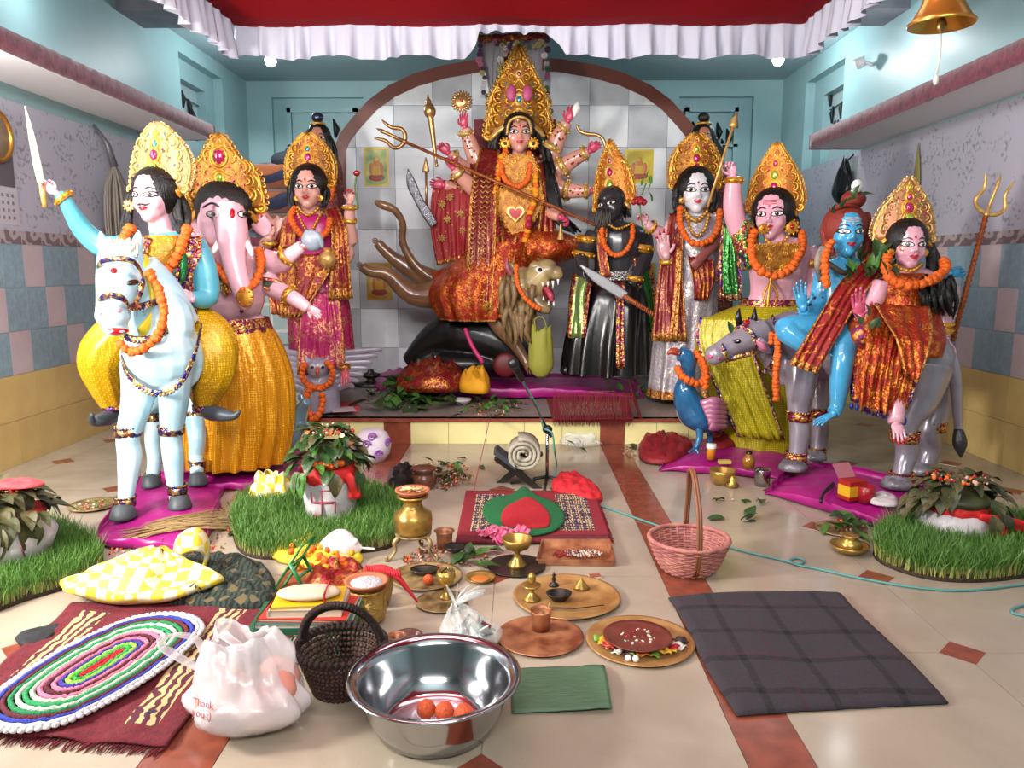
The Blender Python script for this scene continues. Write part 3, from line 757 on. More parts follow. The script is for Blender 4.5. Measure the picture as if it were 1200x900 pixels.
def necklace(parent, pts, r, mt=gold_y, pend=None, gem=g_red, name='necklace'):
    m = M(); q = [V(p) for p in cr(pts, 6)]; m.tube(q, r*.5, 6)
    for p in resample(q, r*2.2): m.ell(p, r, n=6, m=5)
    if pend:
        c, s_ = V(pend[0]), pend[1]; R = eul(PI/2, 0, 0)
        m.lathe([(.001, .15*s_), (s_*.7, .12*s_), (s_, 0), (.001, -.1*s_)], c, 14, R)
        for i in range(12):
            t = 2*PI*i/12; m.ell(c+V((math.cos(t)*s_, 0, math.sin(t)*s_)), s_*.2, n=6, m=4)
        m.ell(c+V((0, -.15*s_, 0)), (s_*.4, s_*.2, s_*.4), mi=1, n=8, m=6)
    return obj(name, m, [mt, gem], parent)
def body_obj(fig, rm, extra, mats, region=None, name='body'):
    "join remeshed skin (rm) with hands etc. (extra) in one mesh"
    if region:
        for i, f in enumerate(rm.f):
            rm.m[i] = region(V(rm.v[f[0]]))
    b = len(rm.v); rm.v += extra.v; rm.f += [tuple(i+b for i in f) for f in extra.f]; rm.m += extra.m
    return fig.obj(name, rm, mats)
def scatter_leaves(parent, pts, L, kinds=None, name='leaf', up=.2, seed=None, tilt=.6):
    kinds = kinds or LEAVES
    for p in pts:
        inst(name, rnd.choice(kinds), parent, p, eul(rnd.uniform(-tilt, tilt)+up, rnd.uniform(-tilt, tilt), rnd.uniform(0, 6.28)), L*rnd.uniform(.75, 1.2))
# ================================================================ HORSE AND RIDER (left front)
sat_mag = mat('magenta_satin', '#96146c', .38, bump=1.0, bs=7, var=.1, vs=5)
seq_bl = sequin('blue_gold_braid', ['#2b2f7a', '#b08a4a', '#8a5a3a', '#c9a86a', '#4a2a5a', '#6a4a2a'], 45)
seq_vi = sequin('violet_gold_braid', ['#5a1f6a', '#b08a4a', '#8a3a3a', '#c9a86a', '#30307a', '#7a4a2a'], 55)
seq_rd = sequin('red_gold_braid', ['#7a1f3a', '#c08a3a', '#9a3a2a', '#d0a050', '#6a2a5a'], 60)
m_horse = mat('pale_blue_horse_paint', '#b9d3dc', .35, coat=.3, c2='#8fbccd', vs=4)
m_hoof = mat('dark_grey_hoof', '#3d4348', .5, bump=.2)
yel_net = dots('yellow_net_cloth', '#b98a08', '#e8c41c', 70, metal=.15)
turq = mat('turquoise_satin', '#4f9fb0', .4, bump=.5, bs=9, coat=.2)
def plat(label, corners, h, group='pink cloth covered platforms', z0=0.0, name='draped_platform', mt=None, lump=.012, cat='platform'):
    "low slab under pink cloth; corners = floor points (near-left, near-right, far-right, far-left)"
    a, b, c, d = [V(q) for q in corners]; t = thing(name, label, cat, ((a+b+c+d)/4).to_tuple()[:2]+(z0,), group)
    def base(u, v): return a.lerp(b, u).lerp(d.lerp(c, u), v)
    def fn(u, v):
        # border rows drop to the floor
        e = .0; k = 8
        uu = min(1, max(0, (u-.08)/.84)); vv = min(1, max(0, (v-.08)/.84)); p = base(uu, vv)
        cx_ = base(.5, .5); dn = max(abs(u-uu), abs(v-vv))/.08
        s_ = p.x*17+p.y*13; out = (p-cx_).normalized()*(.015+.012*math.sin(s_*2.3))*dn
        z = z0+h*(1-dn**3)+lump*(noise.noise(V((p.x*6, p.y*6, h*9)))+.5*noise.noise(V((p.x*15, p.y*15, 3))))*(1-dn*.6)+.003
        return V((p.x, p.y, max(z0+.004, z)))+V((out.x, out.y, 0))
    m = M(); m.grid(fn, 50, 40); obj('cloth_cover', m, mt or sat_mag, t, solid=.005)
    m = M(); q = [base(u, v) for u, v in ((.1, .1), (.9, .1), (.9, .9), (.1, .9))]
    m.add([(p.x, p.y, z0+.001) for p in q]+[(p.x, p.y, z0+h-.035) for p in q], [(3, 2, 1, 0), (4, 5, 6, 7), (0, 1, 5, 4), (1, 2, 6, 5), (2, 3, 7, 6), (3, 0, 4, 7)])
    obj('slab', m, mat('board_wood', '#6a4a30', .7), t, smooth=False); return t
PH = .06
plat('magenta satin covered platform under the pale blue horse', [F(108, 640), F(238, 652), F(262, 568), F(165, 560)], PH)
hz = Fig('horse_statue', 'pale blue painted horse statue with blue and gold braid harness', 'statue', 4.5, 190, 600, PH)
B = M()
def leg(B, fg, pts, rs):
    fg.T(B, pts, rs, 12)
# body
hz.T(B, [(190, 425, 0), (200, 400, .35), (205, 395, .7), (205, 405, .95)], [(46, 46), (44, 46), (42, 44), (30, 34)], 20)
hz.E(B, (186, 418, -.02), (44, 34, 42)); hz.E(B, (192, 380, .02), (36, 30, 42))
leg(B, hz, [(163, 425, 0), (162, 465, -.04), (150, 512, -.1), (152, 535, -.1), (148, 580, -.16), (146, 600, -.2)], [22, 19, 13.5, 14, 9.5, 10.5])
leg(B, hz, [(205, 425, 0), (204, 465, -.02), (201, 512, 0), (203, 535, 0), (206, 575, 0), (210, 590, -.02)], [22, 18, 13, 13, 9.5, 10])
leg(B, hz, [(185, 420, .75), (182, 470, .65), (179, 515, .55), (181, 540, .5), (178, 565, .45)], [22, 16, 11, 9.5, 9])
leg(B, hz, [(222, 420, .75), (228, 470, .7), (231, 515, .6), (230, 535, .6), (231, 555, .5)], [24, 18, 12, 10, 9])
# neck and head
hz.T(B, [(194, 385, .1), (180, 345, .08), (158, 315, .0)], [(34, 42), (28, 34), (23, 28)], 18)
hz.T(B, [(143, 303, -.05), (139, 328, -.14), (134, 356, -.24), (131, 374, -.3)], [(27, 26), (24, 24), (18, 19), (18, 17)], 18)
hz.E(B, (132, 370, -.28), (19, 17, 15)); hz.E(B, (136, 312, -.15), (14, 10, 14)); hz.E(B, (158, 326, -.12), (10, 10, 12)); hz.E(B, (160, 342, -.06), (14, 14, 16))
hz.E(B, (136, 386, -.27), (14, 12, 8))
for q in ((124, 300, 117, 270), (160, 298, 163, 269)):
    hz.T(B, [(q[0], q[1], -.05), ((q[0]+q[2])/2, (q[1]+q[3])/2-2, -.06), (q[2], q[3], -.04)], [7.5, 6, 1.5], 10)
rb = remesh(B, .011, 4)
hz.T(rb, [(205, 400, 1.0), (215, 440, 1.1), (212, 500, 1.1)], [6, 9, 3], 10)
body_obj(hz, rb, M(), m_horse)
for (x, y, dy, r) in ((145, 607, -.22, 15), (211, 594, -.03, 14), (178, 573, .43, 13), (232, 562, .48, 13)):
    m = M(); c = hz.p(x, y, dy); c.z = PH; rr = r*hz.s; m.lathe([(.001, .006), (rr, .006), (rr*.98, .02), (rr*.72, .075), (.001, .09)], c, 18, sq=(1, 1.15)); hz.obj('hoof', m, m_hoof)
def band(fg, c, r, R=None, mt=seq_bl, name='braid_band', h=5, par=None, tilt=0):
    m = M(); rr = r*fg.s; hh = h*fg.s; R = R or eul(tilt, 0, 0); c = fg.p(*c)
    n = 26
    m.lathe([(rr*.97, -hh), (rr*1.06, -hh), (rr*1.1, 0), (rr*1.06, hh), (rr*.97, hh)], c, n, R)
    for k in range(n):
        a = 2*PI*k/n; m.ell(c+R@V((rr*1.06*math.cos(a), rr*1.06*math.sin(a), hh*1.15)), hh*.3, n=5, m=4)
    return fg.obj(name, m, mt, par)
for q in (((150, 506, -.09), 14.2), ((201, 504, 0), 14), ((147, 588, -.18), 10.6), ((208, 574, 0), 10.6), ((181, 488, .6), 13), ((179, 560, .48), 9.6), ((230, 486, .67), 15), ((231, 545, .55), 9.8)): band(hz, *q)
def strap(fg, pts, w, mt, name='harness_strap', drop=3, every=2.2, par=None, t=2):
    "flat braid with hanging tabs"
    m = M(); q = [V(p) for p in cr(fg.L(pts), 6)]; m.tube(q, [(w*fg.s*.5, t*fg.s*.5)]*len(q), 8, ref=(0, 0, 1))
    if drop:
        for p in resample(q, every*fg.s*2): m.ell(p+V((0, -.003, -drop*fg.s)), (drop*.55*fg.s, drop*.3*fg.s, drop*.7*fg.s), n=6, m=5)
    return fg.obj(name, m, mt, par)
strap(hz, [(143, 395, -.05), (146, 432, -.16), (168, 455, -.2), (190, 460, -.2), (212, 448, -.2), (228, 415, -.12), (236, 380, .05)], 6, seq_bl)
strap(hz, [(113, 362, -.27), (118, 350, -.33), (132, 346, -.37), (147, 352, -.33), (153, 364, -.2)], 7, seq_bl, 'noseband', 0)
strap(hz, [(152, 360, -.28), (168, 358, -.2), (190, 350, -.05)], 7, seq_bl, 'cheek_strap'); strap(hz, [(146, 394, -.2), (160, 398, -.22), (180, 396, -.2), (204, 382, -.05)], 8, seq_bl, 'throat_strap')
strap(hz, [(114, 313, -.2), (120, 306, -.28), (140, 303, -.31), (158, 308, -.26), (167, 325, -.2), (163, 348, -.22), (153, 360, -.3)], 6, seq_bl, 'brow_band', 0)
m = M(); hz.T(m, [(165, 300, -.02), (182, 335, -.02), (182, 370, -.06), (165, 390, -.17)], [(12, 5), (14, 5), (12, 4), (9, 4)], 10); hz.obj('neck_cloth', m, mat('yellow_satin', '#d8c020', .4, bump=.6, bs=12))
hb = BVHTree.FromPolygons([V(p) for p in rb.v], rb.f)
def onto(bv, fg, x, y, off=.004):
    d = ray(x, y).normalized(); h = bv.ray_cast(V((0, 0, H)), d); return (h[0]-d*off) if h[0] is not None else fg.p(x, y, -.2)
def patch(fg, bv, name, cx, cy, rx, ry, mt, off=.004, parent=None, rot=0, n=14):
    m = M(); vs = [onto(bv, fg, cx, cy, off*1.5)]
    for k in range(n):
        a = 2*PI*k/n; x, y = rx*math.cos(a), ry*math.sin(a); vs.append(onto(bv, fg, cx+x*math.cos(rot)-y*math.sin(rot), cy+x*math.sin(rot)+y*math.cos(rot), off))
    b = [v+V((0, off*4, 0)) for v in vs[1:]]
    m.add(vs+b, [(0, 1+k, 1+(k+1) % n) for k in range(n)]+[(1+k, n+1+k, n+1+(k+1) % n, 1+(k+1) % n) for k in range(n)]); return fg.obj(name, m, mt, parent)
for sx, nm in ((155, 'eye'), (133, 'eye')):
    pass
e = patch(hz, hb, 'eye', 155, 331, 7, 3.2, m_black, .004, None, -.15); patch(hz, hb, 'pupil', 155, 331, 3, 2.2, mat('brown_iris', '#3a2010', .1), .007, e)
patch(hz, hb, 'nostril', 117, 367, 2.6, 2, skin_pink); patch(hz, hb, 'nostril', 139, 364, 3.6, 2.4, skin_pink)
patch(hz, hb, 'mouth', 135, 388, 14, 4, m_lip, .006); patch(hz, hb, 'forehead_mark', 133, 317, 4, 3.4, m_lip)
m = M()
for k in range(26):
    x = 124+rnd.random()*36; hz.T(m, [(x, 297, -.02), (x+rnd.uniform(-6, 6), 288-rnd.random()*8, -.06), (x+rnd.uniform(-6, 6), 294+rnd.random()*8, -.14)], [2, 2.5, 1], 5, 2)
hz.obj('forelock', m, mat('cream_hair', '#b9b39c', .6, bump=.4))
garland('orange marigold garland hanging down from the neck of the pale blue horse', hz.L([(176, 320, -.1), (188, 345, -.16), (192, 372, -.22), (184, 394, -.26), (170, 407, -.28), (155, 412, -.28), (144, 406, -.28), (137, 398, -.26)]), 5.4*hz.s)
# rider
rd = Fig('rider_statue', 'moustached rider statue in turquoise tunic holding up a pale sword on the pale blue horse', 'statue', 4.85, 205, 400)
hd = Head(rd.p(179, 230, -.02), 62*rd.s, yaw=-.12)
B = M(); hd.build(B, rd.p(192, 285, .04), .19)
rd.T(B, [(192, 275, .05), (195, 292, .04), (198, 330, .03), (205, 375, .05)], [(20, 14), (42, 24), (37, 26), (38, 28)], 20, ref=(1, 0, 0))
rd.T(B, [(162, 288, .02), (125, 290, .05), (98, 270, 0), (78, 238, -.08), (69, 226, -.1)], [17, 14, 12, 8, 6.5], 14)
rd.T(B, [(226, 284, .02), (240, 312, 0), (243, 348, -.04), (222, 350, -.16)], [14, 13, 13, 8], 14)
rb = remesh(B, .0095, 3); hd.bvh(rb)
ex = M(); hand(ex, rd.p(66, 226, -.1), (-.75, -.1, .55), (0.2, -1, .1), 27*rd.s, .75, 0, 0, mir=-1)
hand(ex, rd.p(226, 352, -.2), (-.5, -.5, .75), (-1, .2, -.1), 26*rd.s, .9, 0, 1, mir=1)
def reg(p):
    q = p-hd.c
    if q.z > -.5*hd.h-.05 and abs(q.x) < .2: return 0
    return 2
body_obj(rd, rb, ex, [skin_pk2, m_nail, turq], reg)
hd.face(rd.root, stache=True, bindi=mat('white_mark', '#e8e4e4', .4), tilak=None)
hd.hair(rd.root, [((rd.p(158, 225, .06), rd.p(150, 250, .04), rd.p(148, 278, 0)), 10*rd.s), ((rd.p(205, 222, .06), rd.p(213, 250, .04), rd.p(217, 274, .0)), 12*rd.s), ((rd.p(158, 210, -.0), rd.p(180, 206, -.08), rd.p(203, 212, 0)), 6*rd.s)], front=.0)
crown(rd.root, hd, 74*rd.s, 66*rd.s, ROUND, (mat('cream_gold', '#a8855a', .4, metal=.3, bump=.3, bs=50), gold_p, gold_y), base=.3, gems=[g_green, g_pink, g_blue], bead=pearl, seed=3, lean=.1)
earring(rd.root, rd.p(151, 241, -.03), 6*rd.s, gold_p); earring(rd.root, rd.p(203, 243, .02), 6*rd.s, gold_p)
bangle(rd.root, rd.p(75, 232, -.09), rd.p(66, 226, -.1)-rd.p(80, 240, -.08), 10*rd.s, gold_y, .9)
m = M(); sw = [(52, 242, -.12), (47, 215, -.13)]
m.tube(rd.L([(53, 243, -.12), (50, 226, -.13), (48, 212, -.13)]), 3*rd.s, 8); obj('sword_hilt', m, gold_p, rd.root)
m = M(); m.tube(rd.L([(48, 214, -.13), (43, 190, -.14), (36, 155, -.15), (29, 124, -.16)]), [(4.5*rd.s, 1.4*rd.s), (4.8*rd.s, 1.4*rd.s), (3.5*rd.s, 1.2*rd.s), (.4*rd.s, .3*rd.s)], 8, 0, 3, ref=(1, 0, 0)); obj('sword_blade', m, mat('pale_gold_blade', '#e2d6b0', .3, metal=.4), rd.root)
# collar, vest panels and sash
rd.loft('breast_plate', [(192, 276, 20, 17), (190, 290, 30, 27, -.0), (186, 312, 26, 27, -.02), (184, 325, 16, 24, -.02)], [brocade('yellow_gold_foil', '#b97a14', '#e8c04a', 30)], dy=-.01)
for L_, R_ in (([(158, 274, -.08), (156, 300, -.15), (166, 330, -.17), (180, 365, -.17)], [(178, 280, -.13), (172, 305, -.18), (182, 335, -.2), (196, 365, -.19)]), ([(206, 280, -.12), (208, 305, -.18), (204, 335, -.2), (210, 370, -.18)], [(236, 276, -.05), (236, 300, -.1), (226, 325, -.13), (232, 372, -.12)])):
    rd.panel('vest_panel', L_, R_, [seq_vi, seq_rd], 2, 2, border=.2)
m = M(); rd.T(m, [(214, 290, -.17), (216, 310, -.19), (214, 330, -.2)], [(4, 2), (7, 3), (3, 2)], 8); rd.obj('green_tinsel', m, mat('green_tinsel', '#1f8a4a', .2, metal=.6, bump=1, bs=90))
rd.loft('waist_sash', [(205, 352, 36, 30), (206, 366, 40, 34), (210, 380, 44, 38), (214, 392, 46, 44)], [seq_vi], 9, .05)
# trousers and shoes
for nm, pts, rs in (('trouser_leg', [(180, 385, 0), (140, 392, -.05), (118, 420, -.08), (122, 450, -.05), (133, 478, .0)], [(30, 24), (26, 22), (26, 22), (19, 17), (12, 11)]), ('trouser_leg', [(225, 385, 0), (245, 400, -.08), (248, 430, -.12), (242, 455, -.1), (240, 477, -.08)], [(30, 26), (30, 25), (28, 22), (22, 18), (12, 11)])):
    m = M(); p = cr([tuple(a) for a in rd.L(pts)], 6); r2 = cr(rs, 6); n = 40; RR = []
    for i, (a, r_) in enumerate(zip(p, r2)):
        t = V(p[min(i+1, len(p)-1)])-V(p[max(0, i-1)]); t.normalize(); X = V((0, 1, 0)).cross(t).normalized(); Yv = t.cross(X)
        RR.append([V(a)+X*math.cos(2*PI*j/n)*r_[0]*rd.s*(1+.05*math.sin(9*2*PI*j/n+i*.2))+Yv*math.sin(2*PI*j/n)*r_[1]*rd.s*(1+.05*math.sin(7*2*PI*j/n)) for j in range(n)])
    m.rings(RR); rd.obj(nm, m, yel_net)
strap(rd, [(148, 405, -.18), (145, 435, -.2), (142, 462, -.12), (140, 478, -.06)], 12, seq_vi, 'trouser_trim', 0); strap(rd, [(226, 395, -.2), (226, 430, -.22), (226, 460, -.18), (230, 478, -.14)], 11, seq_vi, 'trouser_trim', 0)
band(rd, (134, 478, 0), 13, mt=seq_vi, name='ankle_trim', h=3); band(rd, (240, 478, -.08), 13, mt=seq_vi, name='ankle_trim', h=3)
m_shoe = mat('grey_shoe_paint', '#3b434b', .45)
for pts in ([(134, 478, 0), (130, 488, -.04), (118, 492, -.14), (108, 494, -.2), (108, 485, -.24)], [(240, 478, -.08), (246, 483, -.12), (262, 486, -.16), (275, 487, -.18), (281, 481, -.19)]):
    m = M(); rd.T(m, pts, [8.5, 9.5, 8, 4.5, 2], 12); rd.obj('shoe', m, m_shoe)
garland('orange marigold garland around the neck of the moustached rider', rd.L([(152, 268, -.1), (146, 285, -.18), (170, 315, -.24), (186, 324, -.25), (200, 312, -.25), (212, 290, -.2), (220, 266, -.06)]), 6*rd.s)
# ================================================================ ELEPHANT-HEADED STATUE
eg = Fig('elephant_headed_statue', 'pink elephant headed statue with gold crown and golden yellow skirt', 'statue', 5.45, 275, 535, 0.0)
hd = Head(eg.p(262, 252, -.02), 78*eg.s, yaw=.12)
B = M(); hd.e(B, (0, .06, -.02), (.37, .36, .38)); hd.e(B, (0, -.12, .08), (.36, .32, .33))
eg.T(B, [(268, 245, -.2), (272, 275, -.27), (274, 305, -.33), (282, 335, -.36), (287, 352, -.36), (281, 360, -.38)], [(22, 17), (20, 17), (14, 13), (11, 11), (10, 9), (7, 7)], 16)
eg.E(B, (260, 275, -.12), (22, 16, 18)); eg.T(B, [(262, 275, .02), (262, 300, .05)], [30, 34], 14)
eg.E(B, (262, 310, .06), (52, 30, 30)); eg.E(B, (268, 348, 0), (42, 38, 38)); eg.E(B, (268, 330, .02), (42, 34, 40)); eg.E(B, (270, 380, .05), (44, 34, 22))
eg.T(B, [(225, 310, .05), (218, 345, .02), (235, 370, -.1)], [15, 13, 10], 12)
eg.T(B, [(300, 302, .05), (328, 308, .02), (342, 298, -.06), (354, 288, -.1)], [14, 12.5, 9, 7], 12); eg.T(B, [(302, 320, .05), (322, 338, .02), (345, 350, -.08), (362, 362, -.1)], [15, 12.5, 9, 6.5], 12)
rb = remesh(B, .011, 4); hd.bvh(rb); ebv = hd.t
ex = M(); hand(ex, eg.p(352, 290, -.1), (.95, -.1, .12), (0, -.5, -1), 24*eg.s, .4, mir=1); hand(ex, eg.p(360, 360, -.1), (.9, 0, -.5), (-.2, -1, -.3), 27*eg.s, .35, mir=-1)
body_obj(eg, rb, ex, [skin_pk2, m_nail])
for q in ((231, 266, 234, 262),):
    m = M(); eg.T(m, [(240, 258, .0), (230, 268, .02), (226, 278, .0)], [(16, 5), (14, 4), (5, 2)], 12, ref=(1, 0, 0)); eg.obj('ear', m, skin_pk2)
m = M(); eg.T(m, [(302, 258, .02), (309, 268, .03), (312, 276, .02)], [(11, 5), (10, 4), (4, 2)], 12, ref=(1, 0, 0)); eg.obj('ear', m, skin_pk2)
m = M(); eg.T(m, [(258, 283, -.28), (252, 292, -.34), (250, 297, -.36)], [4.5, 3.5, .8], 8); eg.obj('tusk', m, m_eye); m = M(); eg.T(m, [(288, 283, -.26), (294, 295, -.33), (296, 300, -.35)], [4, 3, .8], 8); eg.obj('tusk', m, m_eye)
for x in (249, 286):
    e = patch(eg, ebv, 'eye', x, 251, 8, 4.6, m_black, .004, None, .1); patch(eg, ebv, 'eye_white', x, 251, 6, 3.3, m_eye, .007, e); patch(eg, ebv, 'pupil', x+.5, 251, 2.4, 2.4, m_black, .01, e)
m = M()
eg.T(m, [(238, 243, -.3), (248, 238, -.33), (258, 243, -.33)], [(1.2, 1)]*3, 6); eg.obj('eyebrow', m, m_black)
patch(eg, ebv, 'forehead_mark', 272, 250, 3, 6, m_lip)
patch(eg, ebv, 'navel', 283, 365, 2.6, 2.2, mat('dark_pink', '#8a3a50', .4), .002)
hd.hair(eg.root, [((eg.p(240, 262, .1), eg.p(234, 290, .1), eg.p(236, 305, .08)), 8*eg.s)], cap=(.45, .46, .47), front=.0)
crown(eg.root, hd, 88*eg.s, 74*eg.s, SPIKY, (gold, gold_y, gold_y), base=.24, fwd=.12, gems=[g_pink, g_green, g_pink], seed=5, big=[(.62, .09), (.3, .05)], arch=.26)
strap(eg, [(236, 285, -.16), (246, 310, -.24), (258, 330, -.27), (268, 345, -.27)], 9, sequin('gold_red_lace', ['#d8a040', '#b07020', '#8a2030', '#e0b860'], 60), 'chest_ornament', 0)
strap(eg, [(232, 282, -.14), (252, 312, -.27), (272, 330, -.3)], 6, gold_y, 'necklace', 2)
bangle(eg.root, eg.p(337, 299, -.05), eg.p(354, 288, -.1)-eg.p(328, 308, .02), 10.5*eg.s); bangle(eg.root, eg.p(340, 347, -.06), eg.p(360, 361, -.1)-eg.p(322, 338, .02), 10.5*eg.s); bangle(eg.root, eg.p(310, 307, .03), (1, 0, .1), 14*eg.s, gold, .7, 'arm_band')
m = M(); m.ell(eg.p(366, 282, -.14), (13*eg.s, 9*eg.s, 12*eg.s), eul(.3, .6, 0)); eg.T(m, [(358, 272, -.14), (372, 277, -.16), (378, 290, -.15)], [3, 5, 2], 8); eg.obj('conch', m, mat('grey_blue_shell', '#78808c', .4, bump=.4))
m = M(); R = eul(PI/2, 0, 0); c = eg.p(287, 348, -.42); m.lathe([(.001, .006), (9*eg.s, .005), (10*eg.s, 0), (9*eg.s, -.005), (.001, -.005)], c, 20, R, sq=(1, 1.1)); eg.T(m, [(276, 325, -.34), (278, 338, -.38), (284, 342, -.42)], [3, 3, 2], 6)
for a in range(8): m.ell(c+V((8*eg.s*math.cos(a*.785), -.006, 8*eg.s*math.sin(a*.785))), .006, n=6, m=4, mi=1)
eg.obj('pendant', m, [gold_y, g_pink])
gold_sk = dots('golden_foil_cloth', '#cc850c', '#f0b828', 62, metal=.3, rough=.28, bump=.5)
eg.loft('waist_band', [(268, 372, 46, 42), (270, 382, 48, 44), (271, 388, 49, 44)], [seq_rd], 12, .02, cap=False)
eg.loft('skirt', [(270, 378, 44, 40), (274, 400, 54, 46), (278, 440, 64, 52), (278, 490, 67, 56), (276, 532, 62, 58), (276, 540, 60, 57)], [gold_sk, seq_rd], 19, .07, border=.04, cap=False, tw=.4)
eg.panel('sash', [(228, 350, -.16), (235, 375, -.2), (236, 420, -.24)], [(300, 372, -.2), (280, 390, -.28), (262, 430, -.3)], [mat('dark_green_net', '#3a3a22', .5, bump=1, bs=60), seq_vi], 4, 2, border=.12) if 0 else None
eg.panel('shawl', [(308, 325, -.06), (330, 330, -.02), (346, 345, .02)], [(308, 338, -.08), (325, 345, -.02), (342, 358, .02)], [mat('dark_green_net', '#3a3a22', .5, bump=1, bs=60), seq_rd], 2, 1.5, border=.25)
garland('orange marigold garland around the neck of the elephant headed statue', eg.L([(234, 280, -.1), (242, 300, -.22), (258, 318, -.3), (272, 332, -.36), (284, 340, -.4), (300, 330, -.3), (306, 308, -.18), (302, 290, -.06)]), 5*eg.s)
plat('magenta satin covered platform under the elephant headed statue', [F(200, 575), F(345, 575), F(355, 530), F(215, 525)], .05)
# ================================================================ GODDESS IN PINK SAREE, OWL, ATTENDANT
red_br = brocade('red_gold_brocade', '#7d1018', '#c98a3a', 26)
red_net = brocade('red_zigzag_cloth', '#6f0a12', '#b5805a', 30, cover=.07, bump=.3)
pink_br = brocade('pink_gold_brocade', '#a8175a', '#d8a070', 24)
pink_sat = mat('pink_satin', '#a81c62', .35, bump=.6, bs=10)
gold_bor = sequin('gold_zari_border', ['#b5762e', '#d09a50', '#8a3a20', '#c48a40'], 80, .6, .35)
orange_br = brocade('orange_foil_brocade', '#982408', '#d98430', 38, metal=.4, gm=.5, cover=.16, bump=1.0)
lk = Fig('goddess_statue', 'goddess statue in pink and red saree with gold crown standing behind a garlanded owl', 'statue', 6.95, 375, 455, PZ)
hd = Head(lk.p(361.5, 220, -.05), 50*lk.s, yaw=.05)
B = M(); hd.build(B, lk.p(362, 262, .02), .17)
lk.T(B, [(362, 248, 0), (362, 262, 0), (364, 290, 0), (366, 330, 0)], [(16, 12), (34, 17), (30, 20), (30, 20)], 18, ref=(1, 0, 0))
lk.T(B, [(334, 262, .02), (318, 282, .0), (312, 286, -.06), (317, 278, -.14)], [11, 9, 8, 5.5], 12)
lk.T(B, [(334, 258, .06), (322, 272, .06), (310, 256, .02), (303, 245, -.02)], [11, 9, 7.5, 6], 12)
lk.T(B, [(392, 262, .04), (410, 285, .03), (409, 262, -.02), (410, 240, -.05)], [11, 9, 7, 5.8], 12)
lk.T(B, [(390, 270, 0), (406, 298, -.05), (392, 306, -.16)], [10, 10, 7], 12)
rb = remesh(B, .0095, 3); hd.bvh(rb); ex = M()
hand(ex, lk.p(316, 280, -.15), (-.35, -.05, .95), (.1, -1, 0), 31*lk.s, .12, mir=-1); hand(ex, lk.p(303, 246, -.02), (-.35, 0, .95), (.2, -1, 0), 24*lk.s, .2, mir=-1)
hand(ex, lk.p(410, 238, -.05), (.25, -.1, .95), (-.2, -1, 0), 24*lk.s, .7, mir=1); hand(ex, lk.p(392, 306, -.16), (-.6, -.3, .1), (0, .3, 1), 22*lk.s, .4)
body_obj(lk, rb, ex, [mat('rose_face_paint', '#d09a8c', .25, coat=.5), m_nail])
hd.face(lk.root, sc=1.0)
hd.hair(lk.root, [((lk.p(344, 212, .0), lk.p(341, 228, -.02), lk.p(343, 247, -.05)), 6*lk.s), ((lk.p(378, 212, .0), lk.p(382, 228, -.02), lk.p(379, 243, -.05)), 6*lk.s)])
crown(lk.root, hd, 56*lk.s, 50*lk.s, ROUND, (gold, gold_y, gold_y), base=.26, gems=[g_pink, g_pink, g_blue], seed=8, bead=gold_p)
for x in (348, 375): earring(lk.root, lk.p(x, 232, -.09), 3.6*lk.s)
necklace(lk.root, lk.L([(349, 243, -.1), (356, 250, -.16), (363, 252, -.17), (374, 243, -.1)]), 2*lk.s, gold_y)
necklace(lk.root, lk.L([(348, 248, -.12), (355, 264, -.2), (363, 272, -.22), (370, 262, -.2), (378, 247, -.12)]), 2*lk.s, gold_y, (lk.p(363, 273, -.23), 4*lk.s))
for a, b, r in (((316, 284, -.13), (316, 276, -.15), 7), ((305, 248, -.01), (301, 240, -.02), 7), ((410, 243, -.04), (410, 236, -.05), 7.5), ((409, 258, -.02), (410, 248, -.04), 8)): bangle(lk.root, lk.p(*a), lk.p(*b)-lk.p(*a), r*lk.s, k=.9)
lk.loft('bodice', [(362, 252, 22, 17), (363, 262, 33, 22), (364, 280, 33, 24), (365, 305, 30, 23), (366, 330, 32, 25), (372, 352, 34, 26)], [pink_sat], 5, .05, dy=-.01)
lk.loft('skirt', [(368, 325, 31, 25), (372, 350, 36, 28), (376, 390, 37, 30), (378, 425, 38, 32), (376, 447, 40, 34), (376, 452, 38, 33)], [pink_br, gold_bor], 13, .06, border=.06, cap=False)
lk.panel('pleats', [(352, 345, -.26), (350, 390, -.29), (348, 440, -.32)], [(396, 340, -.24), (402, 390, -.28), (404, 428, -.3)], [pink_br, gold_bor], 6, 2.4, border=.04, bot=.05)
lk.panel('saree_apron', [(340, 300, -.2), (336, 335, -.24), (338, 372, -.28)], [(392, 296, -.2), (386, 320, -.26), (352, 372, -.32)], [red_br, gold_bor], 3, 2, border=.08, bot=.08)
lk.panel('shawl', [(338, 248, -.04), (330, 270, -.16), (327, 310, -.2), (328, 372, -.22)], [(350, 244, -.08), (347, 270, -.2), (345, 310, -.24), (347, 372, -.26)], [red_br, gold_bor], 2, 1.5, border=.22, bot=.04)
lk.panel('shawl', [(326, 270, -.05), (314, 290, -.02), (312, 330, 0), (318, 368, 0)], [(338, 262, -.08), (334, 290, -.1), (332, 330, -.12), (336, 370, -.12)], [red_br, gold_bor], 3, 2, border=.1)
lk.panel('shawl', [(380, 246, -.1), (388, 270, -.22), (388, 310, -.26), (384, 352, -.3)], [(396, 242, -.03), (407, 270, -.16), (410, 310, -.2), (413, 350, -.18)], [red_br, gold_bor], 3, 1.6, border=.14, bot=.12)
m = M(); c = lk.p(384, 302, -.34); k = lk.s; m.lathe([(.001, -12*k), (7*k, -10*k), (10*k, -3*k), (8*k, 4*k), (4*k, 7*k), (4.5*k, 9*k), (6*k, 11*k)], c, 18); lk.obj('gold_pot', m, gold_p)
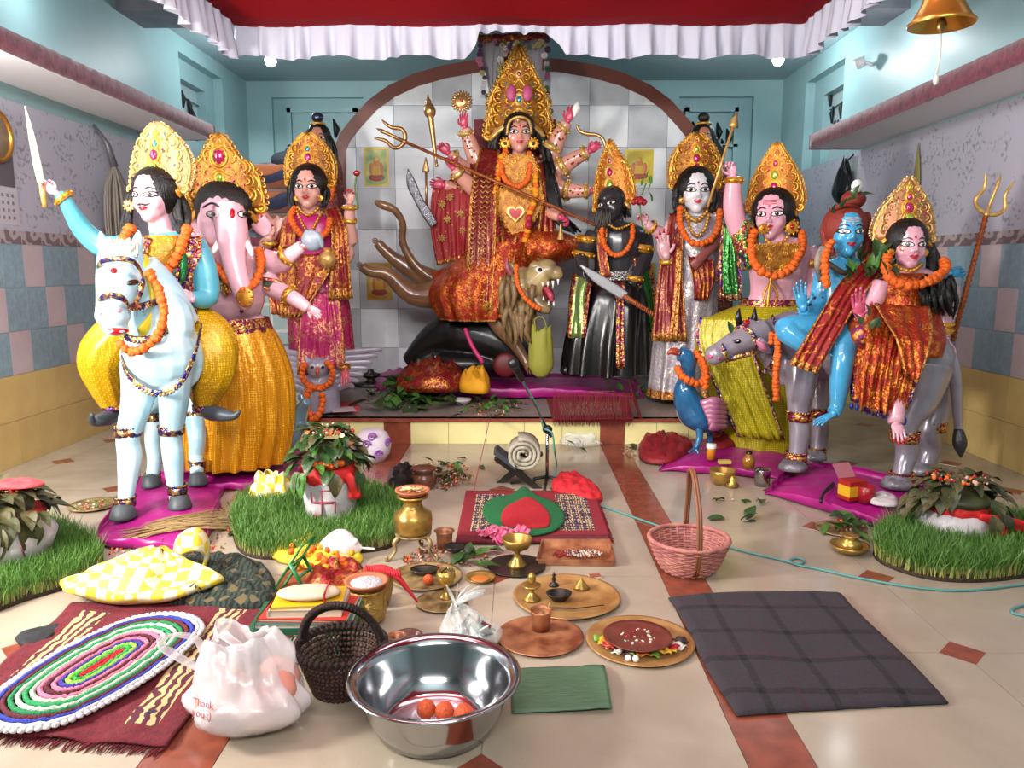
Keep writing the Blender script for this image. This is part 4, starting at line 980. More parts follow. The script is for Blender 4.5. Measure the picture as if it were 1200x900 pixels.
m = M(); lk.T(m, [(420, 244, -.09), (416, 220, -.1), (418, 206, -.1)], [1.2, 1, 1], 6); m2 = M(); m2.ell(lk.p(418, 203, -.1), (4*k, 4*k, 3.4*k)); lk.obj('lotus_stem', m, m_leaf2); lk.obj('lotus_bud', m2, g_red)
m = M(); hand(m, lk.p(404, 432, -.42), (.15, -.6, -.8), (.1, .8, -.5), 24*k, .1, 0, 0, thumb=0); lk.obj('foot', m, [mat('red_foot', '#b04a50', .3, coat=.4), m_nail])
band(lk, (403, 430, -.4), 7, name='anklet', mt=gold_bor, h=2.5)
garland('orange marigold garland around the neck of the pink saree goddess', lk.L([(345, 244, -.1), (341, 256, -.2), (350, 272, -.27), (362, 280, -.3), (377, 277, -.3), (385, 266, -.24), (386, 255, -.14)]), 3.7*lk.s)
# owl
ow = Fig('owl_statue', 'grey lilac owl statue with spread wing at the feet of the pink saree goddess', 'statue', 6.6, 370, 490, PZ)
m_owl = mat('lilac_grey_paint', '#8d8796', .35, coat=.3, bump=.4, bs=25, var=.12, vs=9)
B = M(); ow.E(B, (372, 431, -.05), (13, 12, 13)); ow.T(B, [(372, 440, 0), (376, 460, .04), (380, 482, .05)], [(15, 14), (22, 22), (20, 20)], 16)
for x in (361, 383): ow.T(B, [(x, 424, -.05), (x+(x-372)*.2, 417, -.05)], [4, 1], 8)
rb = remesh(B, .01, 3); ob = BVHTree.FromPolygons([V(p) for p in rb.v], rb.f); body_obj(ow, rb, M(), m_owl)
for x in (366, 378): e = patch(ow, ob, 'eye', x, 430, 4.2, 3.6, mat('pale_owl_eye', '#b9b4bd', .4), .003); patch(ow, ob, 'pupil', x, 430.5, 2, 1.6, m_black, .006, e)
m = M(); ow.T(m, [(372, 431, -.16), (372, 436, -.19), (371.5, 440, -.18)], [2, 2.2, .6], 8); ow.obj('beak', m, mat('orange_beak', '#b05a30', .4))
for sg in (1, -1):
    m = M()
    for k_ in range(7):
        y0 = 412+k_*6; pts = [(386 if sg > 0 else 360, y0+10, .1), ((400+k_) if sg > 0 else 346-k_, y0+3, .14), ((448-k_*5.5) if sg > 0 else (318+k_*4), y0-3+k_*1.5, .18)]
        ow.T(m, pts, [(6, 2.5), (5, 2), (2.2, 1)], 8)
    ow.obj('wing', m, m_owl)
garland('orange marigold ruff around the face of the grey owl', [ow.p(372+18*math.sin(a), 438-17*math.cos(a), -.14-.03*math.cos(a)) for a in [.75+2*PI*.76*i/14 for i in range(15)]], 4*ow.s, step=1.3)
garland('orange marigold string hanging in a loop below the grey owl', ow.L([(362, 458, -.18), (358, 470, -.2), (363, 484, -.22), (368, 492, -.22), (376, 480, -.22), (378, 468, -.2), (376, 458, -.18)]), 4*ow.s)
def attendant(label, Y, x, y, sk, cols, side, gx=None):
    at = Fig('attendant_statue', label, 'statue', Y, x, y+292, PZ); k = at.s
    hd = Head(at.p(x, y, 0), 33*k, yaw=.1*side); B = M(); hd.build(B, at.p(x, y+22, .03)); at.T(B, [(x, y+20, .03), (x, y+28, .03), (x, y+60, .03)], [(10, 8), (24, 12), (20, 13)], 16, ref=(1, 0, 0))
    rb = remesh(B, .01, 2); hd.bvh(rb); body_obj(at, rb, M(), [sk]); hd.face(at.root)
    hd.hair(at.root, [((at.p(x-12, y-4, .02), at.p(x-15, y+12, .02), at.p(x-17, y+26, 0)), 5*k), ((at.p(x+12, y-4, .02), at.p(x+17, y+14, 0), at.p(x+21*(1 if side > 0 else .8), y+40, -.02)), 6*k)])
    m = M(); m.ell(hd.at(0, .72, 0), (7*k, 6*k, 6*k)); at.obj('top_knot', m, mat('dark_blue_knot', '#14182e', .3, coat=.4) if side > 0 else m_hair)
    m = M(); R = hd.R; c = hd.at(0, .5, 0); m.tube([c+hd.r*math.cos(a)*8*k+hd.f*math.sin(a)*8*k for a in [2*PI*i/16 for i in range(16)]], 1.3*k, 6, closed=True); at.obj('hair_ring', m, gold_y)
    at.loft('robe', [(x, y+18, 9, 8), (x+1, y+26, 23, 14), (x+4, y+50, 24, 16), (x+6, y+120, 26, 20), (x+6, y+292, 30, 24)], [cols], 7, .08, cap=False)
    return at
attendant('small attendant figure with dark blue top knot peeping behind the pink saree goddess', 8.1, 373, 163, mat('brown_face_paint', '#a06a58', .3, coat=.4), brocade('maroon_brocade', '#5a1a20', '#a06a50', 26), 1)
garland('orange marigold string hanging on the small attendant with the dark blue top knot', [P(x, y, 7.94) for x, y in ((387, 195), (391, 208), (390, 222), (387, 236))], .032)
attendant('small black haired attendant figure peeping behind the white faced goddess', 8.1, 824, 163, mat('brown_face_paint', '#a06a58', .3, coat=.4), brocade('maroon_brocade', '#5a1a20', '#a06a50', 26), -1)
# blankets and cabinet behind
cb = thing('cabinet', 'pale drawer cabinet with maroon cover in the back left corner', 'cabinet', P(322, 400, 9.8).to_tuple()[:2]+(0,))
a = P(288, 283, 9.5); b = P(350, 283, 9.5)
obj('cabinet_body', M().box((a.x-.1, 9.5, 0), (b.x, 10.2, a.z)), white_p, cb, smooth=False)
obj('cover', M().box((a.x-.12, 9.46, a.z-.06), (b.x+.02, 10.2, a.z+.05)), m_mar, cb, smooth=False)
for j in range(5):
    for i in range(2):
        w_ = (b.x-a.x+.1)/2; x0_ = a.x-.1+w_*i; z_ = a.z-.1-(j+1)*.33
        o = obj('drawer', M().box((x0_+.02, 9.48, z_+.02), (x0_+w_-.02, 9.5, z_+.31)), mat('drawer_front', '#a9bfc0', .4), cb, smooth=False)
        obj('handle', M().box((x0_+w_*.35, 9.46, z_+.15), (x0_+w_*.65, 9.48, z_+.17)), mat('drawer_handle', '#6f7f88', .4), o, smooth=False)
def stripes():
    m, nt, b = _nt('tiger_striped_blanket'); n = N(nt); tc = n('TexCoord').outputs['Object']
    wv = n('TexWave', {'Vector': n('Mapping', {0: tc, 2: (0, .35, 0)}).outputs[0], 'Scale': 1.25, 'Distortion': 5.0, 'Detail': 1.5, 'Detail Scale': 1.2}, bands_direction='Z').outputs['Fac']
    c = n.mix(n.step(wv, .5, .6), col('#9a5228'), col('#2a2c48')); nt.links.new(c, b.inputs['Base Color']); b.inputs['Roughness'].default_value = .9; b.inputs['Sheen Weight'].default_value = .3
    t = n('TexNoise', {'Vector': tc, 'Scale': 12.0, 'Detail': 3.0}).outputs['Fac']; nt.links.new(n('Bump', {'Strength': .6, 'Distance': .03, 'Height': t}).outputs[0], b.inputs['Normal']); return m
mst = stripes()
bl = thing('folded_blankets', 'folded orange and dark blue tiger striped blankets piled on the corner cabinet', 'blanket', (((a+b)/2).x, 9.8, a.z+.05))
z_ = a.z+.05
for i, hh in enumerate((.3, .3, .32)):
    x1_ = b.x+.0; x0_ = a.x-.02+.03*i; m = M(); n = 30; R_ = []
    for q in range(13):
        y = 9.45+.6*q/12; w = math.sin(PI*min(1, max(0, (q+.3)/12.6)))**.25; R_.append([V(((x0_+x1_)/2+(x1_-x0_)/2*w*abs(math.cos(t))**.5*(1 if math.cos(t) > 0 else -1), y, z_+hh/2+hh/2*w*abs(math.sin(t))**.7*(1 if math.sin(t) > 0 else -1)+.012*math.sin(6*t+q))) for t in [2*PI*j/n for j in range(n)]])
    m.rings(R_); obj('blanket', m, mst, bl); z_ += hh-.01
m = M(); q = P(338, 184, 9.7); m.ell(q+V((0, 0, -.05)), (.22, .2, .12)); m.ell(q+V((.05, 0, .02)), (.1, .1, .12)); tag(obj('cloth_bundle', m, mat('slate_cloth', '#2c3440', .8, bump=1, bs=14), None, q), 'dark slate cloth bundle on top of the tiger striped blankets', 'cloth')
# posters
def poster(label, x0_, y0_, x1_, y1_, cols, fig=True):
    p = P(x0_, y0_, YA-.02); q = P(x1_, y1_, YA-.02); w, h = q.x-p.x, p.z-q.z; t = thing('poster', label, 'poster', ((p.x+q.x)/2, YA-.02, q.z), 'paper pictures on the marble panel')
    y = YA-.019
    obj('paper', M().box((p.x, y, q.z), (q.x, y+.003, p.z)), mat('poster_'+cols[0].strip('#'), cols[0], .35, metal=.3), t, smooth=False)
    m = M(); b_ = w*.07
    m.box((p.x+b_, y-.0015, q.z+b_), (q.x-b_, y, p.z-b_)); obj('print', m, mat('posterprint_'+cols[1].strip('#'), cols[1], .3, c2=cols[2], vs=9), t, smooth=False)
    if fig:
        cx, cz = (p.x+q.x)/2, (p.z+q.z)/2; m = M(); R = eul(PI/2, 0, 0)
        for (dx, dz, rx, rz, mi) in ((0, -.28, .32, .1, 2), (0, -.1, .24, .2, 0), (0, .08, .13, .12, 1), (0, .2, .09, .08, 0), (-.2, -.05, .08, .16, 1), (.2, -.05, .08, .16, 1)):
            m.ell(V((cx+dx*w, y-.0015, cz+dz*h)), (rx*w, .002, rz*h), n=12, m=6, mi=mi)
        obj('printed_figure', m, [mat('print_gold', '#c9a02a', .4), mat('print_orange', '#c07048', .4), mat('print_red', '#a04038', .4)], t)
    return t
poster('framed gold edged picture of a seated golden figure on green ground', 426, 173, 456, 218, ('#b59a2a', '#5f9a70', '#c9c070'))
poster('small gold foil picture behind the paws of the lion', 429, 308, 460, 352, ('#c9a040', '#b88a30', '#d9c070'))
poster('yellow picture sheet behind the crown of the dark bearded demon', 733, 175, 765, 215, ('#c9b030', '#bfa52c', '#c9b83a'))
poster('gold edged picture above the rose, behind the dark demon shoulder', 756, 308, 768, 330, ('#b59a2a', '#b0904a', '#8a9a60'), False)
# ================================================================ CENTRAL TEN-ARMED GODDESS
plat('magenta satin covered platform on the plinth under the central goddess group', [P(448, 462, 7.4), P(752, 462, 7.45), P(740, 440, 8.55), P(470, 440, 8.55)], .1, z0=PZ)
dg = Fig('ten_armed_goddess_statue', 'ten armed central goddess statue in red saree with tall gold crown seated on the lion', 'statue', 8.0, 605, 400, PZ)
k = dg.s
hd = Head(dg.p(608.5, 157, -.08), 45*k, yaw=.05); B = M(); hd.build(B, dg.p(608, 195, .0), .17)
dg.T(B, [(608, 182, 0), (608, 195, 0), (608, 225, -.02), (606, 260, 0), (610, 285, 0)], [(16, 12), (34, 18), (30, 22), (26, 20), (34, 26)], 20, ref=(1, 0, 0))
ARMS = [([(582, 198, .05), (560, 188, .05), (551, 168, .02), (545, 150, -.02)], [12, 10.5, 9, 6.5]),
        ([(580, 206, .05), (556, 208, .06), (538, 192, 0), (526, 180, -.06)], [12, 10, 8, 6]),
        ([(582, 204, -.04), (562, 222, -.1), (546, 212, -.18), (532, 198, -.24)], [12, 10.5, 9, 6]),
        ([(580, 212, .05), (556, 226, .06), (534, 220, .02), (521, 217, -.02)], [11, 9, 7, 5.5]),
        ([(638, 196, .06), (648, 176, .05), (656, 158, .02), (665, 143, -.02)], [11.5, 10.5, 9, 6.5]),
        ([(640, 204, .03), (658, 196, 0), (674, 186, -.04), (690, 178, -.08)], [11.5, 10, 8.5, 6]),
        ([(640, 214, .03), (660, 222, 0), (676, 224, -.04), (692, 224, -.08)], [11.5, 10, 8, 6]),
        ([(636, 215, -.05), (640, 240, -.12), (648, 250, -.22), (656, 254, -.28)], [11, 9, 7.5, 5.5])]
for a, r in ARMS: dg.T(B, a, r, 12)
rb = remesh(B, .0125, 3); hd.bvh(rb); ex = M()
HN = [((-.1, -.1, .95), (.2, -1, 0), .55, 1), ((-.7, -.1, .6), (0, -1, -.2), .75, -1), ((-.5, -.2, .8), (.2, -1, .1), .95, -1), ((-.95, 0, .1), (0, -1, 0), .6, -1),
      ((.35, -.1, .9), (-.1, -1, 0), .5, 1), ((.75, -.1, .6), (0, -1, -.3), .7, 1), ((.95, -.1, 0), (0, -1, .1), .75, 1), ((.6, -.4, -.3), (0, -.6, -.6), .8, 1)]
for (a, r), (d, n_, c_, mi_) in zip(ARMS, HN): hand(ex, dg.p(*a[-1]), d, n_, 24*k, c_, 1, 1, mir=mi_)
sk = mat('peach_goddess_paint', '#c98d7c', .25, coat=.5, var=.06, vs=5); hp = mat('rose_palm_paint', '#c04460', .3)
body_obj(dg, rb, ex, [sk, hp])
hd.face(dg.root, sc=1.02)
hd.hair(dg.root, [((dg.p(630, 150, .03), dg.p(640, 178, -.02), dg.p(646, 205, -.1)), 7*k), ((dg.p(640, 190, -.06), dg.p(648, 222, -.16), dg.p(655, 250, -.18), dg.p(676, 272, -.12)), 8*k), ((dg.p(588, 150, .03), dg.p(580, 168, .0), dg.p(578, 190, -.02)), 8*k)], n=9)
m = M(); r_ = random.Random(4)
for i in range(14):
    o = r_.uniform(-7, 7); dg.T(m, [(636+o*.5, 200, -.1), (646+o*.6, 225, -.2), (652+o*.8, 252, -.24), (668+o, 272+o*.4, -.25)], [3, 3.4, 3.2, .8], 6, 4)
dg.obj('loose_hair', m, m_hair)
DPR = [(-.13, 1.0), (-.03, 1.0), (.06, .95), (.16, .88), (.28, .92), (.4, .8), (.52, .62), (.64, .45), (.78, .28), (.9, .13), (1.0, .03)]
crown(dg.root, hd, 76*k, 88*k, DPR, (gold, gold_y, gold_p), base=.26, gems=[g_blue, gold, g_pink], seed=11, arch=.14, big=[(.3, .05), (.14, .03), (.62, .035)], fwd=.0)
m = M()
for q in (-1, 1): m.ell(hd.at(q*.2, .98, .0), (.13*hd.h, .06*hd.h, .2*hd.h), hd.R, 12, 8)
dg.obj('crown_cap', m, mat('pink_velvet', '#a8406a', .5))
for q in (-1, 1):
    for j in range(3): pass
for x in (592, 625): earring(dg.root, dg.p(x, 168, -.16), 6*k, gold_y, m_black)
m = M()
dg.T(m, [(594, 158, -.2), (597, 143, -.24), (608, 137, -.27), (620, 142, -.24), (623, 157, -.2)], 1.6, 6); m.ell(dg.p(607, 141, -.28), (2.5*k,)*3); dg.obj('forehead_chain', m, gold_p)
# gold chest ornaments
def plate(fig, name, pts, mts, bx, by, dy, th=.02, scr=9, seed=0, sz=6):
    "ornamental flat-backed plate: outline in px at dy, scroll relief, mats = (plate, relief, gem)"
    k = fig.s; m = M(); o = fig.p(bx, by, dy); m.prism([((x-bx)*k, -(y-by)*k) for x, y in pts], (o, (1, 0, 0), (0, 0, 1), (0, -1, 0)), th)
    a = fig.obj(name, m, mts[0], smooth=False); m = M(); r = random.Random(seed); xs_ = [p[0] for p in pts]; ys_ = [p[1] for p in pts]
    q = [V((x, 0, z)) for x, z in [((x-bx)*k, -(y-by)*k) for x, y in pts]]
    for p in resample(q+[q[0]], sz*.8*k): spiral(m, o+p+V((0, -th, 0)), V((1, 0, 0)), V((0, 0, 1)), sz*.42*k, 1.0, .7*k, 1, r.uniform(0, 6), 9, 0, 5)
    for _ in range(scr*3):
        x, y = r.uniform(min(xs_), max(xs_)), r.uniform(min(ys_), max(ys_)); inside = False; j = len(pts)-1
        for i in range(len(pts)):
            if (pts[i][1] > y) != (pts[j][1] > y) and x < (pts[j][0]-pts[i][0])*(y-pts[i][1])/(pts[j][1]-pts[i][1])+pts[i][0]: inside = not inside
            j = i
        if inside: spiral(m, o+V(((x-bx)*k, -th, -(y-by)*k)), V((1, 0, 0)), V((0, 0, 1)), sz*.5*k, 1.4, .8*k, r.choice((-1, 1)), r.uniform(0, 6), 12, 0, 5)
    fig.obj('relief', m, mts[1], a, kind='stuff'); return a, o
dg.loft('bodice', [(608, 188, 20, 15), (608, 196, 34, 21), (608, 215, 33, 25), (607, 240, 29, 24), (606, 268, 30, 24), (610, 290, 36, 30)], [red_br], 5, .04)
a, o = plate(dg, 'collar_ornament', [(593, 184), (623, 184), (630, 200), (622, 216), (608, 222), (594, 216), (586, 200)], [gold, gold_y], 608, 200, -.24)
a, o = plate(dg, 'breast_ornament', [(584, 222), (632, 222), (636, 238), (622, 262), (612, 276), (604, 278), (594, 264), (580, 240)], [gold, gold_y], 605, 245, -.27, seed=2)
def heart(c, s_, mt, par, name='heart'):
    pl_ = [(16*math.sin(t)**3/16*s_, (13*math.cos(t)-5*math.cos(2*t)-2*math.cos(3*t)-math.cos(4*t))/16*s_) for t in [2*PI*i/24 for i in range(24)]]
    return obj(name, M().prism(pl_, (c, (1, 0, 0), (0, 0, 1), (0, -1, 0)), .02), mt, par, smooth=False)
heart(dg.p(604, 250, -.33), 10*k, gold_p, a, 'heart_rim'); heart(dg.p(604, 250, -.35), 7.5*k, g_red, a)
garland('thick orange marigold garland close around the neck of the ten armed goddess', dg.L([(592, 178, -.16), (588, 195, -.26), (592, 210, -.31), (604, 219, -.33), (617, 212, -.31), (621, 196, -.26), (620, 178, -.16)]), 3.3*k, step=1.0)
gl = garland('long yellow and red flower garland hanging to the lap of the ten armed goddess', dg.L([(588, 185, -.2), (581, 225, -.3), (580, 262, -.33), (583, 290, -.35), (596, 300, -.36), (608, 296, -.36), (617, 278, -.35), (620, 255, -.33), (628, 225, -.3), (626, 190, -.2)]), 4*k, kinds=(0, 2, 2), step=1.3)
m_rose = mat('rose_red_petals', '#a01030', .6, bump=.8, bs=60)
for x, y in ((580, 256), (581, 264), (620, 256), (619, 264), (582, 272), (596, 308), (597, 330), (598, 338)):
    m = M(); m.ell(dg.p(x, y, -.38), (4*k, 4*k, 4.5*k), n=9, m=7); obj('red_flower', m, m_rose, gl)
bangs = [((546, 156, 0), (545, 148, -.02), 8), ((531, 184, -.04), (525, 179, -.07), 7.5), ((536, 203, -.22), (531, 197, -.25), 8), ((660, 150, 0), (666, 142, -.02), 8), ((685, 180, -.07), (692, 177, -.09), 7.5), ((687, 224, -.07), (694, 224, -.08), 7.5), ((645, 172, .03), (652, 160, .02), 11), ((660, 195, 0), (668, 190, -.02), 11), ((665, 223, -.01), (672, 224, -.03), 10)]
for a_, b_, r in bangs: bangle(dg.root, dg.p(*a_), dg.p(*b_)-dg.p(*a_), r*k, gold_p, 1.0)
# henna dots on the arms
hm = M(); bv = hd.t; r_ = random.Random(2)
for x0_, y0_, x1_, y1_ in ((553, 180, 546, 160), (652, 166, 660, 152), (664, 194, 684, 181), (662, 224, 686, 224), (542, 198, 534, 188)):
    for i in range(9):
        t = i/8; x = x0_+(x1_-x0_)*t+4*math.sin(i*2.1); y = y0_+(y1_-y0_)*t+4*math.cos(i*1.7); q = onto(bv, dg, x, y, .002); hm.ell(q, (1.3*k,)*3, n=6, m=4)
dg.obj('henna_dots', hm, mat('henna_brown', '#6a2018', .5), kind='stuff')
# saree
dg.loft('saree_lap', [(608, 266, 30, 26), (622, 276, 48, 34, -.02), (634, 288, 50, 38, -.04), (630, 300, 46, 36, -.04), (612, 312, 34, 30, 0)], [orange_br], 9, .05)
dg.loft('saree_skirt', [(595, 285, 34, 40, -.1), (575, 315, 52, 46, -.1), (562, 340, 58, 48, -.12), (562, 362, 52, 46, -.14), (562, 374, 44, 44, -.14)], [orange_br, gold_bor], 15, .05, border=.08, cap=False)
dg.panel('saree_border_drape', [(505, 318, -.1), (512, 342, -.3), (524, 366, -.42)], [(600, 300, -.44), (602, 340, -.52), (598, 374, -.52)], [orange_br, gold_bor], 6, 3, border=.0, bot=.14)
dg.panel('front_pleat', [(588, 275, -.36), (586, 320, -.48), (582, 366, -.54)], [(606, 275, -.36), (602, 320, -.5), (599, 368, -.56)], [red_br, gold_bor], 3, 2, border=.12, bot=.05)
dg.panel('aanchal', [(563, 172, .02), (553, 215, -.26), (548, 280, -.4), (543, 360, -.5)], [(586, 176, -.1), (582, 215, -.3), (581, 280, -.46), (577, 366, -.56)], [red_net, gold_bor], 3, 2, border=.08, bot=.05)
dg.panel('shoulder_drape', [(552, 176, .04), (548, 190, .02), (552, 205, -.04), (556, 225, -.1)], [(580, 176, -.04), (586, 200, -.2), (584, 215, -.28), (584, 240, -.3)], [red_net, gold_bor], 3, 2, border=.06)
dg.panel('shoulder_drape', [(626, 185, -.1), (632, 210, -.25), (634, 240, -.28), (630, 272, -.3)], [(642, 184, .04), (648, 210, -.06), (650, 240, -.12), (652, 280, -.2)], [red_br, gold_bor], 3, 2, border=.12)
flo = brocade('red_cloth_gold_flowers', '#8c0c14', '#c99a5a', 9, cover=.0, bump=.3, rough=.6, metal=0, gm=.3)
sh = dg.panel('arm_shawl', [(512, 212, .02), (506, 230, -.02), (505, 270, -.04), (512, 312, -.06)], [(546, 210, -.02), (552, 230, -.08), (552, 270, -.1), (549, 302, -.12)], [flo, gold_bor], 4, 3, bot=.06)
m = M()
for (x, y) in ((518, 239), (541, 219), (540, 250), (524, 257), (518, 279), (527, 231), (542, 270)):
    c = dg.p(x, y, -.1)
    for j in range(8):
        a_ = j*PI/4; m.tube([c+V((math.cos(a_)*1.2*k, 0, math.sin(a_)*1.2*k)), c+V((math.cos(a_)*4.4*k, 0, math.sin(a_)*4.4*k))], [.8*k, .9*k], 5)
    m.ell(c, (1.2*k,)*3, n=6, m=4)
dg.obj('gold_flower_motifs', m, gold_p, sh, kind='stuff')
m = M()
for i in range(26):
    t = i/25
    for xx in (558, 567, 573):
        x = xx-9*t; y = 205+150*t; dyy = -.33-.22*t
        dg.T(m, [(x-3, y, dyy), (x, y+3, dyy-.01), (x+3, y, dyy)], .7, 4, 1)
dg.obj('zigzag_embroidery', m, gold_p, kind='stuff')
m = M(); m.box((0, 0, 0), (1, 1, 1)); a_, b_ = dg.p(555, 140, .3), dg.p(650, 300, .3)
obj('throne_back', M().box((a_.x, 8.3, b_.z), (b_.x, 8.36, a_.z)), mat('throne_red', '#6a1822', .7), dg.root, smooth=False)
# weapons (held)
def held(name, label, m, mt, cat, loc): return tag(obj(name, m, mt, None, loc), label, cat)
br = mat('copper_gold_metal', '#b98a58', .3, metal=.8, bump=.2, bs=40)
def trident(fig, name, label, base, tip, head_c, axis_px, w, hl, mts, rs=2.2, wrap=True):
    t = thing(name, label, 'trident', fig.p(*base)); k = fig.s; A, Bp = fig.p(*base), fig.p(*head_c); d = (fig.p(*tip)-Bp).normalized(); s_ = d.cross(V((0, 1, 0))).normalized()
    m = M(); m.tube([A, Bp], rs*k, 8)
    if wrap:
        L_ = (Bp-A).length; n_ = int(L_/(2.2*rs*k)); ax = (Bp-A).normalized(); u = ax.orthogonal().normalized(); v_ = ax.cross(u)
        m.tube([A+(Bp-A)*(i/(n_*4))+(u*math.cos(i*PI/2)+v_*math.sin(i*PI/2))*rs*k for i in range(n_*4+1)], rs*.45*k, 4)
    obj('shaft', m, mts[0], t); W_, HL = w*k, hl*k
    for q in (-1, 0, 1):
        m = M()
        if q == 0: m.tube([Bp, Bp+d*HL*.5, Bp+d*HL*.8, Bp+d*HL], [2.2*k, 1.8*k, 2.2*k, .3*k], 8)
        else: m.tube([Bp, Bp+d*HL*.06+s_*q*W_*.3, Bp+d*HL*.25+s_*q*W_*.5, Bp+d*HL*.55+s_*q*W_*.36, Bp+d*HL*.8+s_*q*W_*.42, Bp+d*HL*.95+s_*q*W_*.5], [2.4*k, 2.4*k, 2.2*k, 2*k, 1.6*k, .3*k], 8, 0, 3)
        obj('prong', m, mts[1], t)
    m = M(); m.ell(Bp, (3.4*k,)*3, n=10, m=7); obj('collar', m, mts[1], t); return t
trident(dg, 'trident', 'long gold wrapped trident slanting from the ten armed goddess to the demon chest', (728, 277, -.5), (436, 148, -.3), (474, 166, -.3), None, 22, 34, (mat('copper_red_wrap', '#a85a30', .3, metal=.7, bump=1, bs=120), br), 1.7)
m = M(); c = dg.p(541, 119, -.04); R = eul(PI/2, 0, 0)
m.lathe([(.001, .02), (7*k, .02), (8*k, .012), (8*k, -.012), (.001, -.02)], c, 24, R)
for i in range(20):
    a_ = 2*PI*i/20; dv = V((math.cos(a_), 0, math.sin(a_))); tv = V((-math.sin(a_), 0, math.cos(a_))); m.tube([c+dv*6*k, c+dv*10*k+tv*1*k, c+dv*12.5*k+tv*2.2*k], [(1.4*k, 1.6*k), (1.5*k, 1.5*k), (.3*k, .3*k)], 6, 0, 2)
m.ell(c+V((0, -.03, 0)), (1.8*k,)*3, n=8, m=6, mi=1); held('discus', 'gold toothed discus above the upper left hand of the central goddess', m, [br, g_red], 'discus', c)
m = M(); A, Bp = dg.p(512, 196, -.12), dg.p(501, 110, -.1); d = (Bp-A); R = d.to_track_quat('Z', 'Y').to_matrix(); L_ = d.length
m.lathe([(.001, 0), (2.5*k, .01), (1.6*k, .03), (1.7*k, L_*.12), (2.5*k, L_*.3), (3.4*k, L_*.62), (4*k, L_*.64), (3.2*k, L_*.67), (6*k, L_*.71), (7*k, L_*.77), (5.5*k, L_*.84), (3*k, L_*.87), (3.5*k, L_*.9), (1.5*k, L_*.94), (.001, L_)], A, 16, R)
held('mace', 'gold mace held upright in a hand of the central goddess', m, br, 'mace', A)
m = M(); dg.T(m, [(500, 246, -.06), (499, 200, -.06)], 1.5, 8, 1); dg.T(m, [(499, 202, -.06), (499, 196, -.06), (499, 184, -.06)], [(4, 1.5), (3.4, 1.2), (.4, .3)], 8, 2, ref=(1, 0, 0)); held('spear', 'thin gold spear held above the red flowered shawl', m, br, 'spear', dg.p(500, 246, -.06))
m = M(); dg.T(m, [(509, 264, -.1), (500, 250, -.1), (490, 233, -.1), (482, 215, -.1), (478, 198, -.1)], [(5, 1.4), (6, 1.4), (5, 1.4), (5.5, 1.3), (.8, .5)], 8, 4, ref=(1, 0, 0)); held('curved_sword', 'silver foil curved sword left of the red flowered shawl', m, mat('silver_foil', '#8d8f95', .25, metal=.8, bump=1, bs=80), 'sword', dg.p(509, 264, -.1))
m = M(); m.lathe([(.001, -9*k), (2.5*k, -5*k), (4.5*k, 0), (3.6*k, 4*k), (1.4*k, 7*k), (.001, 8.5*k)], dg.p(675, 128, -.16), 14, eul(0, .25, 0)); held('conch_shell', 'white conch in the top right palm of the central goddess', m, mat('white_shell', '#e0d8d8', .3), 'conch', dg.p(675, 128, -.16))
m = M(); dg.T(m, [(676, 146, -.14), (679, 153, -.14), (688, 157, -.15), (699, 158, -.16), (707, 164, -.17), (711, 180, -.17), (710, 200, -.16), (715, 206, -.16), (710, 212, -.16), (709, 240, -.16)], [1, 1.8, 2.2, 2, 2, 2, 2, 2.4, 1.8, 1], 8); dg.T(m, [(703, 202, -.16), (706, 197, -.16), (712, 208, -.16), (720, 206, -.16), (720, 200, -.16)], [.8, 1.4, 1.6, 1.4, .8], 6); held('bow', 'thin gold bow held by the right hands of the central goddess', m, br, 'bow', dg.p(709, 240, -.16))
m = M(); m.lathe([(4.2*k, -10*k), (3.6*k, -8*k), (2*k, -2*k), (1*k, 2*k), (1.2*k, 5*k), (.001, 7*k)], dg.p(657, 270, -.36), 14); held('hand_bell', 'small pale bell hanging from the lowest right hand of the central goddess', m, gold_p, 'bell', dg.p(657, 270, -.36))
# flower decked hanging behind the crown
hc = thing('backdrop_hanging', 'grey gauze hanging edged with flower strings and a red band above the tall central crown', 'hanging', P(603, 60, 8.7))
Fh = Fig.__new__(Fig); Fh.Y = 8.88; Fh.s = 8.88*.99/900; Fh.root = hc
m_gz = mat('grey_gauze', '#8f8b92', .7, bump=.5, bs=9)
Fh.panel('gauze', [(564, 44, 0), (566, 70, 0), (572, 100, .02), (580, 140, .04)], [(600, 40, 0), (592, 64, 0), (584, 100, .02), (586, 140, .04)], [m_gz], 3, 2)
Fh.panel('gauze', [(598, 44, .1), (597, 70, .1), (596, 100, .1), (596, 140, .1)], [(642, 44, .08), (641, 70, .08), (638, 100, .08), (634, 140, .08)], [m_gz], 4, 2)
Fh.panel('gauze', [(584, 44, .12), (582, 140, .12)], [(604, 44, .12), (602, 140, .12)], [mat('dark_purple_cloth', '#4a2440', .6, bump=1, bs=30)], 4, 2)
Fh.panel('red_band', [(559, 41, -.04), (560, 50, -.04)], [(644, 38, -.04), (643, 46, -.04)], [red_br, gold_bor], 4, 1.4, k=3)
wf = M(); wf.ell((0, 0, 0), (.4, .4, .4), n=7, m=5)
for i in range(7): wf.ell((math.cos(i*.9)*.7, -.1, math.sin(i*.9)*.7), (.42, .2, .42), n=6, m=4)
wfl = [wf.mesh('small_flower', mat('white_flower', '#c9bfc4', .7)), wf.mesh('small_flower', mat('pink_flower', '#a8607a', .7)), wf.mesh('small_flower', mat('dark_petals', '#4a2848', .7)), wf.mesh('small_flower', mat('green_petals', '#4a6a50', .7)), wf.mesh('small_flower', mat('yellow_petals', '#a89a60', .7))]
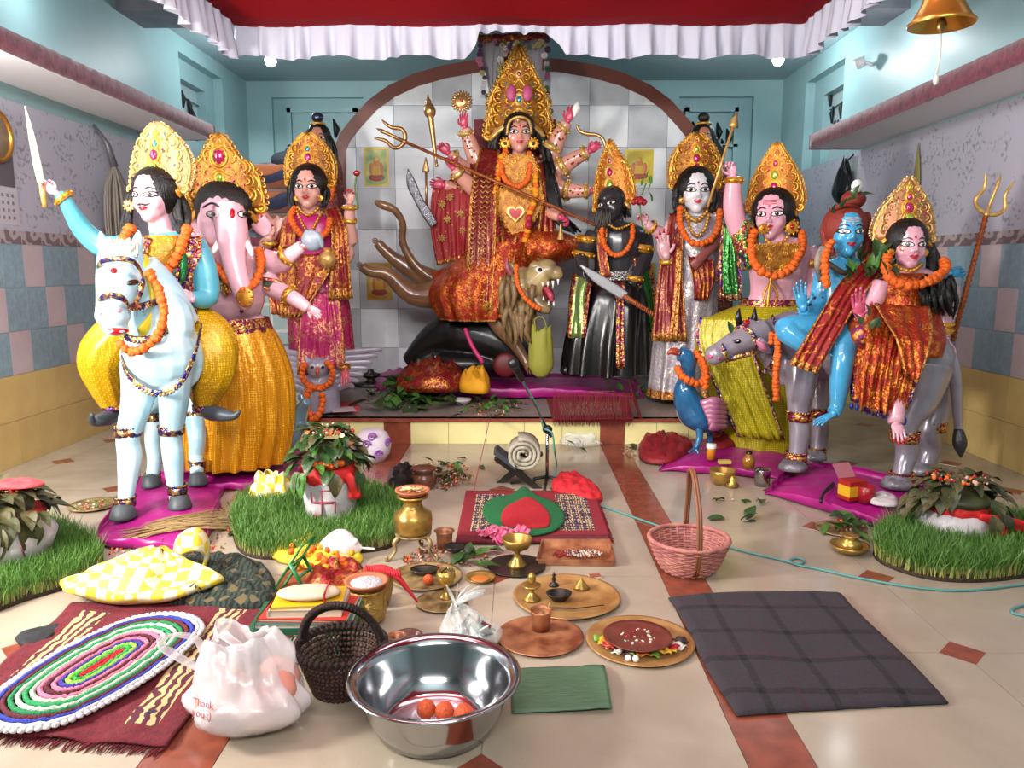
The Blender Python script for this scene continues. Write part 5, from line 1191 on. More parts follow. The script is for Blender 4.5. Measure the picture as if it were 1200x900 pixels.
for L_ in ([(563, 48), (562, 66), (566, 84), (568, 104), (572, 124), (576, 138)], [(641, 48), (640, 68), (642, 84), (640, 104), (643, 118), (644, 134)], [(598, 50), (588, 70), (584, 90), (578, 112)], [(578, 48), (592, 56), (608, 50), (622, 56), (636, 50)]):
    for p in resample([V(q) for q in cr(Fh.L([(x, y, -.06) for x, y in L_]), 5)], 5*Fh.s):
        inst('small_flower', rnd.choice(wfl), hc, p+V((rnd.uniform(-.02, .02), 0, rnd.uniform(-.01, .01))), eul(0, rnd.uniform(0, 6), rnd.uniform(-.3, .3)), 3.1*Fh.s*rnd.uniform(.7, 1.2))
# ---- lion
ln = Fig('lion_statue', 'roaring tan lion statue with pale face carrying the central goddess', 'statue', 7.75, 600, 440, PZ+.05)
k = ln.s; m_lion = mat('brown_lion_paint', '#6b4a34', .3, coat=.5, c2='#8f6a46', vs=4); m_lface = mat('pale_lion_face', '#a8935f', .3, coat=.4, c2='#7d6c50', vs=7)
B = M()
ln.T(B, [(520, 345, .35), (555, 348, .3), (590, 352, .15), (612, 350, .05)], [(24, 22), (26, 24), (28, 24), (30, 26)], 18)
ln.T(B, [(515, 345, .3), (482, 345, .25), (455, 322, .2), (434, 318, .15), (424, 312, .12)], [20, 13, 9, 7, 6], 12); ln.T(B, [(515, 335, .5), (485, 318, .5), (458, 300, .45), (442, 284, .42)], [18, 12, 8, 6], 12)
ln.T(B, [(512, 330, .4), (488, 312, .4), (472, 285, .38), (472, 262, .34), (462, 246, .3), (448, 240, .28), (439, 236, .26)], [7, 5.5, 5, 4.5, 4.8, 5.5, 2.5], 10)
ln.T(B, [(578, 365, -.05), (588, 385, -.1), (604, 404, -.14), (617, 425, -.18), (622, 432, -.22)], [14, 10, 7.5, 6, 7], 12)
ln.T(B, [(600, 365, .1), (606, 395, .12), (600, 425, .1), (604, 433, .06)], [13, 9, 7, 7], 12)
rb = remesh(B, .013, 3); ex = M()
hand(ex, ln.p(618, 424, -.18), (.3, -.35, -.8), (0, .9, -.4), 18*k, .25, 0, 1, thumb=0); hand(ex, ln.p(430, 315, .13), (-.9, 0, .45), (0, -1, .2), 16*k, .4, 0, 1, thumb=0); hand(ex, ln.p(446, 289, .43), (-.7, 0, .75), (0, -1, .2), 16*k, .4, 0, 1, thumb=0)
body_obj(ln, rb, ex, [m_lion, mat('dark_claw', '#4a4248', .3)])
_p = ln.p; ln.p = lambda x, y, dy=0: _p(x, y, dy-.32)
B = M(); ln.T(B, [(612, 335, 0), (625, 332, -.05), (640, 318, -.08), (650, 318, -.1)], [(22, 20), (20, 18), (15, 15), (9, 12)], 16); ln.T(B, [(622, 345, -.04), (635, 358, -.08), (646, 362, -.1)], [(13, 14), (9, 12), (6, 9)], 14)
ln.E(B, (652, 320, -.12), (8, 9, 8)); ln.E(B, (628, 312, -.12), (8, 8, 6)); ln.T(B, [(604, 318, -.02), (598, 308, -.04)], [6, 3], 8)
rb = remesh(B, .011, 3); lb = BVHTree.FromPolygons([V(p) for p in rb.v], rb.f); hdp = body_obj(ln, rb, M(), m_lface, name='head')
e = patch(ln, lb, 'eye', 632, 316, 4.5, 3.2, m_eye, .004, hdp); patch(ln, lb, 'pupil', 633, 316, 2.4, 2.4, m_black, .008, hdp)
m = M(); ln.T(m, [(657, 316, -.14), (660, 319, -.14)], [3.4, 2.5], 8); ln.obj('nose', m, mat('lion_nose', '#3a2a28', .3), hdp)
m = M(); ln.T(m, [(637, 336, -.12), (643, 345, -.14), (647, 354, -.15)], [(6, 8), (6, 9), (3, 6)], 10, 3, ref=(1, 0, 0)); ln.obj('mouth', m, mat('mouth_crimson', '#6a0c1c', .3, coat=.5), hdp)
m = M(); ln.T(m, [(640, 338, -.2), (645, 346, -.24), (647, 353, -.24)], [2.5, 3.2, 2], 8); ln.obj('tongue', m, mat('tongue_pink', '#a83a50', .3), hdp)
for x, y, h_ in ((642, 330, 7), (648, 329, 9), (654, 327, 7), (637, 352, -5), (643, 358, -6), (649, 358, -7), (636, 331, 5)):
    m = M(); ln.T(m, [(x, y, -.2), (x, y+h_, -.2)], [1.7, .3], 6, 1); ln.obj('tooth', m, m_eye, hdp)
m = M(); ln.T(m, [(600, 322, -.14), (594, 312, -.16), (595, 303, -.15)], [(4, 2.5), (6, 2.5), (1, 1)], 8); ln.obj('ear', m, mat('pink_ear', '#a0586a', .4), hdp)
m = M(); r_ = random.Random(9)
for i in range(110):
    t = r_.random(); x = 606+r_.uniform(-16, 24)*(1-.3*t); y = 318+60*t+r_.uniform(-6, 6); d_ = r_.uniform(-.22, .06)
    if y < 330 and x > 612: continue
    ln.T(m, [(x, y, d_), (x+r_.uniform(-5, 3), y+14, d_-.03), (x+r_.uniform(-6, 6), y+26+r_.random()*8, d_)], [3.5, 3.6, .6], 6, 2)
ln.obj('mane', m, mat('tan_mane', '#78603f', .5, bump=.5, bs=30))
for x, y in ((625, 306), (634, 304)): inst('leaf', LEAVES[0], ln.root, ln.p(x, y, -.18), eul(.8, 0, rnd.uniform(0, 3)), .06)
garland('orange marigold garland around the neck of the roaring lion', ln.L([(605, 312, -.24), (606, 330, -.3), (613, 346, -.33), (625, 358, -.34), (634, 362, -.32)]), 2.8*k, step=1.2)
ln.p = _p
# ---- buffalo
bf_ = Fig('buffalo_statue', 'glossy black buffalo statue lying under the lion', 'statue', 7.9, 560, 440, PZ+.03)
m_buf = mat('glossy_black_paint', '#0c0e10', .38, coat=.25, bump=.1, bs=8); B = M()
bf_.T(B, [(478, 425, .3), (510, 402, .25), (545, 392, .15), (585, 402, .1), (612, 420, .05), (628, 430, 0)], [(10, 10), (24, 26), (34, 34), (32, 32), (20, 24), (8, 10)], 20)
bf_.E(B, (545, 425, .1), (60, 36, 20)); rb = remesh(B, .016, 3); body_obj(bf_, rb, M(), m_buf)
m = M(); bf_.T(m, [(490, 424, .1), (500, 436, .0), (520, 438, -.05)], [6, 5, 4], 10); bf_.obj('leg', m, m_buf)
bh = Fig('buffalo_head_statue', 'black buffalo head statue lying on magenta cloth before the black robed demon', 'statue', 7.6, 695, 440, PZ+.06)
B = M(); bh.T(B, [(725, 425, .1), (705, 424, 0), (685, 430, -.08), (668, 434, -.12)], [(14, 14), (15, 14), (11, 11), (8, 8)], 16); bh.E(B, (665, 434, -.13), (9, 8, 7)); rb = remesh(B, .012, 3); bh_b = BVHTree.FromPolygons([V(p) for p in rb.v], rb.f); body_obj(bh, rb, M(), m_buf)
e = patch(bh, bh_b, 'eye', 690, 425, 3, 2, m_eye, .004); patch(bh, bh_b, 'pupil', 690, 425, 1.5, 1.5, m_black, .008, e)
for q in (-1, 1):
    m = M(); bh.T(m, [(706, 416, .05*q), (712, 408, .1*q), (722, 404, .12*q)], [4, 3, .8], 8); bh.obj('horn', m, m_buf)
# ---- demon
dm = Fig('demon_statue', 'dark grey bearded demon statue in black robe with gold crown holding a sword', 'statue', 7.55, 715, 440, PZ+.04); k = dm.s
hd = Head(dm.p(716, 240, 0), 44*k, yaw=-.55, roll=.18); B = M(); hd.build(B, dm.p(726, 275, .05), .2)
dm.T(B, [(726, 262, .05), (726, 275, .04), (725, 300, .03), (722, 330, .05)], [(18, 13), (34, 20), (29, 20), (26, 20)], 20, ref=(1, 0, 0))
dm.T(B, [(697, 275, .02), (684, 296, -.04), (682, 306, -.14), (684, 316, -.2)], [11, 10, 8, 6.5], 12); dm.T(B, [(752, 272, .05), (756, 298, .02), (746, 320, -.1), (738, 336, -.18)], [12, 10, 8, 6.5], 12)
rb = remesh(B, .0125, 3); hd.bvh(rb); ex = M(); hand(ex, dm.p(684, 314, -.2), (0, -.2, -.95), (1, -.2, 0), 22*k, .6, mir=1); hand(ex, dm.p(738, 336, -.18), (-.1, -.5, -.8), (-1, 0, .2), 22*k, .9, mir=-1)
body_obj(dm, rb, ex, [skin_dark, skin_dark]); hd.face(dm.root, lips=mat('grey_lips', '#4a4048', .3), bindi=mat('grey_mark', '#8a8a90', .4), stache=True)
m = M()
for i in range(40):
    x = 700+r_.random()*16; y = 244+r_.random()*6; dm.T(m, [(x, y, -.14+.02*r_.random()), (x-4+r_.random()*6, y+10, -.16), (x-6+r_.random()*10, y+18+r_.random()*6, -.14)], [1.6, 1.4, .3], 5, 2)
dm.obj('beard', m, mat('dark_beard', '#2a241e', .6))
hd.hair(dm.root, [((dm.p(732, 235, .05), dm.p(736, 255, .05)), 6*k)], cap=(.4, .42, .4), mt=mat('grey_black_hair', '#1d1b1c', .35))
crown(dm.root, hd, 52*k, 66*k, OGIVE, (mat('orange_gold', '#c07028', .35, metal=.6, bump=.3, bs=60), gold_y, gold_p), base=.22, gems=[g_green, g_pink, g_pink], seed=14, lean=.1)
necklace(dm.root, dm.L([(712, 262, -.13), (724, 268, -.2), (740, 262, -.12)]), 1.6*k)
for c, r in (((751, 290, .02), 13), ((684, 298, -.06), 11), ((743, 326, -.13), 9.5), ((688, 280, 0), 11.5)): bangle(dm.root, dm.p(*c), (0.15, -.1, 1), r*k, gold_y, 1.0, 'arm_band')
dm.loft('belt', [(723, 318, 30, 23), (722, 326, 31, 24), (722, 332, 31, 24)], [sequin('silver_belt', ['#8a8a88', '#5a5a5a', '#a09a90'], 70)], 8, .03, cap=False)
m_bs = mat('black_satin', '#0c0b0d', .28, coat=.3, bump=.4, bs=8)
dm.loft('robe', [(722, 328, 30, 26), (718, 350, 40, 34), (712, 395, 46, 40), (710, 436, 48, 42)], [m_bs], 11, .12, cap=False, tw=.6)
dm.loft('vest', [(724, 300, 8, 22, -.03), (718, 330, 9, 26, -.05)], [red_br]) if 0 else None
dm.panel('vest_panel', [(700, 268, -.1), (700, 295, -.18), (704, 325, -.2)], [(712, 268, -.16), (711, 295, -.22), (716, 325, -.24)], [red_br, gold_bor], 2, 1, border=.15)
m_gf = mat('green_foil', '#2f6a2e', .22, metal=.7, bump=1, bs=26); m_gf2 = mat('pale_green_foil', '#7f9a5a', .22, metal=.6, bump=1, bs=20)
seq_rd2 = seq_rd
dm.panel('green_sash', [(672, 320, -.05), (667, 350, -.1), (665, 396, -.14)], [(694, 330, -.2), (690, 352, -.26), (686, 396, -.3)], [m_gf2, seq_rd2], 2, 2, border=.2, bot=.05); dm.panel('green_sash', [(742, 300, -.1), (748, 340, -.16), (756, 385, -.12)], [(760, 296, -.0), (768, 340, 0), (770, 395, 0)], [m_gf, seq_rd2], 2, 2, border=.2)
dm.panel('front_trim', [(722, 330, -.3), (722, 380, -.36), (722, 432, -.4)], [(732, 330, -.3), (731, 380, -.36), (732, 432, -.4)], [seq_rd], 1, 1)
garland('orange marigold garland on the chest of the dark demon', dm.L([(706, 262, -.1), (706, 280, -.2), (714, 295, -.25), (724, 299, -.26), (735, 292, -.25), (741, 278, -.2), (741, 262, -.08)]), 3*k, step=1.3)
t = thing('sword', 'steel sword with orange wrapped hilt held across the black robe of the demon', 'sword', dm.p(732, 350, -.5))
m = M(); dm.T(m, [(681, 311, -.52), (700, 326, -.5), (728, 344, -.48), (732, 347, -.48)], [(.6, .4), (5.5, 1), (5.5, 1.2), (5, 1.4)], 8, 3, ref=(0, 0, 1)); obj('blade', m, mat('steel_blade', '#b4b8bc', .3, metal=.4), t)
m = M(); dm.T(m, [(730, 346, -.48), (748, 357, -.46), (768, 370, -.44)], 2.8, 8, 1); 
for i in range(16): dm.T(m, [(732+i*2.2, 344.6+i*1.38, -.48), (731+i*2.2, 350+i*1.38, -.48)], 1.2, 5, 1)
obj('hilt', m, mat('orange_wrap', '#a0522e', .4, metal=.4, bump=1, bs=90), t)
# ================================================================ WHITE FACED GODDESS
wg = Fig('goddess_statue', 'white faced goddess statue in silver dress and red shawl holding a red rose', 'statue', 7.3, 808, 470, PZ); k = wg.s
skp = mat('soft_pink_paint', '#cfa0a8', .25, coat=.5, var=.05, vs=6)
hd = Head(wg.p(815.5, 224, -.05), 52*k, yaw=-.08); B = M(); hd.build(B, wg.p(816, 268, .0), .16)
wg.T(B, [(817, 252, 0), (818, 264, 0), (818, 295, 0), (815, 335, 0)], [(16, 12), (34, 17), (28, 20), (29, 20)], 18, ref=(1, 0, 0))
wg.T(B, [(790, 264, .04), (778, 288, 0), (783, 305, -.08), (782, 302, -.16)], [11, 9, 7, 6], 12); wg.T(B, [(790, 260, .05), (784, 276, .06), (768, 270, .0), (757, 262, -.05)], [10, 9, 7, 5.5], 12)
wg.T(B, [(846, 264, .02), (858, 290, .02), (850, 312, -.06), (838, 318, -.12)], [11, 9, 8, 6], 12)
rb = remesh(B, .0105, 3); hd.bvh(rb); ex = M()
hand(ex, wg.p(781, 301, -.17), (-.25, -.05, .95), (.1, -1, 0), 34*k, .15, mir=-1); hand(ex, wg.p(757, 262, -.05), (-.7, -.1, .75), (0, -1, -.2), 22*k, .8, mir=-1); hand(ex, wg.p(838, 318, -.12), (-.9, -.2, 0), (0, -.5, .8), 22*k, .6)
wtop = hd.at(0, -.55, 0).z
body_obj(wg, rb, ex, [skp, m_nail, skin_white], lambda p: 2 if (p.z > wtop and abs(p.x-hd.c.x) < .24) else 0)
hd.face(wg.root, sc=1.05, lips=mat('rose_lips', '#b03038', .25)); hd.hair(wg.root, [((wg.p(798, 215, 0), wg.p(794, 232, -.03), wg.p(797, 250, -.06)), 7*k), ((wg.p(833, 215, 0), wg.p(838, 232, -.03), wg.p(836, 248, -.06)), 7*k)])
crown(wg.root, hd, 58*k, 52*k, ROUND, (gold, gold_y, gold_y), base=.28, gems=[g_pink, g_pink, g_green], seed=21, bead=gold_p)
for x in (799, 831): earring(wg.root, wg.p(x, 235, -.1), 3*k)
necklace(wg.root, wg.L([(802, 247, -.1), (810, 256, -.18), (818, 258, -.19), (830, 246, -.1)]), 2.4*k); necklace(wg.root, wg.L([(804, 252, -.14), (810, 270, -.23), (817, 276, -.24), (826, 268, -.22), (831, 250, -.14)]), 2*k)
for a, b, r in (((781, 306, -.15), (781, 298, -.17), 7), ((763, 266, -.02), (755, 260, -.06), 7)): bangle(wg.root, wg.p(*a), wg.p(*b)-wg.p(*a), r*k)
silver = brocade('silver_white_brocade', '#9a9098', '#cfc8c0', 30, metal=.3, gm=.4, cover=.2)
wg.loft('bodice', [(818, 254, 20, 15), (818, 264, 34, 20), (819, 285, 31, 24), (815, 310, 28, 24), (812, 335, 32, 26)], [silver], 5, .03)
wg.loft('skirt', [(812, 325, 30, 26), (806, 350, 34, 30), (802, 400, 36, 32), (798, 440, 36, 34), (797, 464, 38, 36)], [silver, gold_bor], 13, .07, border=.16, cap=False)
wg.panel('skirt_front', [(806, 300, -.24), (812, 330, -.28), (814, 352, -.28)], [(836, 305, -.22), (836, 330, -.26), (830, 352, -.26)], [red_br], 4, 3)
wg.panel('shawl', [(784, 250, .0), (780, 280, -.06), (770, 330, -.18), (763, 400, -.26)], [(800, 250, -.1), (800, 285, -.18), (800, 330, -.28), (806, 400, -.34)], [red_net, gold_bor], 3, 2.4, border=.07, bot=.06)
wg.panel('gold_edging', [(793, 290, -.26), (790, 340, -.32), (784, 398, -.36)], [(799, 290, -.27), (797, 340, -.33), (793, 398, -.37)], [gold_bor], 1, .5)
wg.panel('shawl', [(826, 250, -.1), (840, 270, -.16), (842, 300, -.2), (838, 330, -.2)], [(842, 248, 0), (856, 270, -.05), (858, 300, -.08), (856, 340, -.1)], [red_br, seq_rd], 2, 2, border=.12)
garland('orange marigold garland around the neck of the white faced goddess', wg.L([(797, 245, -.12), (797, 262, -.22), (804, 278, -.3), (816, 286, -.32), (831, 282, -.3), (841, 268, -.24), (844, 246, -.1)]), 3.8*k)
ro = thing('red_rose', 'red cloth rose with green leaves held up by the white faced goddess', 'flower', wg.p(748, 252, -.12)); m = M()
c = wg.p(748, 235, -.12)
for j in range(14):
    a_ = j*2.4; r_j = (2+j*.55)*k; m.ell(c+V((math.cos(a_)*r_j*.7, math.sin(a_)*r_j*.5-.01, -j*.002+.01)), (3.4*k, 2.6*k, 4*k), eul(.4*math.sin(a_), .5*math.cos(a_), a_), 8, 6)
obj('petals', m, mat('deep_red_petals', '#8c0c18', .5), ro); m = M(); wg.T(m, [(750, 240, -.12), (751, 255, -.12), (755, 272, -.1)], .9, 6); wg.T(m, [(752, 228, -.11), (757, 215, -.11)], .9, 6); obj('stem', m, m_leaf2, ro)
for x, y in ((757, 210), (762, 216), (752, 218), (764, 236), (760, 224)): inst('leaf', LEAVES[1], ro, wg.p(x, y, -.1), eul(1.3, 0, rnd.uniform(-1.5, 1.5)), .09)
m = M(); wg.T(m, [(812, 313, -.32), (850, 272, -.16), (896, 218, .02)], [(6, 3), (6, 3), (6, 3)], 10); tag(obj('stringed_instrument', m, mat('rose_brown_wood', '#8a4a46', .4), None, wg.p(812, 313, -.32)), 'rose brown neck of a stringed instrument slanting behind the green shawl', 'instrument')
# ================================================================ CROWNED FIGURE WITH ARROW, PEACOCK
kt = Fig('crowned_figure_statue', 'pink crowned male statue in wide yellow skirt raising a gold arrow', 'statue', 6.3, 880, 525, 0.0); k = kt.s
hd = Head(kt.p(905, 252, -.02), 58*k, yaw=-.5); B = M(); hd.build(B, kt.p(912, 300, .02), .2)
kt.T(B, [(910, 282, .03), (912, 294, .02), (911, 320, 0), (908, 345, .02), (905, 365, .03)], [(18, 14), (38, 22), (33, 26), (29, 24), (34, 26)], 20, ref=(1, 0, 0))
kt.T(B, [(880, 292, .02), (866, 270, .02), (859, 240, -.02), (860, 206, -.06)], [13, 12, 11.5, 8], 14); kt.T(B, [(943, 292, .04), (954, 322, .03), (948, 350, -.06), (930, 358, -.12)], [13, 12, 9, 7], 12)
rb = remesh(B, .0095, 3); hd.bvh(rb); ex = M(); hand(ex, kt.p(859, 207, -.06), (-.25, -.1, .95), (-.6, -.7, 0), 28*k, .8, 0, 0, mir=1); hand(ex, kt.p(930, 358, -.12), (-.9, -.2, -.1), (0, -.3, 1), 24*k, .5)
sk = mat('rose_pink_paint', '#d19aa8', .25, coat=.5, var=.05, vs=6); body_obj(kt, rb, ex, [sk, m_nail]); hd.face(kt.root, tilak=mat('crimson_stroke', '#a02838', .4))
hd.hair(kt.root, [((kt.p(925, 245, .05), kt.p(932, 270, .04), kt.p(934, 292, .02)), 7*k), ((kt.p(888, 240, .06), kt.p(884, 262, .06), kt.p(886, 282, .05)), 6*k)], cap=(.43, .47, .45))
crown(kt.root, hd, 62*k, 66*k, OGIVE, (mat('copper_gold', '#b8702e', .35, metal=.6, bump=.3, bs=60), gold_y, gold_y), base=.3, gems=[g_pink, g_green, g_pink], seed=31, bead=gold_p)
earring(kt.root, kt.p(928, 266, -.08), 8*k); earring(kt.root, kt.p(895, 268, -.16), 5.5*k)
necklace(kt.root, kt.L([(898, 281, -.14), (906, 287, -.18), (917, 284, -.16), (924, 276, -.1)]), 2.2*k)
plate(kt, 'breast_ornament', [(886, 288), (930, 286), (936, 300), (926, 312), (908, 318), (892, 310), (884, 300)], [gold, gold_y], 908, 300, -.22, scr=8, seed=5)
for c, d, r in (((860, 212, -.05), (0, 0, 1), 9.5), ((951, 308, .04), (.2, 0, -1), 13.5)): bangle(kt.root, kt.p(*c), d, r*k, gold_y, 1)
kt.loft('sleeve', [(872, 258, 9, 9, .0), (872, 275, 15, 14, .01), (876, 300, 14, 14, .02)], [sequin('magenta_green_lace', ['#8a2a5a', '#b5803a', '#3a7a3a', '#c9a05a', '#7a3020'], 60)], 6, .06)
kt.panel('green_sash', [(846, 262, .1), (843, 300, .1), (842, 352, .1)], [(866, 262, .05), (868, 300, .04), (870, 352, .04)], [m_gf, seq_vi], 3, 2.5, border=.18, bot=.06); kt.panel('green_sash', [(868, 262, -.02), (868, 290, -.04), (872, 318, -.04)], [(878, 262, -.06), (880, 290, -.1), (886, 310, -.12)], [m_gf, seq_vi], 1, 1.5, border=.25)
m = M(); kt.T(m, [(906, 318, -.2), (902, 335, -.2), (900, 352, -.2), (898, 372, -.22)], [3, 1.5, 2, 1], 6)
for x in (-8, 8): kt.T(m, [(903, 330, -.2), (903+x, 345, -.2), (902+x*.6, 358, -.22)], [1.2, 1.4, 1], 6)
kt.obj('hanging_chain', m, gold_y)
kt.loft('waist_band', [(906, 350, 36, 30), (905, 358, 38, 32), (904, 364, 40, 33)], [seq_rd], 12, .02, cap=False)
kt.loft('skirt', [(904, 358, 38, 34), (890, 375, 62, 44), (880, 405, 66, 48), (884, 450, 58, 48), (890, 495, 50, 46), (890, 522, 46, 44)], [dots('lemon_net_cloth', '#968a10', '#c9bf2a', 66, metal=.15), seq_rd], 10, .035, cap=False, tw=1.0)
kt.panel('skirt_drape', [(820, 372, -.16), (816, 400, -.2), (836, 450, -.3), (864, 512, -.36)], [(880, 372, -.34), (884, 410, -.4), (900, 460, -.42), (920, 516, -.42)], [dots('lemon_net_cloth', '#a89808', '#d9cc20', 66), seq_vi], 5, 2, border=.05)
garland('orange marigold garland around the neck of the crowned statue with the raised arrow', kt.L([(884, 272, -.12), (880, 290, -.22), (884, 308, -.3), (897, 321, -.34), (914, 322, -.34), (930, 310, -.3), (940, 290, -.2), (940, 272, -.06)]), 5*k)
ar = thing('arrow', 'long pale gold arrow in the raised pink hand', 'arrow', kt.p(829, 243, -.14)); m = M(); kt.T(m, [(829, 243, -.14), (860, 145, -.14)], 1.5, 8, 1); obj('arrow_shaft', m, gold_p, ar)
m = M(); kt.T(m, [(859, 149, -.14), (860, 146, -.14), (864, 131, -.14)], [(6, 1.6), (5.5, 1.6), (.3, .3)], 4, 1, ref=(1, 0, 0)); obj('arrow_head', m, gold_p, ar)
pc = Fig('peacock_statue', 'blue peacock statue with pink wing standing before the yellow skirt', 'statue', 5.95, 817, 525, .05); k = pc.s
m_pea = mat('peacock_blue_paint', '#246a96', .2, coat=.6, c2='#1a4f7a', vs=5); B = M()
pc.T(B, [(796, 414, -.05), (806, 420, -.04), (806, 440, 0), (803, 460, .0), (814, 482, .04), (838, 490, .12), (858, 486, .2)], [(9, 9), (9.5, 10), (9, 10), (14, 15), (21, 22), (18, 20), (5, 7)], 16)
rb = remesh(B, .009, 3); bv = BVHTree.FromPolygons([V(p) for p in rb.v], rb.f); body_obj(pc, rb, M(), m_pea)
m = M(); pc.T(m, [(793, 412, -.1), (786, 412, -.12), (782, 416, -.12)], [5, 3.6, .8], 8); pc.obj('beak', m, mat('red_brown_beak', '#9a3a28', .4))
e = patch(pc, bv, 'eye', 798, 414, 2.4, 1.6, m_eye, .003); patch(pc, bv, 'pupil', 798, 414, 1.2, 1.2, m_black, .006, e)
m = M()
for j in range(6): pc.T(m, [(822+j*2, 474+j*5, -.12-.01*j), (838, 470+j*6, -.15), (852, 474+j*5, -.06)], [(5, 2.5), (5.5, 3), (2, 1)], 8)
pc.obj('wing', m, mat('pink_wing_paint', '#a0607e', .35, coat=.3))
m = M(); pc.T(m, [(818, 494, .0), (820, 512, -.02), (815, 526, -.04)], [6, 4, 3.4], 10); pc.T(m, [(815, 526, -.04), (807, 530, -.1)], [3, 1.2], 6); pc.T(m, [(815, 526, -.04), (819, 532, -.08)], [3, 1.2], 6); pc.obj('leg', m, m_pea)
m = M(); pc.T(m, [(828, 494, .1), (832, 512, .1), (830, 528, .08)], [5, 3.6, 3], 10); pc.obj('leg', m, m_pea)
garland('orange marigold garland around the neck of the blue peacock', pc.L([(812, 418, .02), (822, 424, -.06), (826, 440, -.12), (820, 450, -.16), (808, 446, -.18), (798, 440, -.16), (794, 432, -.1)]), 4.4*k); garland('orange marigold string between the blue peacock and the bull muzzle', pc.L([(816, 414, -.04), (824, 424, -.12), (828, 440, -.16), (826, 456, -.16)]), 4*k)
pm = plat('magenta satin covered platform under the peacock and the yellow skirt', [F(775, 552), F(915, 562), F(935, 520), F(800, 512)], .06)
# ================================================================ BULL
PB = .08
plat('magenta satin covered platform under the grey bull', [F(900, 580), F(1062, 630), F(1118, 585), F(942, 545)], PB-.01)
bu = Fig('bull_statue', 'silver grey bull statue with braided harness carrying the blue figure', 'statue', 5.5, 960, 560, PB); k = bu.s
m_bull = mat('silver_grey_bull_paint', '#98929b', .28, metal=.25, coat=.5, c2='#7a727f', vs=4); m_bfc = m_bull
B = M()
bu.T(B, [(935, 405, .1), (965, 408, .05), (1010, 410, -.1), (1050, 412, -.25), (1082, 425, -.35), (1092, 440, -.38)], [(34, 32), (36, 36), (36, 38), (38, 38), (36, 36), (22, 24)], 20)
bu.T(B, [(950, 400, .05), (925, 395, .05), (900, 398, .02)], [(34, 30), (32, 24), (24, 18)], 16)
bu.T(B, [(893, 392, -.02), (876, 396, -.06), (856, 406, -.12), (842, 414, -.16)], [(20, 20), (18, 18), (14, 14), (12, 12)], 16); bu.E(B, (838, 416, -.17), (12, 12, 12)); bu.E(B, (880, 384, -.06), (14, 12, 10))
bu.T(B, [(895, 400, 0), (912, 425, 0), (925, 440, .02)], [(14, 16), (13, 16), (14, 18)], 12)
bu.T(B, [(940, 425, -.05), (938, 455, -.1), (936, 488, -.12), (938, 505, -.12), (934, 535, -.14), (930, 548, -.16)], [22, 17, 12, 12.5, 10, 12], 14)
bu.T(B, [(960, 425, .2), (961, 455, .2), (960, 488, .18), (961, 505, .18), (958, 530, .16), (954, 540, .14)], [20, 15, 10.5, 11, 9.5, 11], 14)
bu.T(B, [(1078, 430, -.45), (1074, 465, -.5), (1060, 500, -.55), (1063, 528, -.52), (1056, 556, -.56), (1052, 574, -.6)], [34, 24, 13, 12, 9.5, 11], 16)
bu.T(B, [(1096, 440, -.2), (1098, 475, -.2), (1088, 505, -.24), (1090, 525, -.2), (1080, 556, -.24), (1078, 566, -.26)], [26, 20, 12.5, 12, 9.5, 10], 14)
rb = remesh(B, .011, 4); bb = BVHTree.FromPolygons([V(p) for p in rb.v], rb.f)
bu.T(rb, [(1096, 410, -.4), (1112, 418, -.42), (1120, 450, -.42), (1122, 485, -.42), (1124, 508, -.42)], [6, 8, 6.5, 5, 4.5], 12)
body_obj(bu, rb, M(), m_bull)
m = M(); bu.T(m, [(1123, 502, -.42), (1125, 520, -.43), (1126, 536, -.43)], [4.5, 7.5, 1], 10); bu.obj('tail_tuft', m, mat('dark_tail', '#26262c', .4, bump=.6))
for x, y, dy, r in ((929, 553, -.17, 15), (953, 545, .13, 14), (1050, 580, -.61, 15), (1077, 572, -.27, 13)):
    m = M(); c = bu.p(x, y, dy); c.z = PB; rr = r*k; m.lathe([(.001, .004), (rr, .004), (rr*.95, .03), (rr*.7, .07), (.001, .08)], c, 18, sq=(1.15, 1)); bu.obj('hoof', m, mat('mottled_dark_hoof', '#4b474c', .35, coat=.4, c2='#85808a', vs=10))
for x0_, y0_, x1_, y1_, dx in ((867, 378, 864, 362, -2), (884, 380, 882, 361, 0)):
    m = M(); bu.T(m, [(x0_, y0_+3, -.06), (x0_+dx, (y0_+y1_)/2, -.07), (x1_+3, y1_-1, -.06)], [4.2, 3.4, .5], 10); bu.obj('horn', m, m_black)
m = M(); bu.T(m, [(882, 394, -.12), (894, 405, -.16), (904, 414, -.15)], [(4, 3), (7, 3), (1.5, 1)], 10, ref=(0, 0, 1)); ea = bu.obj('ear', m, m_bull); m = M(); bu.T(m, [(886, 399, -.17), (894, 406, -.185), (900, 411, -.17)], [(2, 1.5), (4.4, 2), (1, 1)], 8, ref=(0, 0, 1)); bu.obj('inner_ear', m, mat('rose_inner_ear', '#a8607a', .35), ea)
e = patch(bu, bb, 'eye', 864, 400, 4.4, 2.8, m_black, .004); patch(bu, bb, 'eye_highlight', 865, 399, 1.3, 1, m_eye, .007, e)
patch(bu, bb, 'nostril', 832, 418, 3.4, 2.6, mat('pink_nostril', '#c05070', .3)); patch(bu, bb, 'nostril', 843, 420, 2.2, 1.8, mat('pink_nostril', '#c05070', .3))
def wrap(fg, bv, name, pts, w, mt, off=.008, parent=None):
    q = cr([tuple(p) for p in pts], 5); m = M(); p3 = [onto(bv, fg, x, y, off) for x, y in q]; m.tube(p3, [(w*fg.s*.5, .008)]*len(p3), 8, ref=(0, 0, 1)); return fg.obj(name, m, mt, parent)
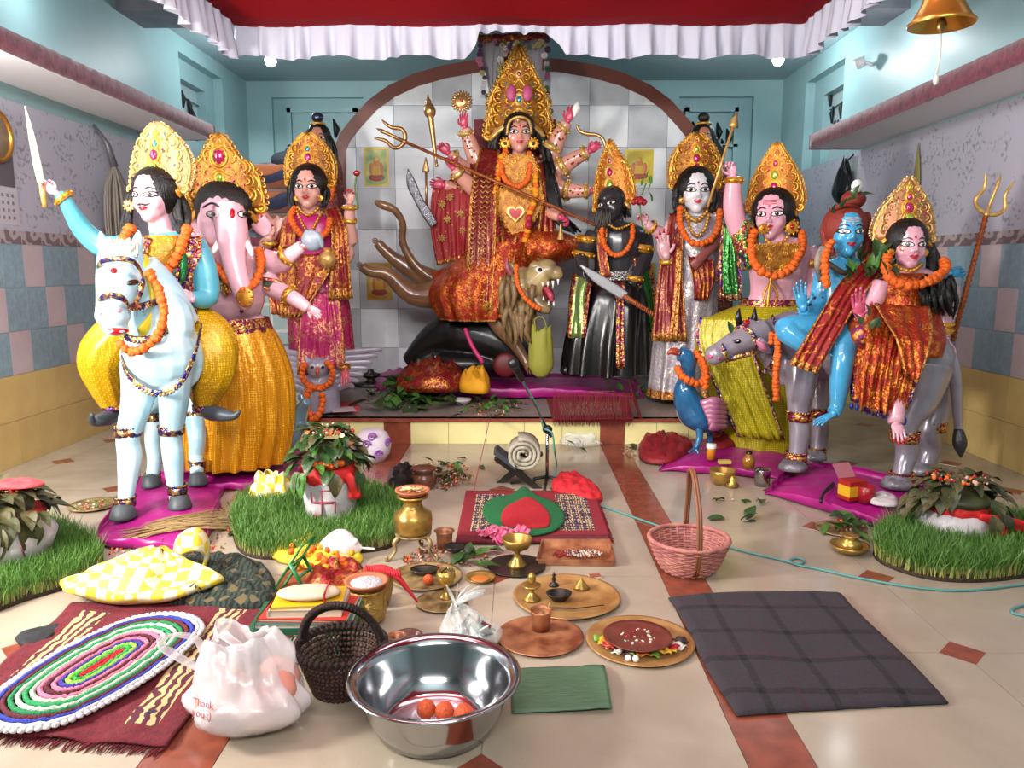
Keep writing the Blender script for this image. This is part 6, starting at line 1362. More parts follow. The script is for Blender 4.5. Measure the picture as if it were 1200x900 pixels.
wrap(bu, bb, 'noseband', [(846, 404), (850, 414), (851, 424)], 6, seq_vi); wrap(bu, bb, 'cheek_strap', [(851, 422), (866, 418), (880, 414)], 6, seq_vi); wrap(bu, bb, 'brow_band', [(858, 388), (870, 384), (882, 392), (886, 404), (882, 414)], 6, seq_vi); wrap(bu, bb, 'neck_band', [(905, 372), (912, 395), (908, 420), (896, 438)], 9, seq_vi)
m = M(); bu.T(m, [(872, 379, -.14), (878, 377, -.14)], [4, 3], 8); bu.obj('forehead_flower', m, g_red); inst('leaf', LEAVES[0], bu.root, bu.p(857, 390, -.2), eul(1.2, 0, .4), .09)
for q in (((937, 488, -.12), 13.5), ((933, 536, -.14), 11.5), ((960, 484, .18), 11.5), ((957, 530, .16), 10.5), ((1060, 512, -.53), 14), ((1056, 560, -.56), 11.5), ((1092, 500, -.22), 14.5), ((1080, 552, -.24), 11)): band(bu, *q, mt=seq_rd, h=5)
garland('orange marigold string hanging straight down the neck of the grey bull', bu.L([(911, 392, -.28), (911, 420, -.3), (909, 445, -.3), (910, 470, -.28)]), 4.2*k, step=1.15); garland('orange marigold pair dangling beside the neck strap of the bull', bu.L([(904, 392, -.24), (903, 404, -.26)]), 3*k)
# saddle cloth
bu.panel('saddle_cloth', [(998, 385, -.42), (996, 430, -.46), (997, 470, -.48)], [(1080, 380, -.78), (1078, 440, -.82), (1058, 488, -.84)], [orange_br, seq_vi], 5, 2, border=.06, bot=.08)
m = M()
for i in range(11):
    t = i/10; bu.E(m, (998+62*t, 476+18*t, -.49-.36*t), (2.4, 2, 4), n=7, mm=5)
bu.obj('tassels', m, mat('blue_tassel', '#23308a', .4, metal=.3), kind='stuff')
# ================================================================ BLUE FIGURE
sv = Fig('blue_figure_statue', 'blue skinned statue with red brown hair and white crescent seated on the grey bull', 'statue', 5.45, 975, 400); k = sv.s
hd = Head(sv.p(991.5, 272, -.06), 58*k, yaw=-.06); B = M(); hd.build(B, sv.p(993, 318, .0), .16)
sv.T(B, [(993, 304, 0), (992, 316, 0), (990, 345, 0), (985, 385, 0)], [(18, 13), (34, 18), (29, 22), (34, 26)], 18, ref=(1, 0, 0))
sv.T(B, [(966, 318, 0), (962, 345, 0), (950, 368, -.08), (941, 362, -.16)], [12, 12, 9.5, 7], 12)
sv.T(B, [(1022, 318, .1), (1060, 328, .2), (1085, 322, .14), (1112, 320, .05)], [12, 11, 9, 7], 12)
sv.T(B, [(985, 388, -.05), (950, 388, -.2), (922, 386, -.26), (940, 402, -.32), (960, 412, -.32)], [20, 19, 15, 11, 9], 14)
sv.T(B, [(985, 392, -.1), (990, 400, -.3), (988, 418, -.4), (984, 450, -.42), (981, 476, -.42), (976, 484, -.44)], [20, 17, 13, 11, 8, 8], 14)
rb = remesh(B, .0095, 3); hd.bvh(rb); ex = M(); hand(ex, sv.p(942, 362, -.17), (-.3, -.05, .95), (.1, -1, 0), 36*k, .12, 0, 0, mir=-1); hand(ex, sv.p(1112, 320, .05), (.9, -.1, 0), (0, -1, -.2), 26*k, .85, 0, 0, mir=1)
hand(ex, sv.p(978, 484, -.45), (-.85, -.3, -.35), (0, .3, -1), 30*k, .1, 0, 0, thumb=0, pw=.8); hand(ex, sv.p(958, 412, -.34), (.75, -.4, -.1), (0, .3, -1), 26*k, .1, 0, 0, thumb=0)
body_obj(sv, rb, ex, [skin_blue, m_nail]); hd.face(sv.root, tilak=mat('ash_marks', '#a8a4a4', .5), lips=mat('dark_rose_lips', '#8a2030', .3))
m_rh = mat('red_brown_hair', '#7a2210', .6, bump=.8, bs=50, aniso=(3, 3, .4)); hd.hair(sv.root, [((sv.p(974, 252, .0), sv.p(969, 275, -.02), sv.p(972, 300, -.04)), 7*k), ((sv.p(1012, 250, .0), sv.p(1019, 280, -.02), sv.p(1018, 310, -.05)), 9*k), ((sv.p(976, 246, -.06), sv.p(992, 240, -.12), sv.p(1008, 246, -.06)), 6*k)], mt=m_rh, cap=(.43, .47, .46), n=10)
m = M(); m.ell(sv.p(1000, 234, 0), (14*k, 13*k, 11*k)); sv.obj('top_knot', m, m_rh)
m = M(); m.prism([(math.cos(a)*6.5*k, math.sin(a)*7*k) for a in [2*PI*i/24 for i in range(24)]], (sv.p(1004, 218, -.1), (1, 0, 0), (0, 0, 1), (0, -1, 0)), .01); sv.obj('white_crescent', m, mat('white_disc', '#dcdcdc', .4))
scatter_leaves(sv.root, sv.L([(985, 244, -.2), (992, 236, -.2), (1000, 232, -.2), (1008, 230, -.18), (978, 250, -.18)]), .085, [LEAVES[0], LEAVES[2]], tilt=.9, up=1.0)
m = M(); sv.T(m, [(962, 330, -.18), (958, 310, -.2), (965, 298, -.2), (966, 288, -.2)], [(3, 3), (4, 3), (9, 2.5), (5, 2)], 10, ref=(1, 0, 0)); sv.obj('cobra', m, mat('cobra_scales', '#8a8070', .4, bump=.8, bs=70, c2='#4a4a50'))
m = M(); sv.T(m, [(962, 300, -.14), (975, 312, -.18), (990, 320, -.18), (1005, 315, -.14)], [3, 3.4, 3.4, 3], 8); sv.obj('snake_collar', m, mat('snake_brown', '#4a3a30', .4, bump=.8, bs=80))
m = M()
for i in range(9):
    a_ = 2*PI*i/9; sv.E(m, (961+13*math.cos(a_), 352+3*math.sin(a_), -.01+.06*math.sin(a_)), 2.2, n=7, mm=5)
for i in range(9): a_ = 2*PI*i/9; sv.E(m, (948+9*math.sin(a_)*.4, 364+8*math.cos(a_), -.12+.05*math.sin(a_)), 2, n=7, mm=5)
sv.obj('bead_bracelets', m, mat('brown_seed_bead', '#3a1c14', .6), kind='stuff')
gauze = brocade('red_gauze_gold', '#8a1414', '#d08a3a', 11, cover=.05, metal=.1, rough=.5)
sv.panel('red_gauze_shawl', [(1020, 300, -.1), (985, 330, -.24), (960, 370, -.36), (926, 428, -.46)], [(1046, 306, -.14), (1012, 345, -.3), (985, 390, -.42), (958, 438, -.48)], [gauze, gold_bor], 4, 3, border=.05, bot=.08)
sv.panel('lap_cloth', [(970, 368, -.2), (975, 392, -.3), (990, 430, -.42)], [(1016, 366, -.24), (1018, 395, -.36), (1008, 440, -.46)], [sequin('brown_gold_print', ['#5a2418', '#8a5a2a', '#3a1a2a', '#a0582a'], 40, .3, .4), seq_vi], 3, 2, border=.08)
garland('orange marigold garland down the left shoulder of the blue figure', sv.L([(974, 284, -.18), (967, 300, -.24), (967, 320, -.28), (970, 340, -.3)]), 4.6*k)
t = thing('bilva_leaves', 'bunch of green leaves draped across the shoulders of the blue figure', 'leaves', sv.p(1000, 305, -.3))
for i in range(20):
    f_ = i/19; inst('leaf', rnd.choice(LEAVES[:3]), t, sv.p(990+52*f_+rnd.uniform(-4, 4), 324-18*f_+rnd.uniform(-12, 12), -.32+.04*rnd.random()), eul(1.3+rnd.uniform(-.5, .4), rnd.uniform(-.4, .4), rnd.uniform(-2.5, 2.5)), .1*rnd.uniform(.8, 1.3))
# ================================================================ GODDESS IN ORANGE SAREE
pv = Fig('goddess_statue', 'goddess statue in orange foil saree and pearl edged crown seated on the bull', 'statue', 5.2, 1050, 440); k = pv.s
hd = Head(pv.p(1064, 287, -.06), 56*k, yaw=-.06); B = M(); hd.build(B, pv.p(1066, 330, .0), .18)
pv.T(B, [(1066, 316, 0), (1066, 328, 0), (1064, 355, 0), (1060, 390, 0)], [(18, 13), (36, 18), (30, 20), (38, 26)], 18, ref=(1, 0, 0))
pv.T(B, [(1034, 332, 0), (1022, 358, -.04), (1016, 372, -.14), (1010, 372, -.2)], [12, 10, 8, 6.5], 12); pv.T(B, [(1098, 330, 0), (1106, 358, -.02), (1104, 385, -.06), (1106, 396, -.08)], [12, 11, 9, 7.5], 12)
rb = remesh(B, .0095, 3); hd.bvh(rb); ex = M(); hand(ex, pv.p(1008, 373, -.2), (-.2, -.05, .95), (.1, -1, 0), 38*k, .12, 1, 1, mir=-1); hand(ex, pv.p(1106, 396, -.08), (.55, -.2, -.75), (-.6, 0, -.6), 34*k, .35, 0, 1, mir=1)
body_obj(pv, rb, ex, [mat('candy_pink_paint', '#cf98a6', .25, coat=.6, var=.05, vs=6), mat('deep_pink_palm', '#c0506e', .3, coat=.4)]); hd.face(pv.root, sc=1.05)
hd.hair(pv.root, [((pv.p(1046, 278, .0), pv.p(1042, 300, -.0), pv.p(1042, 330, -.05)), 8*k), ((pv.p(1086, 278, .02), pv.p(1094, 305, .0), pv.p(1098, 335, -.06)), 10*k)])
m = M(); r_ = random.Random(6)
for i in range(60):
    x = 1082+r_.random()*34; y = 322+r_.random()*20; d_ = -.12-r_.random()*.08
    pv.T(m, [(x, y, d_), (x+r_.uniform(-8, 8), y+12, d_-.02), (x+r_.uniform(-4, 8), y+26+r_.random()*10, d_)], [2.4, 2.8, .6], 5, 3)
pv.obj('loose_curls', m, m_hair)
crown(pv.root, hd, 68*k, 62*k, OGIVE, (mat('pinkish_gold', '#a06848', .4, metal=.4, bump=.3, bs=50), gold_p, gold_y), base=.28, gems=[g_green, g_pink, g_pink], bead=pearl, seed=41)
for x in (1044, 1084): earring(pv.root, pv.p(x, 296, -.12), 4*k)
necklace(pv.root, pv.L([(1050, 311, -.1), (1058, 316, -.16), (1070, 317, -.16), (1080, 310, -.1)]), 2.4*k)
m = M(); pv.T(m, [(1056, 287, -.22), (1054, 291, -.24), (1058, 294, -.24), (1061, 290, -.24)], .7, 6); pv.obj('nose_ring', m, gold_y)
pv.loft('bodice', [(1066, 320, 22, 16), (1066, 328, 36, 21), (1064, 350, 32, 24), (1060, 378, 36, 28)], [orange_br], 6, .04)
pv.loft('lap', [(1058, 360, 34, 28), (1050, 376, 48, 44, -.12), (1050, 395, 48, 52, -.18), (1052, 415, 40, 50, -.18)], [orange_br], 7, .06)
pv.panel('saree_front', [(1020, 358, -.34), (1016, 400, -.56), (1010, 440, -.6), (1006, 482, -.6)], [(1098, 372, -.34), (1078, 410, -.56), (1068, 450, -.6), (1058, 492, -.6)], [orange_br, seq_vi], 6, 4, bot=.06)
pv.panel('saree_fold', [(1024, 356, -.4), (1036, 376, -.5), (1050, 400, -.6), (1060, 440, -.66)], [(1090, 360, -.36), (1092, 384, -.48), (1088, 412, -.6), (1078, 448, -.66)], [orange_br, gold_bor], 3, 3, border=.07)
m = M(); c = pv.p(1012, 392, -.44); m.ell(c, (13*k, 12*k, 13*k)); pv.obj('patterned_knee', m, sequin('orange_gold_print', ['#9c2a10', '#c98a3a', '#b05020', '#7a2a5a'], 45, .4, .35))
for c, d, r in (((1012, 372, -.17), (-.3, 0, 1), 8), ((1105, 388, -.06), (.1, 0, -1), 9.5), ((1105, 381, -.05), (.1, 0, -1), 9.5)): bangle(pv.root, pv.p(*c), d, r*k)
m = M(); hand(m, pv.p(1050, 494, -.62), (0, -.6, -.8), (0, .8, -.6), 28*k, .1, 0, 1, thumb=0, pw=1.2); pv.T(m, [(1050, 470, -.56), (1050, 496, -.62)], [9, 8], 10); pv.obj('foot', m, [mat('candy_pink_paint', '#cf98a6'), m_nail])
garland('orange marigold garland around the neck of the goddess in orange saree', pv.L([(1040, 302, -.12), (1038, 316, -.2), (1046, 328, -.26), (1060, 334, -.28), (1078, 333, -.28), (1096, 326, -.24), (1108, 314, -.16), (1106, 304, -.06)]), 6*k, step=1.3)
t = thing('betel_leaf', 'green leaf tucked in the marigold garland of the goddess in orange saree', 'leaf', pv.p(1045, 320, -.3))
for x, y in ((1040, 322), (1052, 326)): inst('leaf', LEAVES[0], t, pv.p(x, y, -.32), eul(1.2, .3, rnd.uniform(1, 2.5)), .12)
t = thing('leaf_sprig', 'green leaf sprig lying on the lap between the blue figure and the goddess in orange', 'leaves', pv.p(1020, 378, -.4))
for x, y in ((1010, 382), (1020, 386), (1018, 370), (1028, 384)): inst('leaf', LEAVES[0], t, pv.p(x, y, -.58), eul(1.2, .3, rnd.uniform(-2, 2)), .09)
trident(sv, 'trident', 'gold trident with red wrapped shaft held upright by the far right blue hand', (1116, 400, .0), (1172, 208, -.03), (1156, 251, -.03), None, 36, 46, (mat('copper_red_wrap', '#a85a30', .3), gold_p), 2.8)
# ================================================================ FLOOR OBJECTS
brass = mat('polished_brass', '#b8954a', .3, metal=.7, bump=.15, bs=30, c2='#8f6f38', vs=9); copper = mat('copper_metal', '#b8805a', .4, metal=.4, bump=.1, bs=30, c2='#7a4028', vs=10)
brass_d = mat('aged_brass', '#ae9566', .42, metal=.4, bump=.2, bs=40, c2='#5a4a28', vs=14); steel = mat('stainless_steel', '#b8b8bc', .14, metal=1.0); clay = mat('terracotta_clay', '#a8603e', .75, bump=.2, bs=30, var=.15)
m_dkm = mat('blackened_metal', '#2a2622', .35, metal=.5); red_cl = mat('red_cotton_cloth', '#b01420', .8, bump=.6, bs=20); maroon = mat('maroon_carpet', '#5a0c1a', .95, bump=.5, bs=120, var=.2, vs=40)
m_rice = mat('white_rice', '#c9bfae', .7); m_crumb = mat('brown_crumbs', '#6a3f26', .8)
def sc_(x, y, z=0): p = F(x, y, z); return (p-V((0, 0, H))).length*.985/FPX*1.0
def lt(name, label, cat, x, y, prof, mt, z=0.0, n=26, group=None, part='body', sq=(1, 1), fn=None, root=True):
    "turned vessel; (x, y) px of base centre; profile in px (r, height)"
    c = F(x, y, z); k = sc_(x, y, z); t = thing(name, label, cat, c, group)
    obj(part, M().lathe([(r*k, h*k) for r, h in prof], c, n, sq=sq, fn=fn), mt, t, solid=0)
    return t, c, k
def bumps(par, c, R_, n, sizes, mts, name='offerings', h=.0, flat=.5, seed=0, shape='ell', ry=None):
    r = random.Random(seed); m = M(); ry = ry or R_
    for i in range(n):
        a, q = r.uniform(0, 2*PI), math.sqrt(r.random()); s_ = r.uniform(*sizes); p = c+V((math.cos(a)*q*R_, math.sin(a)*q*ry, h+s_*.3+r.random()*s_*.5*(1-q)))
        m.ell(p, (s_, s_*r.uniform(.4, 1), s_*flat), rrot(), 6, 4, r.randrange(len(mts)))
    return obj(name, m, mts, par, kind='stuff')
def noisecloth(name, c, pts, h, mt, par=None, seed=0, fold=18, amp=.02, n=44, label=None, cat=None, kind=None, fl=.006):
    "crumpled cloth heap over floor polygon pts (world xy), peak height h"
    cc = V((sum(p[0] for p in pts)/len(pts), sum(p[1] for p in pts)/len(pts), 0)); Pq = [V((p[0], p[1], 0)) for p in cr([tuple(V(p)[:2])+(0,) for p in pts], 6, True)]; N_ = len(Pq); z0 = c.z; m = M(); L_ = 12
    R_ = []
    for i in range(L_+1):
        t = i/L_; row = []
        for j, p in enumerate(Pq):
            q = cc.lerp(p, math.sin(t*PI/2)**.8); e = V((q.x*fold, q.y*fold, seed))
            w_ = noise.noise(e)+.5*noise.noise(e*2.3); rid = abs(noise.noise(e*.8+V((5, 3, 1))))
            zz = z0+fl+h*(math.cos(t*PI/2)**.7)*(.65+.9*rid)+amp*(w_+.6)*(1-t**4); row.append(V((q.x+amp*.6*noise.noise(e+V((9, 9, 9))), q.y+amp*.6*noise.noise(e+V((3, 9, 2))), max(z0+.003, zz))))
        R_.append(row)
    m.rings(R_, cap=False); b = len(m.v); m.v.append(tuple(sum((V(v) for v in R_[0]), V())/N_)); m.f += [(j, (j+1) % N_, b) for j in range(N_)]; m.m += [0]*N_
    o = obj(name, m, mt, par, None if par else (cc.x, cc.y, z0), solid=.004)
    if label: tag(o, label, cat)
    return o
def fl(*pp, z=0): return [F(x, y, z) for x, y in pp]
def rug(name, label, cat, cs, mats, mi, z0=0.0, th=.012, nu=60, nv=44, fringe=(), frl=.05, amp=.004, fm=None):
    a, b, c, d = [V(q) for q in cs]; t = thing(name, label, cat, ((a+b+c+d)/4).to_tuple()[:2]+(z0,))
    def base(u, v): return a.lerp(b, u).lerp(d.lerp(c, u), v)
    def fn(u, v): p = base(u, v); return V((p.x, p.y, z0+th*.6+max(0, amp*(noise.noise(V((p.x*7, p.y*7, 1)))+.4*noise.noise(V((p.x*18, p.y*18, 4)))+.5))))
    obj('rug_cloth', M().grid(fn, nu, nv, mi), mats, t, solid=th*.7)
    r = random.Random(3)
    for e in fringe:
        m = M(); A, B_ = [(a, b), (b, c), (d, c), (a, d)][e]; ctr = (a+b+c+d)/4; n = int((B_-A).length/.008)
        out = V(((B_-A).y, -(B_-A).x, 0)).normalized(); out = out if out.dot((A+B_)/2-ctr) > 0 else -out
        for i in range(n):
            p = A.lerp(B_, (i+r.random())/n)+V((0, 0, z0+th*.5)); q = p+out*frl*r.uniform(.6, 1)+(B_-A).normalized()*r.uniform(-.02, .02); q.z = z0+.002
            m.tube([p-out*.01, p.lerp(q, .5)+V((0, 0, .003)), q], [.0035, .003, .001], 3, cap=False)
        obj('fringe', m, fm or mats[0], t, kind='stuff')
    return t, base
# ---- carpets, left
def tribal(name, c1, c2, c3, sc=9.0, th=.95):
    m, nt, b = _nt(name); n = N(nt); tc = n('TexCoord').outputs['Object']
    v = n('TexVoronoi', {'Vector': tc, 'Scale': sc, 'Randomness': .35}, distance='MANHATTAN').outputs['Distance']; w_ = n('TexWave', {'Vector': tc, 'Scale': sc*.9, 'Distortion': 6.0, 'Detail Scale': 2.0}).outputs['Fac']
    k_ = n.mix(n.step(w_, .46, .54), col(c1), col(c2)); k_ = n.mix(n.step(v, th, th+.05), k_, col(c3)); nt.links.new(k_, b.inputs['Base Color']); b.inputs['Roughness'].default_value = .95
    t = n('TexNoise', {'Vector': tc, 'Scale': 140.0}).outputs['Fac']; nt.links.new(n('Bump', {'Strength': .5, 'Distance': .004, 'Height': t}).outputs[0], b.inputs['Normal']); return m
trib = tribal('patterned_carpet_band', '#b0996a', '#4a1424', '#2a2440'); trib2 = tribal('prayer_mat_band', '#b8a67a', '#50182a', '#2e2040', 22.0); trib3 = tribal('small_rug_field', '#6a1a20', '#8a7a6a', '#3a1018', 16.0)
rug('carpet', 'maroon carpet with patterned cream bands and fringe at the left front', 'carpet', (F(85, 712), F(322, 706), F(196, 880), F(-85, 858)), [maroon, trib],
    lambda u, v: 1 if (.1 < u < .24 or .76 < u < .9) and .1 < v < .9 else 0, fringe=(0, 2), amp=.014)
cm = thing('crochet_mat', 'oval crocheted mat of concentric coloured yarn rings on the maroon carpet', 'mat', F(116, 790, .02).to_tuple())
A_, B__ = F(62, 818, .03), F(172, 748, .03); ax_ = (B__-A_); Lh = ax_.length/2; ax_.normalize(); ay_ = V((-ax_.y, ax_.x, 0)); cc = (A_+B__)/2
ycol = ['#c01828', '#2f9a40', '#8ad04a', '#3a2f8a', '#d0708a', '#4a1420', '#d9708c', '#9fb8a0', '#1f8a50', '#b9c4b4', '#1a7a48', '#5a1a28', '#2a3a9a', '#cfc9cc']
nring = len(ycol); Wd = (F(150, 812, .02)-F(86, 760, .02)).length*.5
tw = .228
for i, c in enumerate(ycol):
    rr = tw*(i+.6)/nring; LL = Lh*.38+Lh*.33*(i/nring); pts = []
    n = 64
    for j in range(n):
        a = 2*PI*j/n; ex = math.copysign(1, math.cos(a))*LL if abs(math.cos(a)) > .02 else 0; pts.append(cc+ax_*(LL*max(-1, min(1, math.cos(a)*1.5))+rr*1.15*math.cos(a))+ay_*(rr*math.sin(a)*1.0)+V((0, 0, .012-.0+.002*math.sin(j*2.1))))
    m = M(); m.tube(pts, [(.0095+.0018*math.sin(j*2.6), tw/nring*.56+.0015*math.sin(j*2.6)) for j in range(n)], 7, closed=True, ref=(0, 0, 1)); obj('crochet_ring', m, mat('yarn_'+c.strip('#'), c, .95, bump=1, bs=160), cm)
m = M(); q = [cc+ax_*(Lh*.71*max(-1, min(1, math.cos(a)*1.5))+(tw+.006)*1.15*math.cos(a))+ay_*((tw+.006)*math.sin(a))+V((0, 0, .01)) for a in [2*PI*j/120 for j in range(121)]]
for p in resample(q, .024): m.ell(p, (.014, .014, .009), n=6, m=4)
obj('scalloped_edge', m, mat('yarn_cfc9cc', '#cfc9cc'), cm, kind='stuff')
# shawl + yellow bag
plaid = tribal('dark_green_plaid_shawl', '#26352a', '#101412', '#5a4e34', 14.0, 1.0)
noisecloth('plaid_shawl', F(250, 690), fl((168, 702), (200, 664), (255, 655), (310, 668), (326, 704), (300, 716), (240, 716)), .05, plaid, seed=2, label='dark green plaid shawl crumpled at the top edge of the maroon carpet', cat='shawl', amp=.03)
r_ = random.Random(8); m = M()
for i in range(60):
    x = 204+r_.random()*26; y = 676+r_.random()*8; a = F(x, y, .1); b = F(x+r_.uniform(-14, 14), y+r_.uniform(8, 22), .04); m.tube([a, a.lerp(b, .5)+V((0, -.02, .015)), b], [.003, .003, .001], 4)
tag(obj('tassel_fringe', m, sequin('tassel_yarn', ['#222a22', '#8a8f80', '#8a4a20', '#1a1a1a'], 30, 0, .9), None, F(215, 690), kind='stuff'), 'dark mixed yarn tassels of the plaid shawl beside the yellow bag', 'fringe')
def check(name, c1, c2, s_):
    m, nt, b = _nt(name); n = N(nt); tc = n('TexCoord').outputs['Object']
    t = n('TexNoise', {'Vector': tc, 'Scale': 1.5}).outputs['Color']; c = n('TexChecker', {'Vector': n('MixRGB', {0: .1, 1: tc, 2: t}).outputs[0], 'Scale': s_}).outputs['Fac']
    nt.links.new(n.mix(c, col(c1), col(c2)), b.inputs['Base Color']); b.inputs['Roughness'].default_value = .6; return m
ychk = check('yellow_check_cotton', '#d9c034', '#ddd6b0', 22.0)
def bag(name, label, cat, mt, c, rad, h, neck=None, seed=0, lean=(0, 0), n=40, amp=.12, trans=False, solid=.003, fr=9):
    t = thing(name, label, cat, c); m = M(); R_ = []; L_ = 18
    for i in range(L_+1):
        q = i/L_; z = h*q
        r0 = (math.sin(min(1, q*2.2)*PI/2)**.5)*(1-.93*max(0, (q-.35)/.65)**1.4) if neck is None else (math.sin(min(1, q*3+.05)*PI/2)**.6)*(1-(1-neck)*max(0, (q-.3)/.7)**1.3)
        row = []
        for j in range(n):
            a = 2*PI*j/n; w_ = noise.noise(V((math.cos(a)*1.8, math.sin(a)*1.8, q*2.4+seed)))*1.4+.5*noise.noise(V((math.cos(a)*fr*.5, math.sin(a)*fr*.5, q*3+seed)))
            rr = r0*(1+amp*2*w_*(.3+q)); row.append(c+V((math.cos(a)*rad[0]*rr+lean[0]*q*q, math.sin(a)*rad[1]*rr+lean[1]*q*q, max(.002, z+h*.12*w_*q))))
        R_.append(row)
    m.rings(R_, cap=False); obj('bag_skin', m, mt, t, solid=solid); return t, R_
yb, _ = bag('cloth_bag', 'yellow and white checked cloth bag lying slumped above the maroon carpet', 'bag', ychk, F(160, 703), (.36, .17), .22, seed=4, lean=(.1, .05), amp=.16)
m = M(); m.tube([F(205, 652, .1), F(212, 638, .2), F(232, 632, .22), F(243, 645, .14), F(238, 668, .05)], [(.03, .012), (.05, .016), (.06, .018), (.05, .012), (.03, .01)], 12, 0, 4); obj('bag_top', m, ychk, yb)
m = M(); m.tube([F(183, 664, .12), F(181, 648, .15), F(192, 641, .15), (F(200, 648, .13))], .009, 8, 0, 4); obj('handle', m, mat('yellow_handle', '#c9960f', .6), yb)
noisecloth('black_cloth', F(50, 748), fl((20, 748), (50, 738), (70, 735), (60, 750), (30, 760)), .012, mat('black_cloth', '#15161a', .8), seed=6, label='black cloth corner sticking out left of the maroon carpet', cat='cloth', amp=.01)
# plastic carrier bag
plas = mat('white_translucent_plastic', '#e8e4e6', .25, bump=.6, bs=12, alpha=.42, coat=.3); t, _ = bag('plastic_bag', 'white translucent plastic carrier bag with pink contents in front of the carpet', 'bag', plas, F(294, 852), (.2, .15), .3, neck=.5, seed=9, lean=(-.05, .05), amp=.16, fr=7)
c = F(292, 850); m = M()
for i in range(16): m.ell(c+V((rnd.uniform(-.11, .12), rnd.uniform(-.07, .07), .06+rnd.random()*.1)), (.075, .065, .055), rrot(), 10, 7)
obj('contents', m, mat('salmon_contents', '#d08a78', .7), t)
m = M()
for q in (-1, 1): m.tube([F(262+q*20, 775, .2), F(245+q*14, 750, .26), F(232+q*30, 745, .3), F(238+q*44, 760, .28), F(270+q*24, 790, .2)], [(.03, .004), (.035, .004), (.03, .004), (.04, .004), (.03, .004)], 8, 0, 4, ref=(0, -1, .3))
obj('bag_handle', m, plas, t)
def text(par, s_, loc, size, mt, rot, name='lettering', ext=.0008):
    cu = bpy.data.curves.new(name, 'FONT'); cu.body = s_; cu.size = size; cu.extrude = ext; cu.materials.append(mt); cu.align_x = 'CENTER'
    o = bpy.data.objects.new(name, cu); C.objects.link(o); p = V(loc)
    if par is not None: o.parent = par; p = p-ORG[par.name]
    o.location = p; o.rotation_euler = rot; bpy.context.view_layer.update(); me = bpy.data.meshes.new_from_object(o.evaluated_get(bpy.context.evaluated_depsgraph_get())); q = bpy.data.objects.new(name, me); C.objects.link(q); q.parent = par; q.location = p; q.rotation_euler = rot; bpy.data.objects.remove(o); q.name = name; return q
text(t, 'Thank\nyou :)', F(258, 800, .17)+V((0, -.14, 0)), .032, mat('pink_print', '#b04a58', .5), (1.35, 0, -.35))
# seed basket
def beadbasket():
    c = F(401, 806); k = sc_(413, 815)*.9; t = thing('seed_basket', 'dark brown beaded seed basket with arched handle beside the plastic bag', 'basket', c); mt = mat('dark_brown_seed', '#3a2018', .6, bump=1, bs=80); s6 = M().ell((0, 0, 0), (1, 1, 1), n=7, m=5); md = s6.mesh('seed_bead', mt)
    m = M()
    for i in range(9):
        q = i/8; r = (34+17*q)*k; z = (3+50*q)*k; n = int(2*PI*r/(5.6*k))
        for j in range(n):
            a = 2*PI*(j+.5*(i % 2))/n; m.ell(c+V((math.cos(a)*r, math.sin(a)*r, z)), 3.1*k, n=7, m=5)
    obj('woven_wall', m, mt, t, kind='stuff'); m = M()
    n = 44
    for j in range(n):
        a = 2*PI*j/n
        for q in (0, 1): inst('seed_bead', md, t, c+V((math.cos(a)*(51+3*q)*k, math.sin(a)*(51+3*q)*k, (55+3*q)*k)), I3, 4*k)
    n = 38
    for j in range(n):
        a = PI*j/(n-1); inst('seed_bead', md, t, c+V((math.cos(a)*49*k, .02-.06*math.sin(a), 56*k+math.sin(a)*58*k)), I3, 4.4*k)
        inst('seed_bead', md, t, c+V((math.cos(a)*45*k, .032-.06*math.sin(a), 56*k+math.sin(a)*53*k)), I3, 3.8*k)
    m.lathe([(0.001, .004), (33*k, .004), (33*k, .01)], c, 20); obj('base', m, mt, t)
    q = M()
    for x, y in ((-8, 2), (3, 5), (10, 0), (-2, -6)): q.ell(c+V((x*k, y*k, 20*k)), (8*k, 6*k, 4*k), rrot(), 8, 6)
    obj('petals', q, [mat('violet_petal', '#5a4a7a', .6)], t)
    q = M(); q.ell(c+V((.05, 0, 26*k)), (6*k, 5*k, 4*k), rrot(), 8, 6); obj('yellow_petal', q, m_ye, t)
beadbasket()
# steel basin
c = F(510, 868); k = sc_(510, 868)
t, c, k = lt('steel_basin', 'large shiny stainless steel basin with rolled rim at the front centre', 'basin', 510, 852, [(.001, 1), (50, 0), (62, 5), (74, 28), (80, 50), (84, 58), (92, 60), (93, 62), (90, 63), (82, 60.5), (78, 52), (72, 29), (60, 8), (50, 3), (.001, 3)], steel, n=64)
for i, x in enumerate((499, 520, 542)):
    p = V((c.x+(x-510)*k*.97, c.y+.03-.012*i, 15*k)); m = M(); m.ell(p, 10.5*k, n=18, m=12); m.v = [tuple(p+(V(v)-p)*(1+.06*noise.noise(V(v)*160))) for v in m.v]
    tag(obj('laddu', m, mat('orange_laddu', '#c04a18', .45, bump=1, bs=130), None, p), ('leftmost', 'middle', 'rightmost')[i]+' of three round orange sweets inside the steel basin', 'sweet', 'orange sweets in the basin')
# leaf plate
m = M(); A_, B_, C2, D_ = F(598, 786), F(708, 782), F(717, 836), F(600, 838)
m.grid(lambda u, v: (lambda p: V((p.x, p.y, .008+.016*abs(math.sin(v*PI*1.0))*(.4+u)+.006*noise.noise(V((u*4, v*3, 2)))+.02*max(0, v-.8)*u*3)))(A_.lerp(B_, u).lerp(D_.lerp(C2, u), v)), 24, 16)
tag(obj('banana_leaf', m, mat('grey_green_leaf', '#4a6a4e', .5, var=.15, vs=6, aniso=(2, 30, 1), bump=.4, bs=8), None, (A_+C2)/2, solid=.005), 'folded grey green banana leaf lying right of the steel basin', 'leaf')
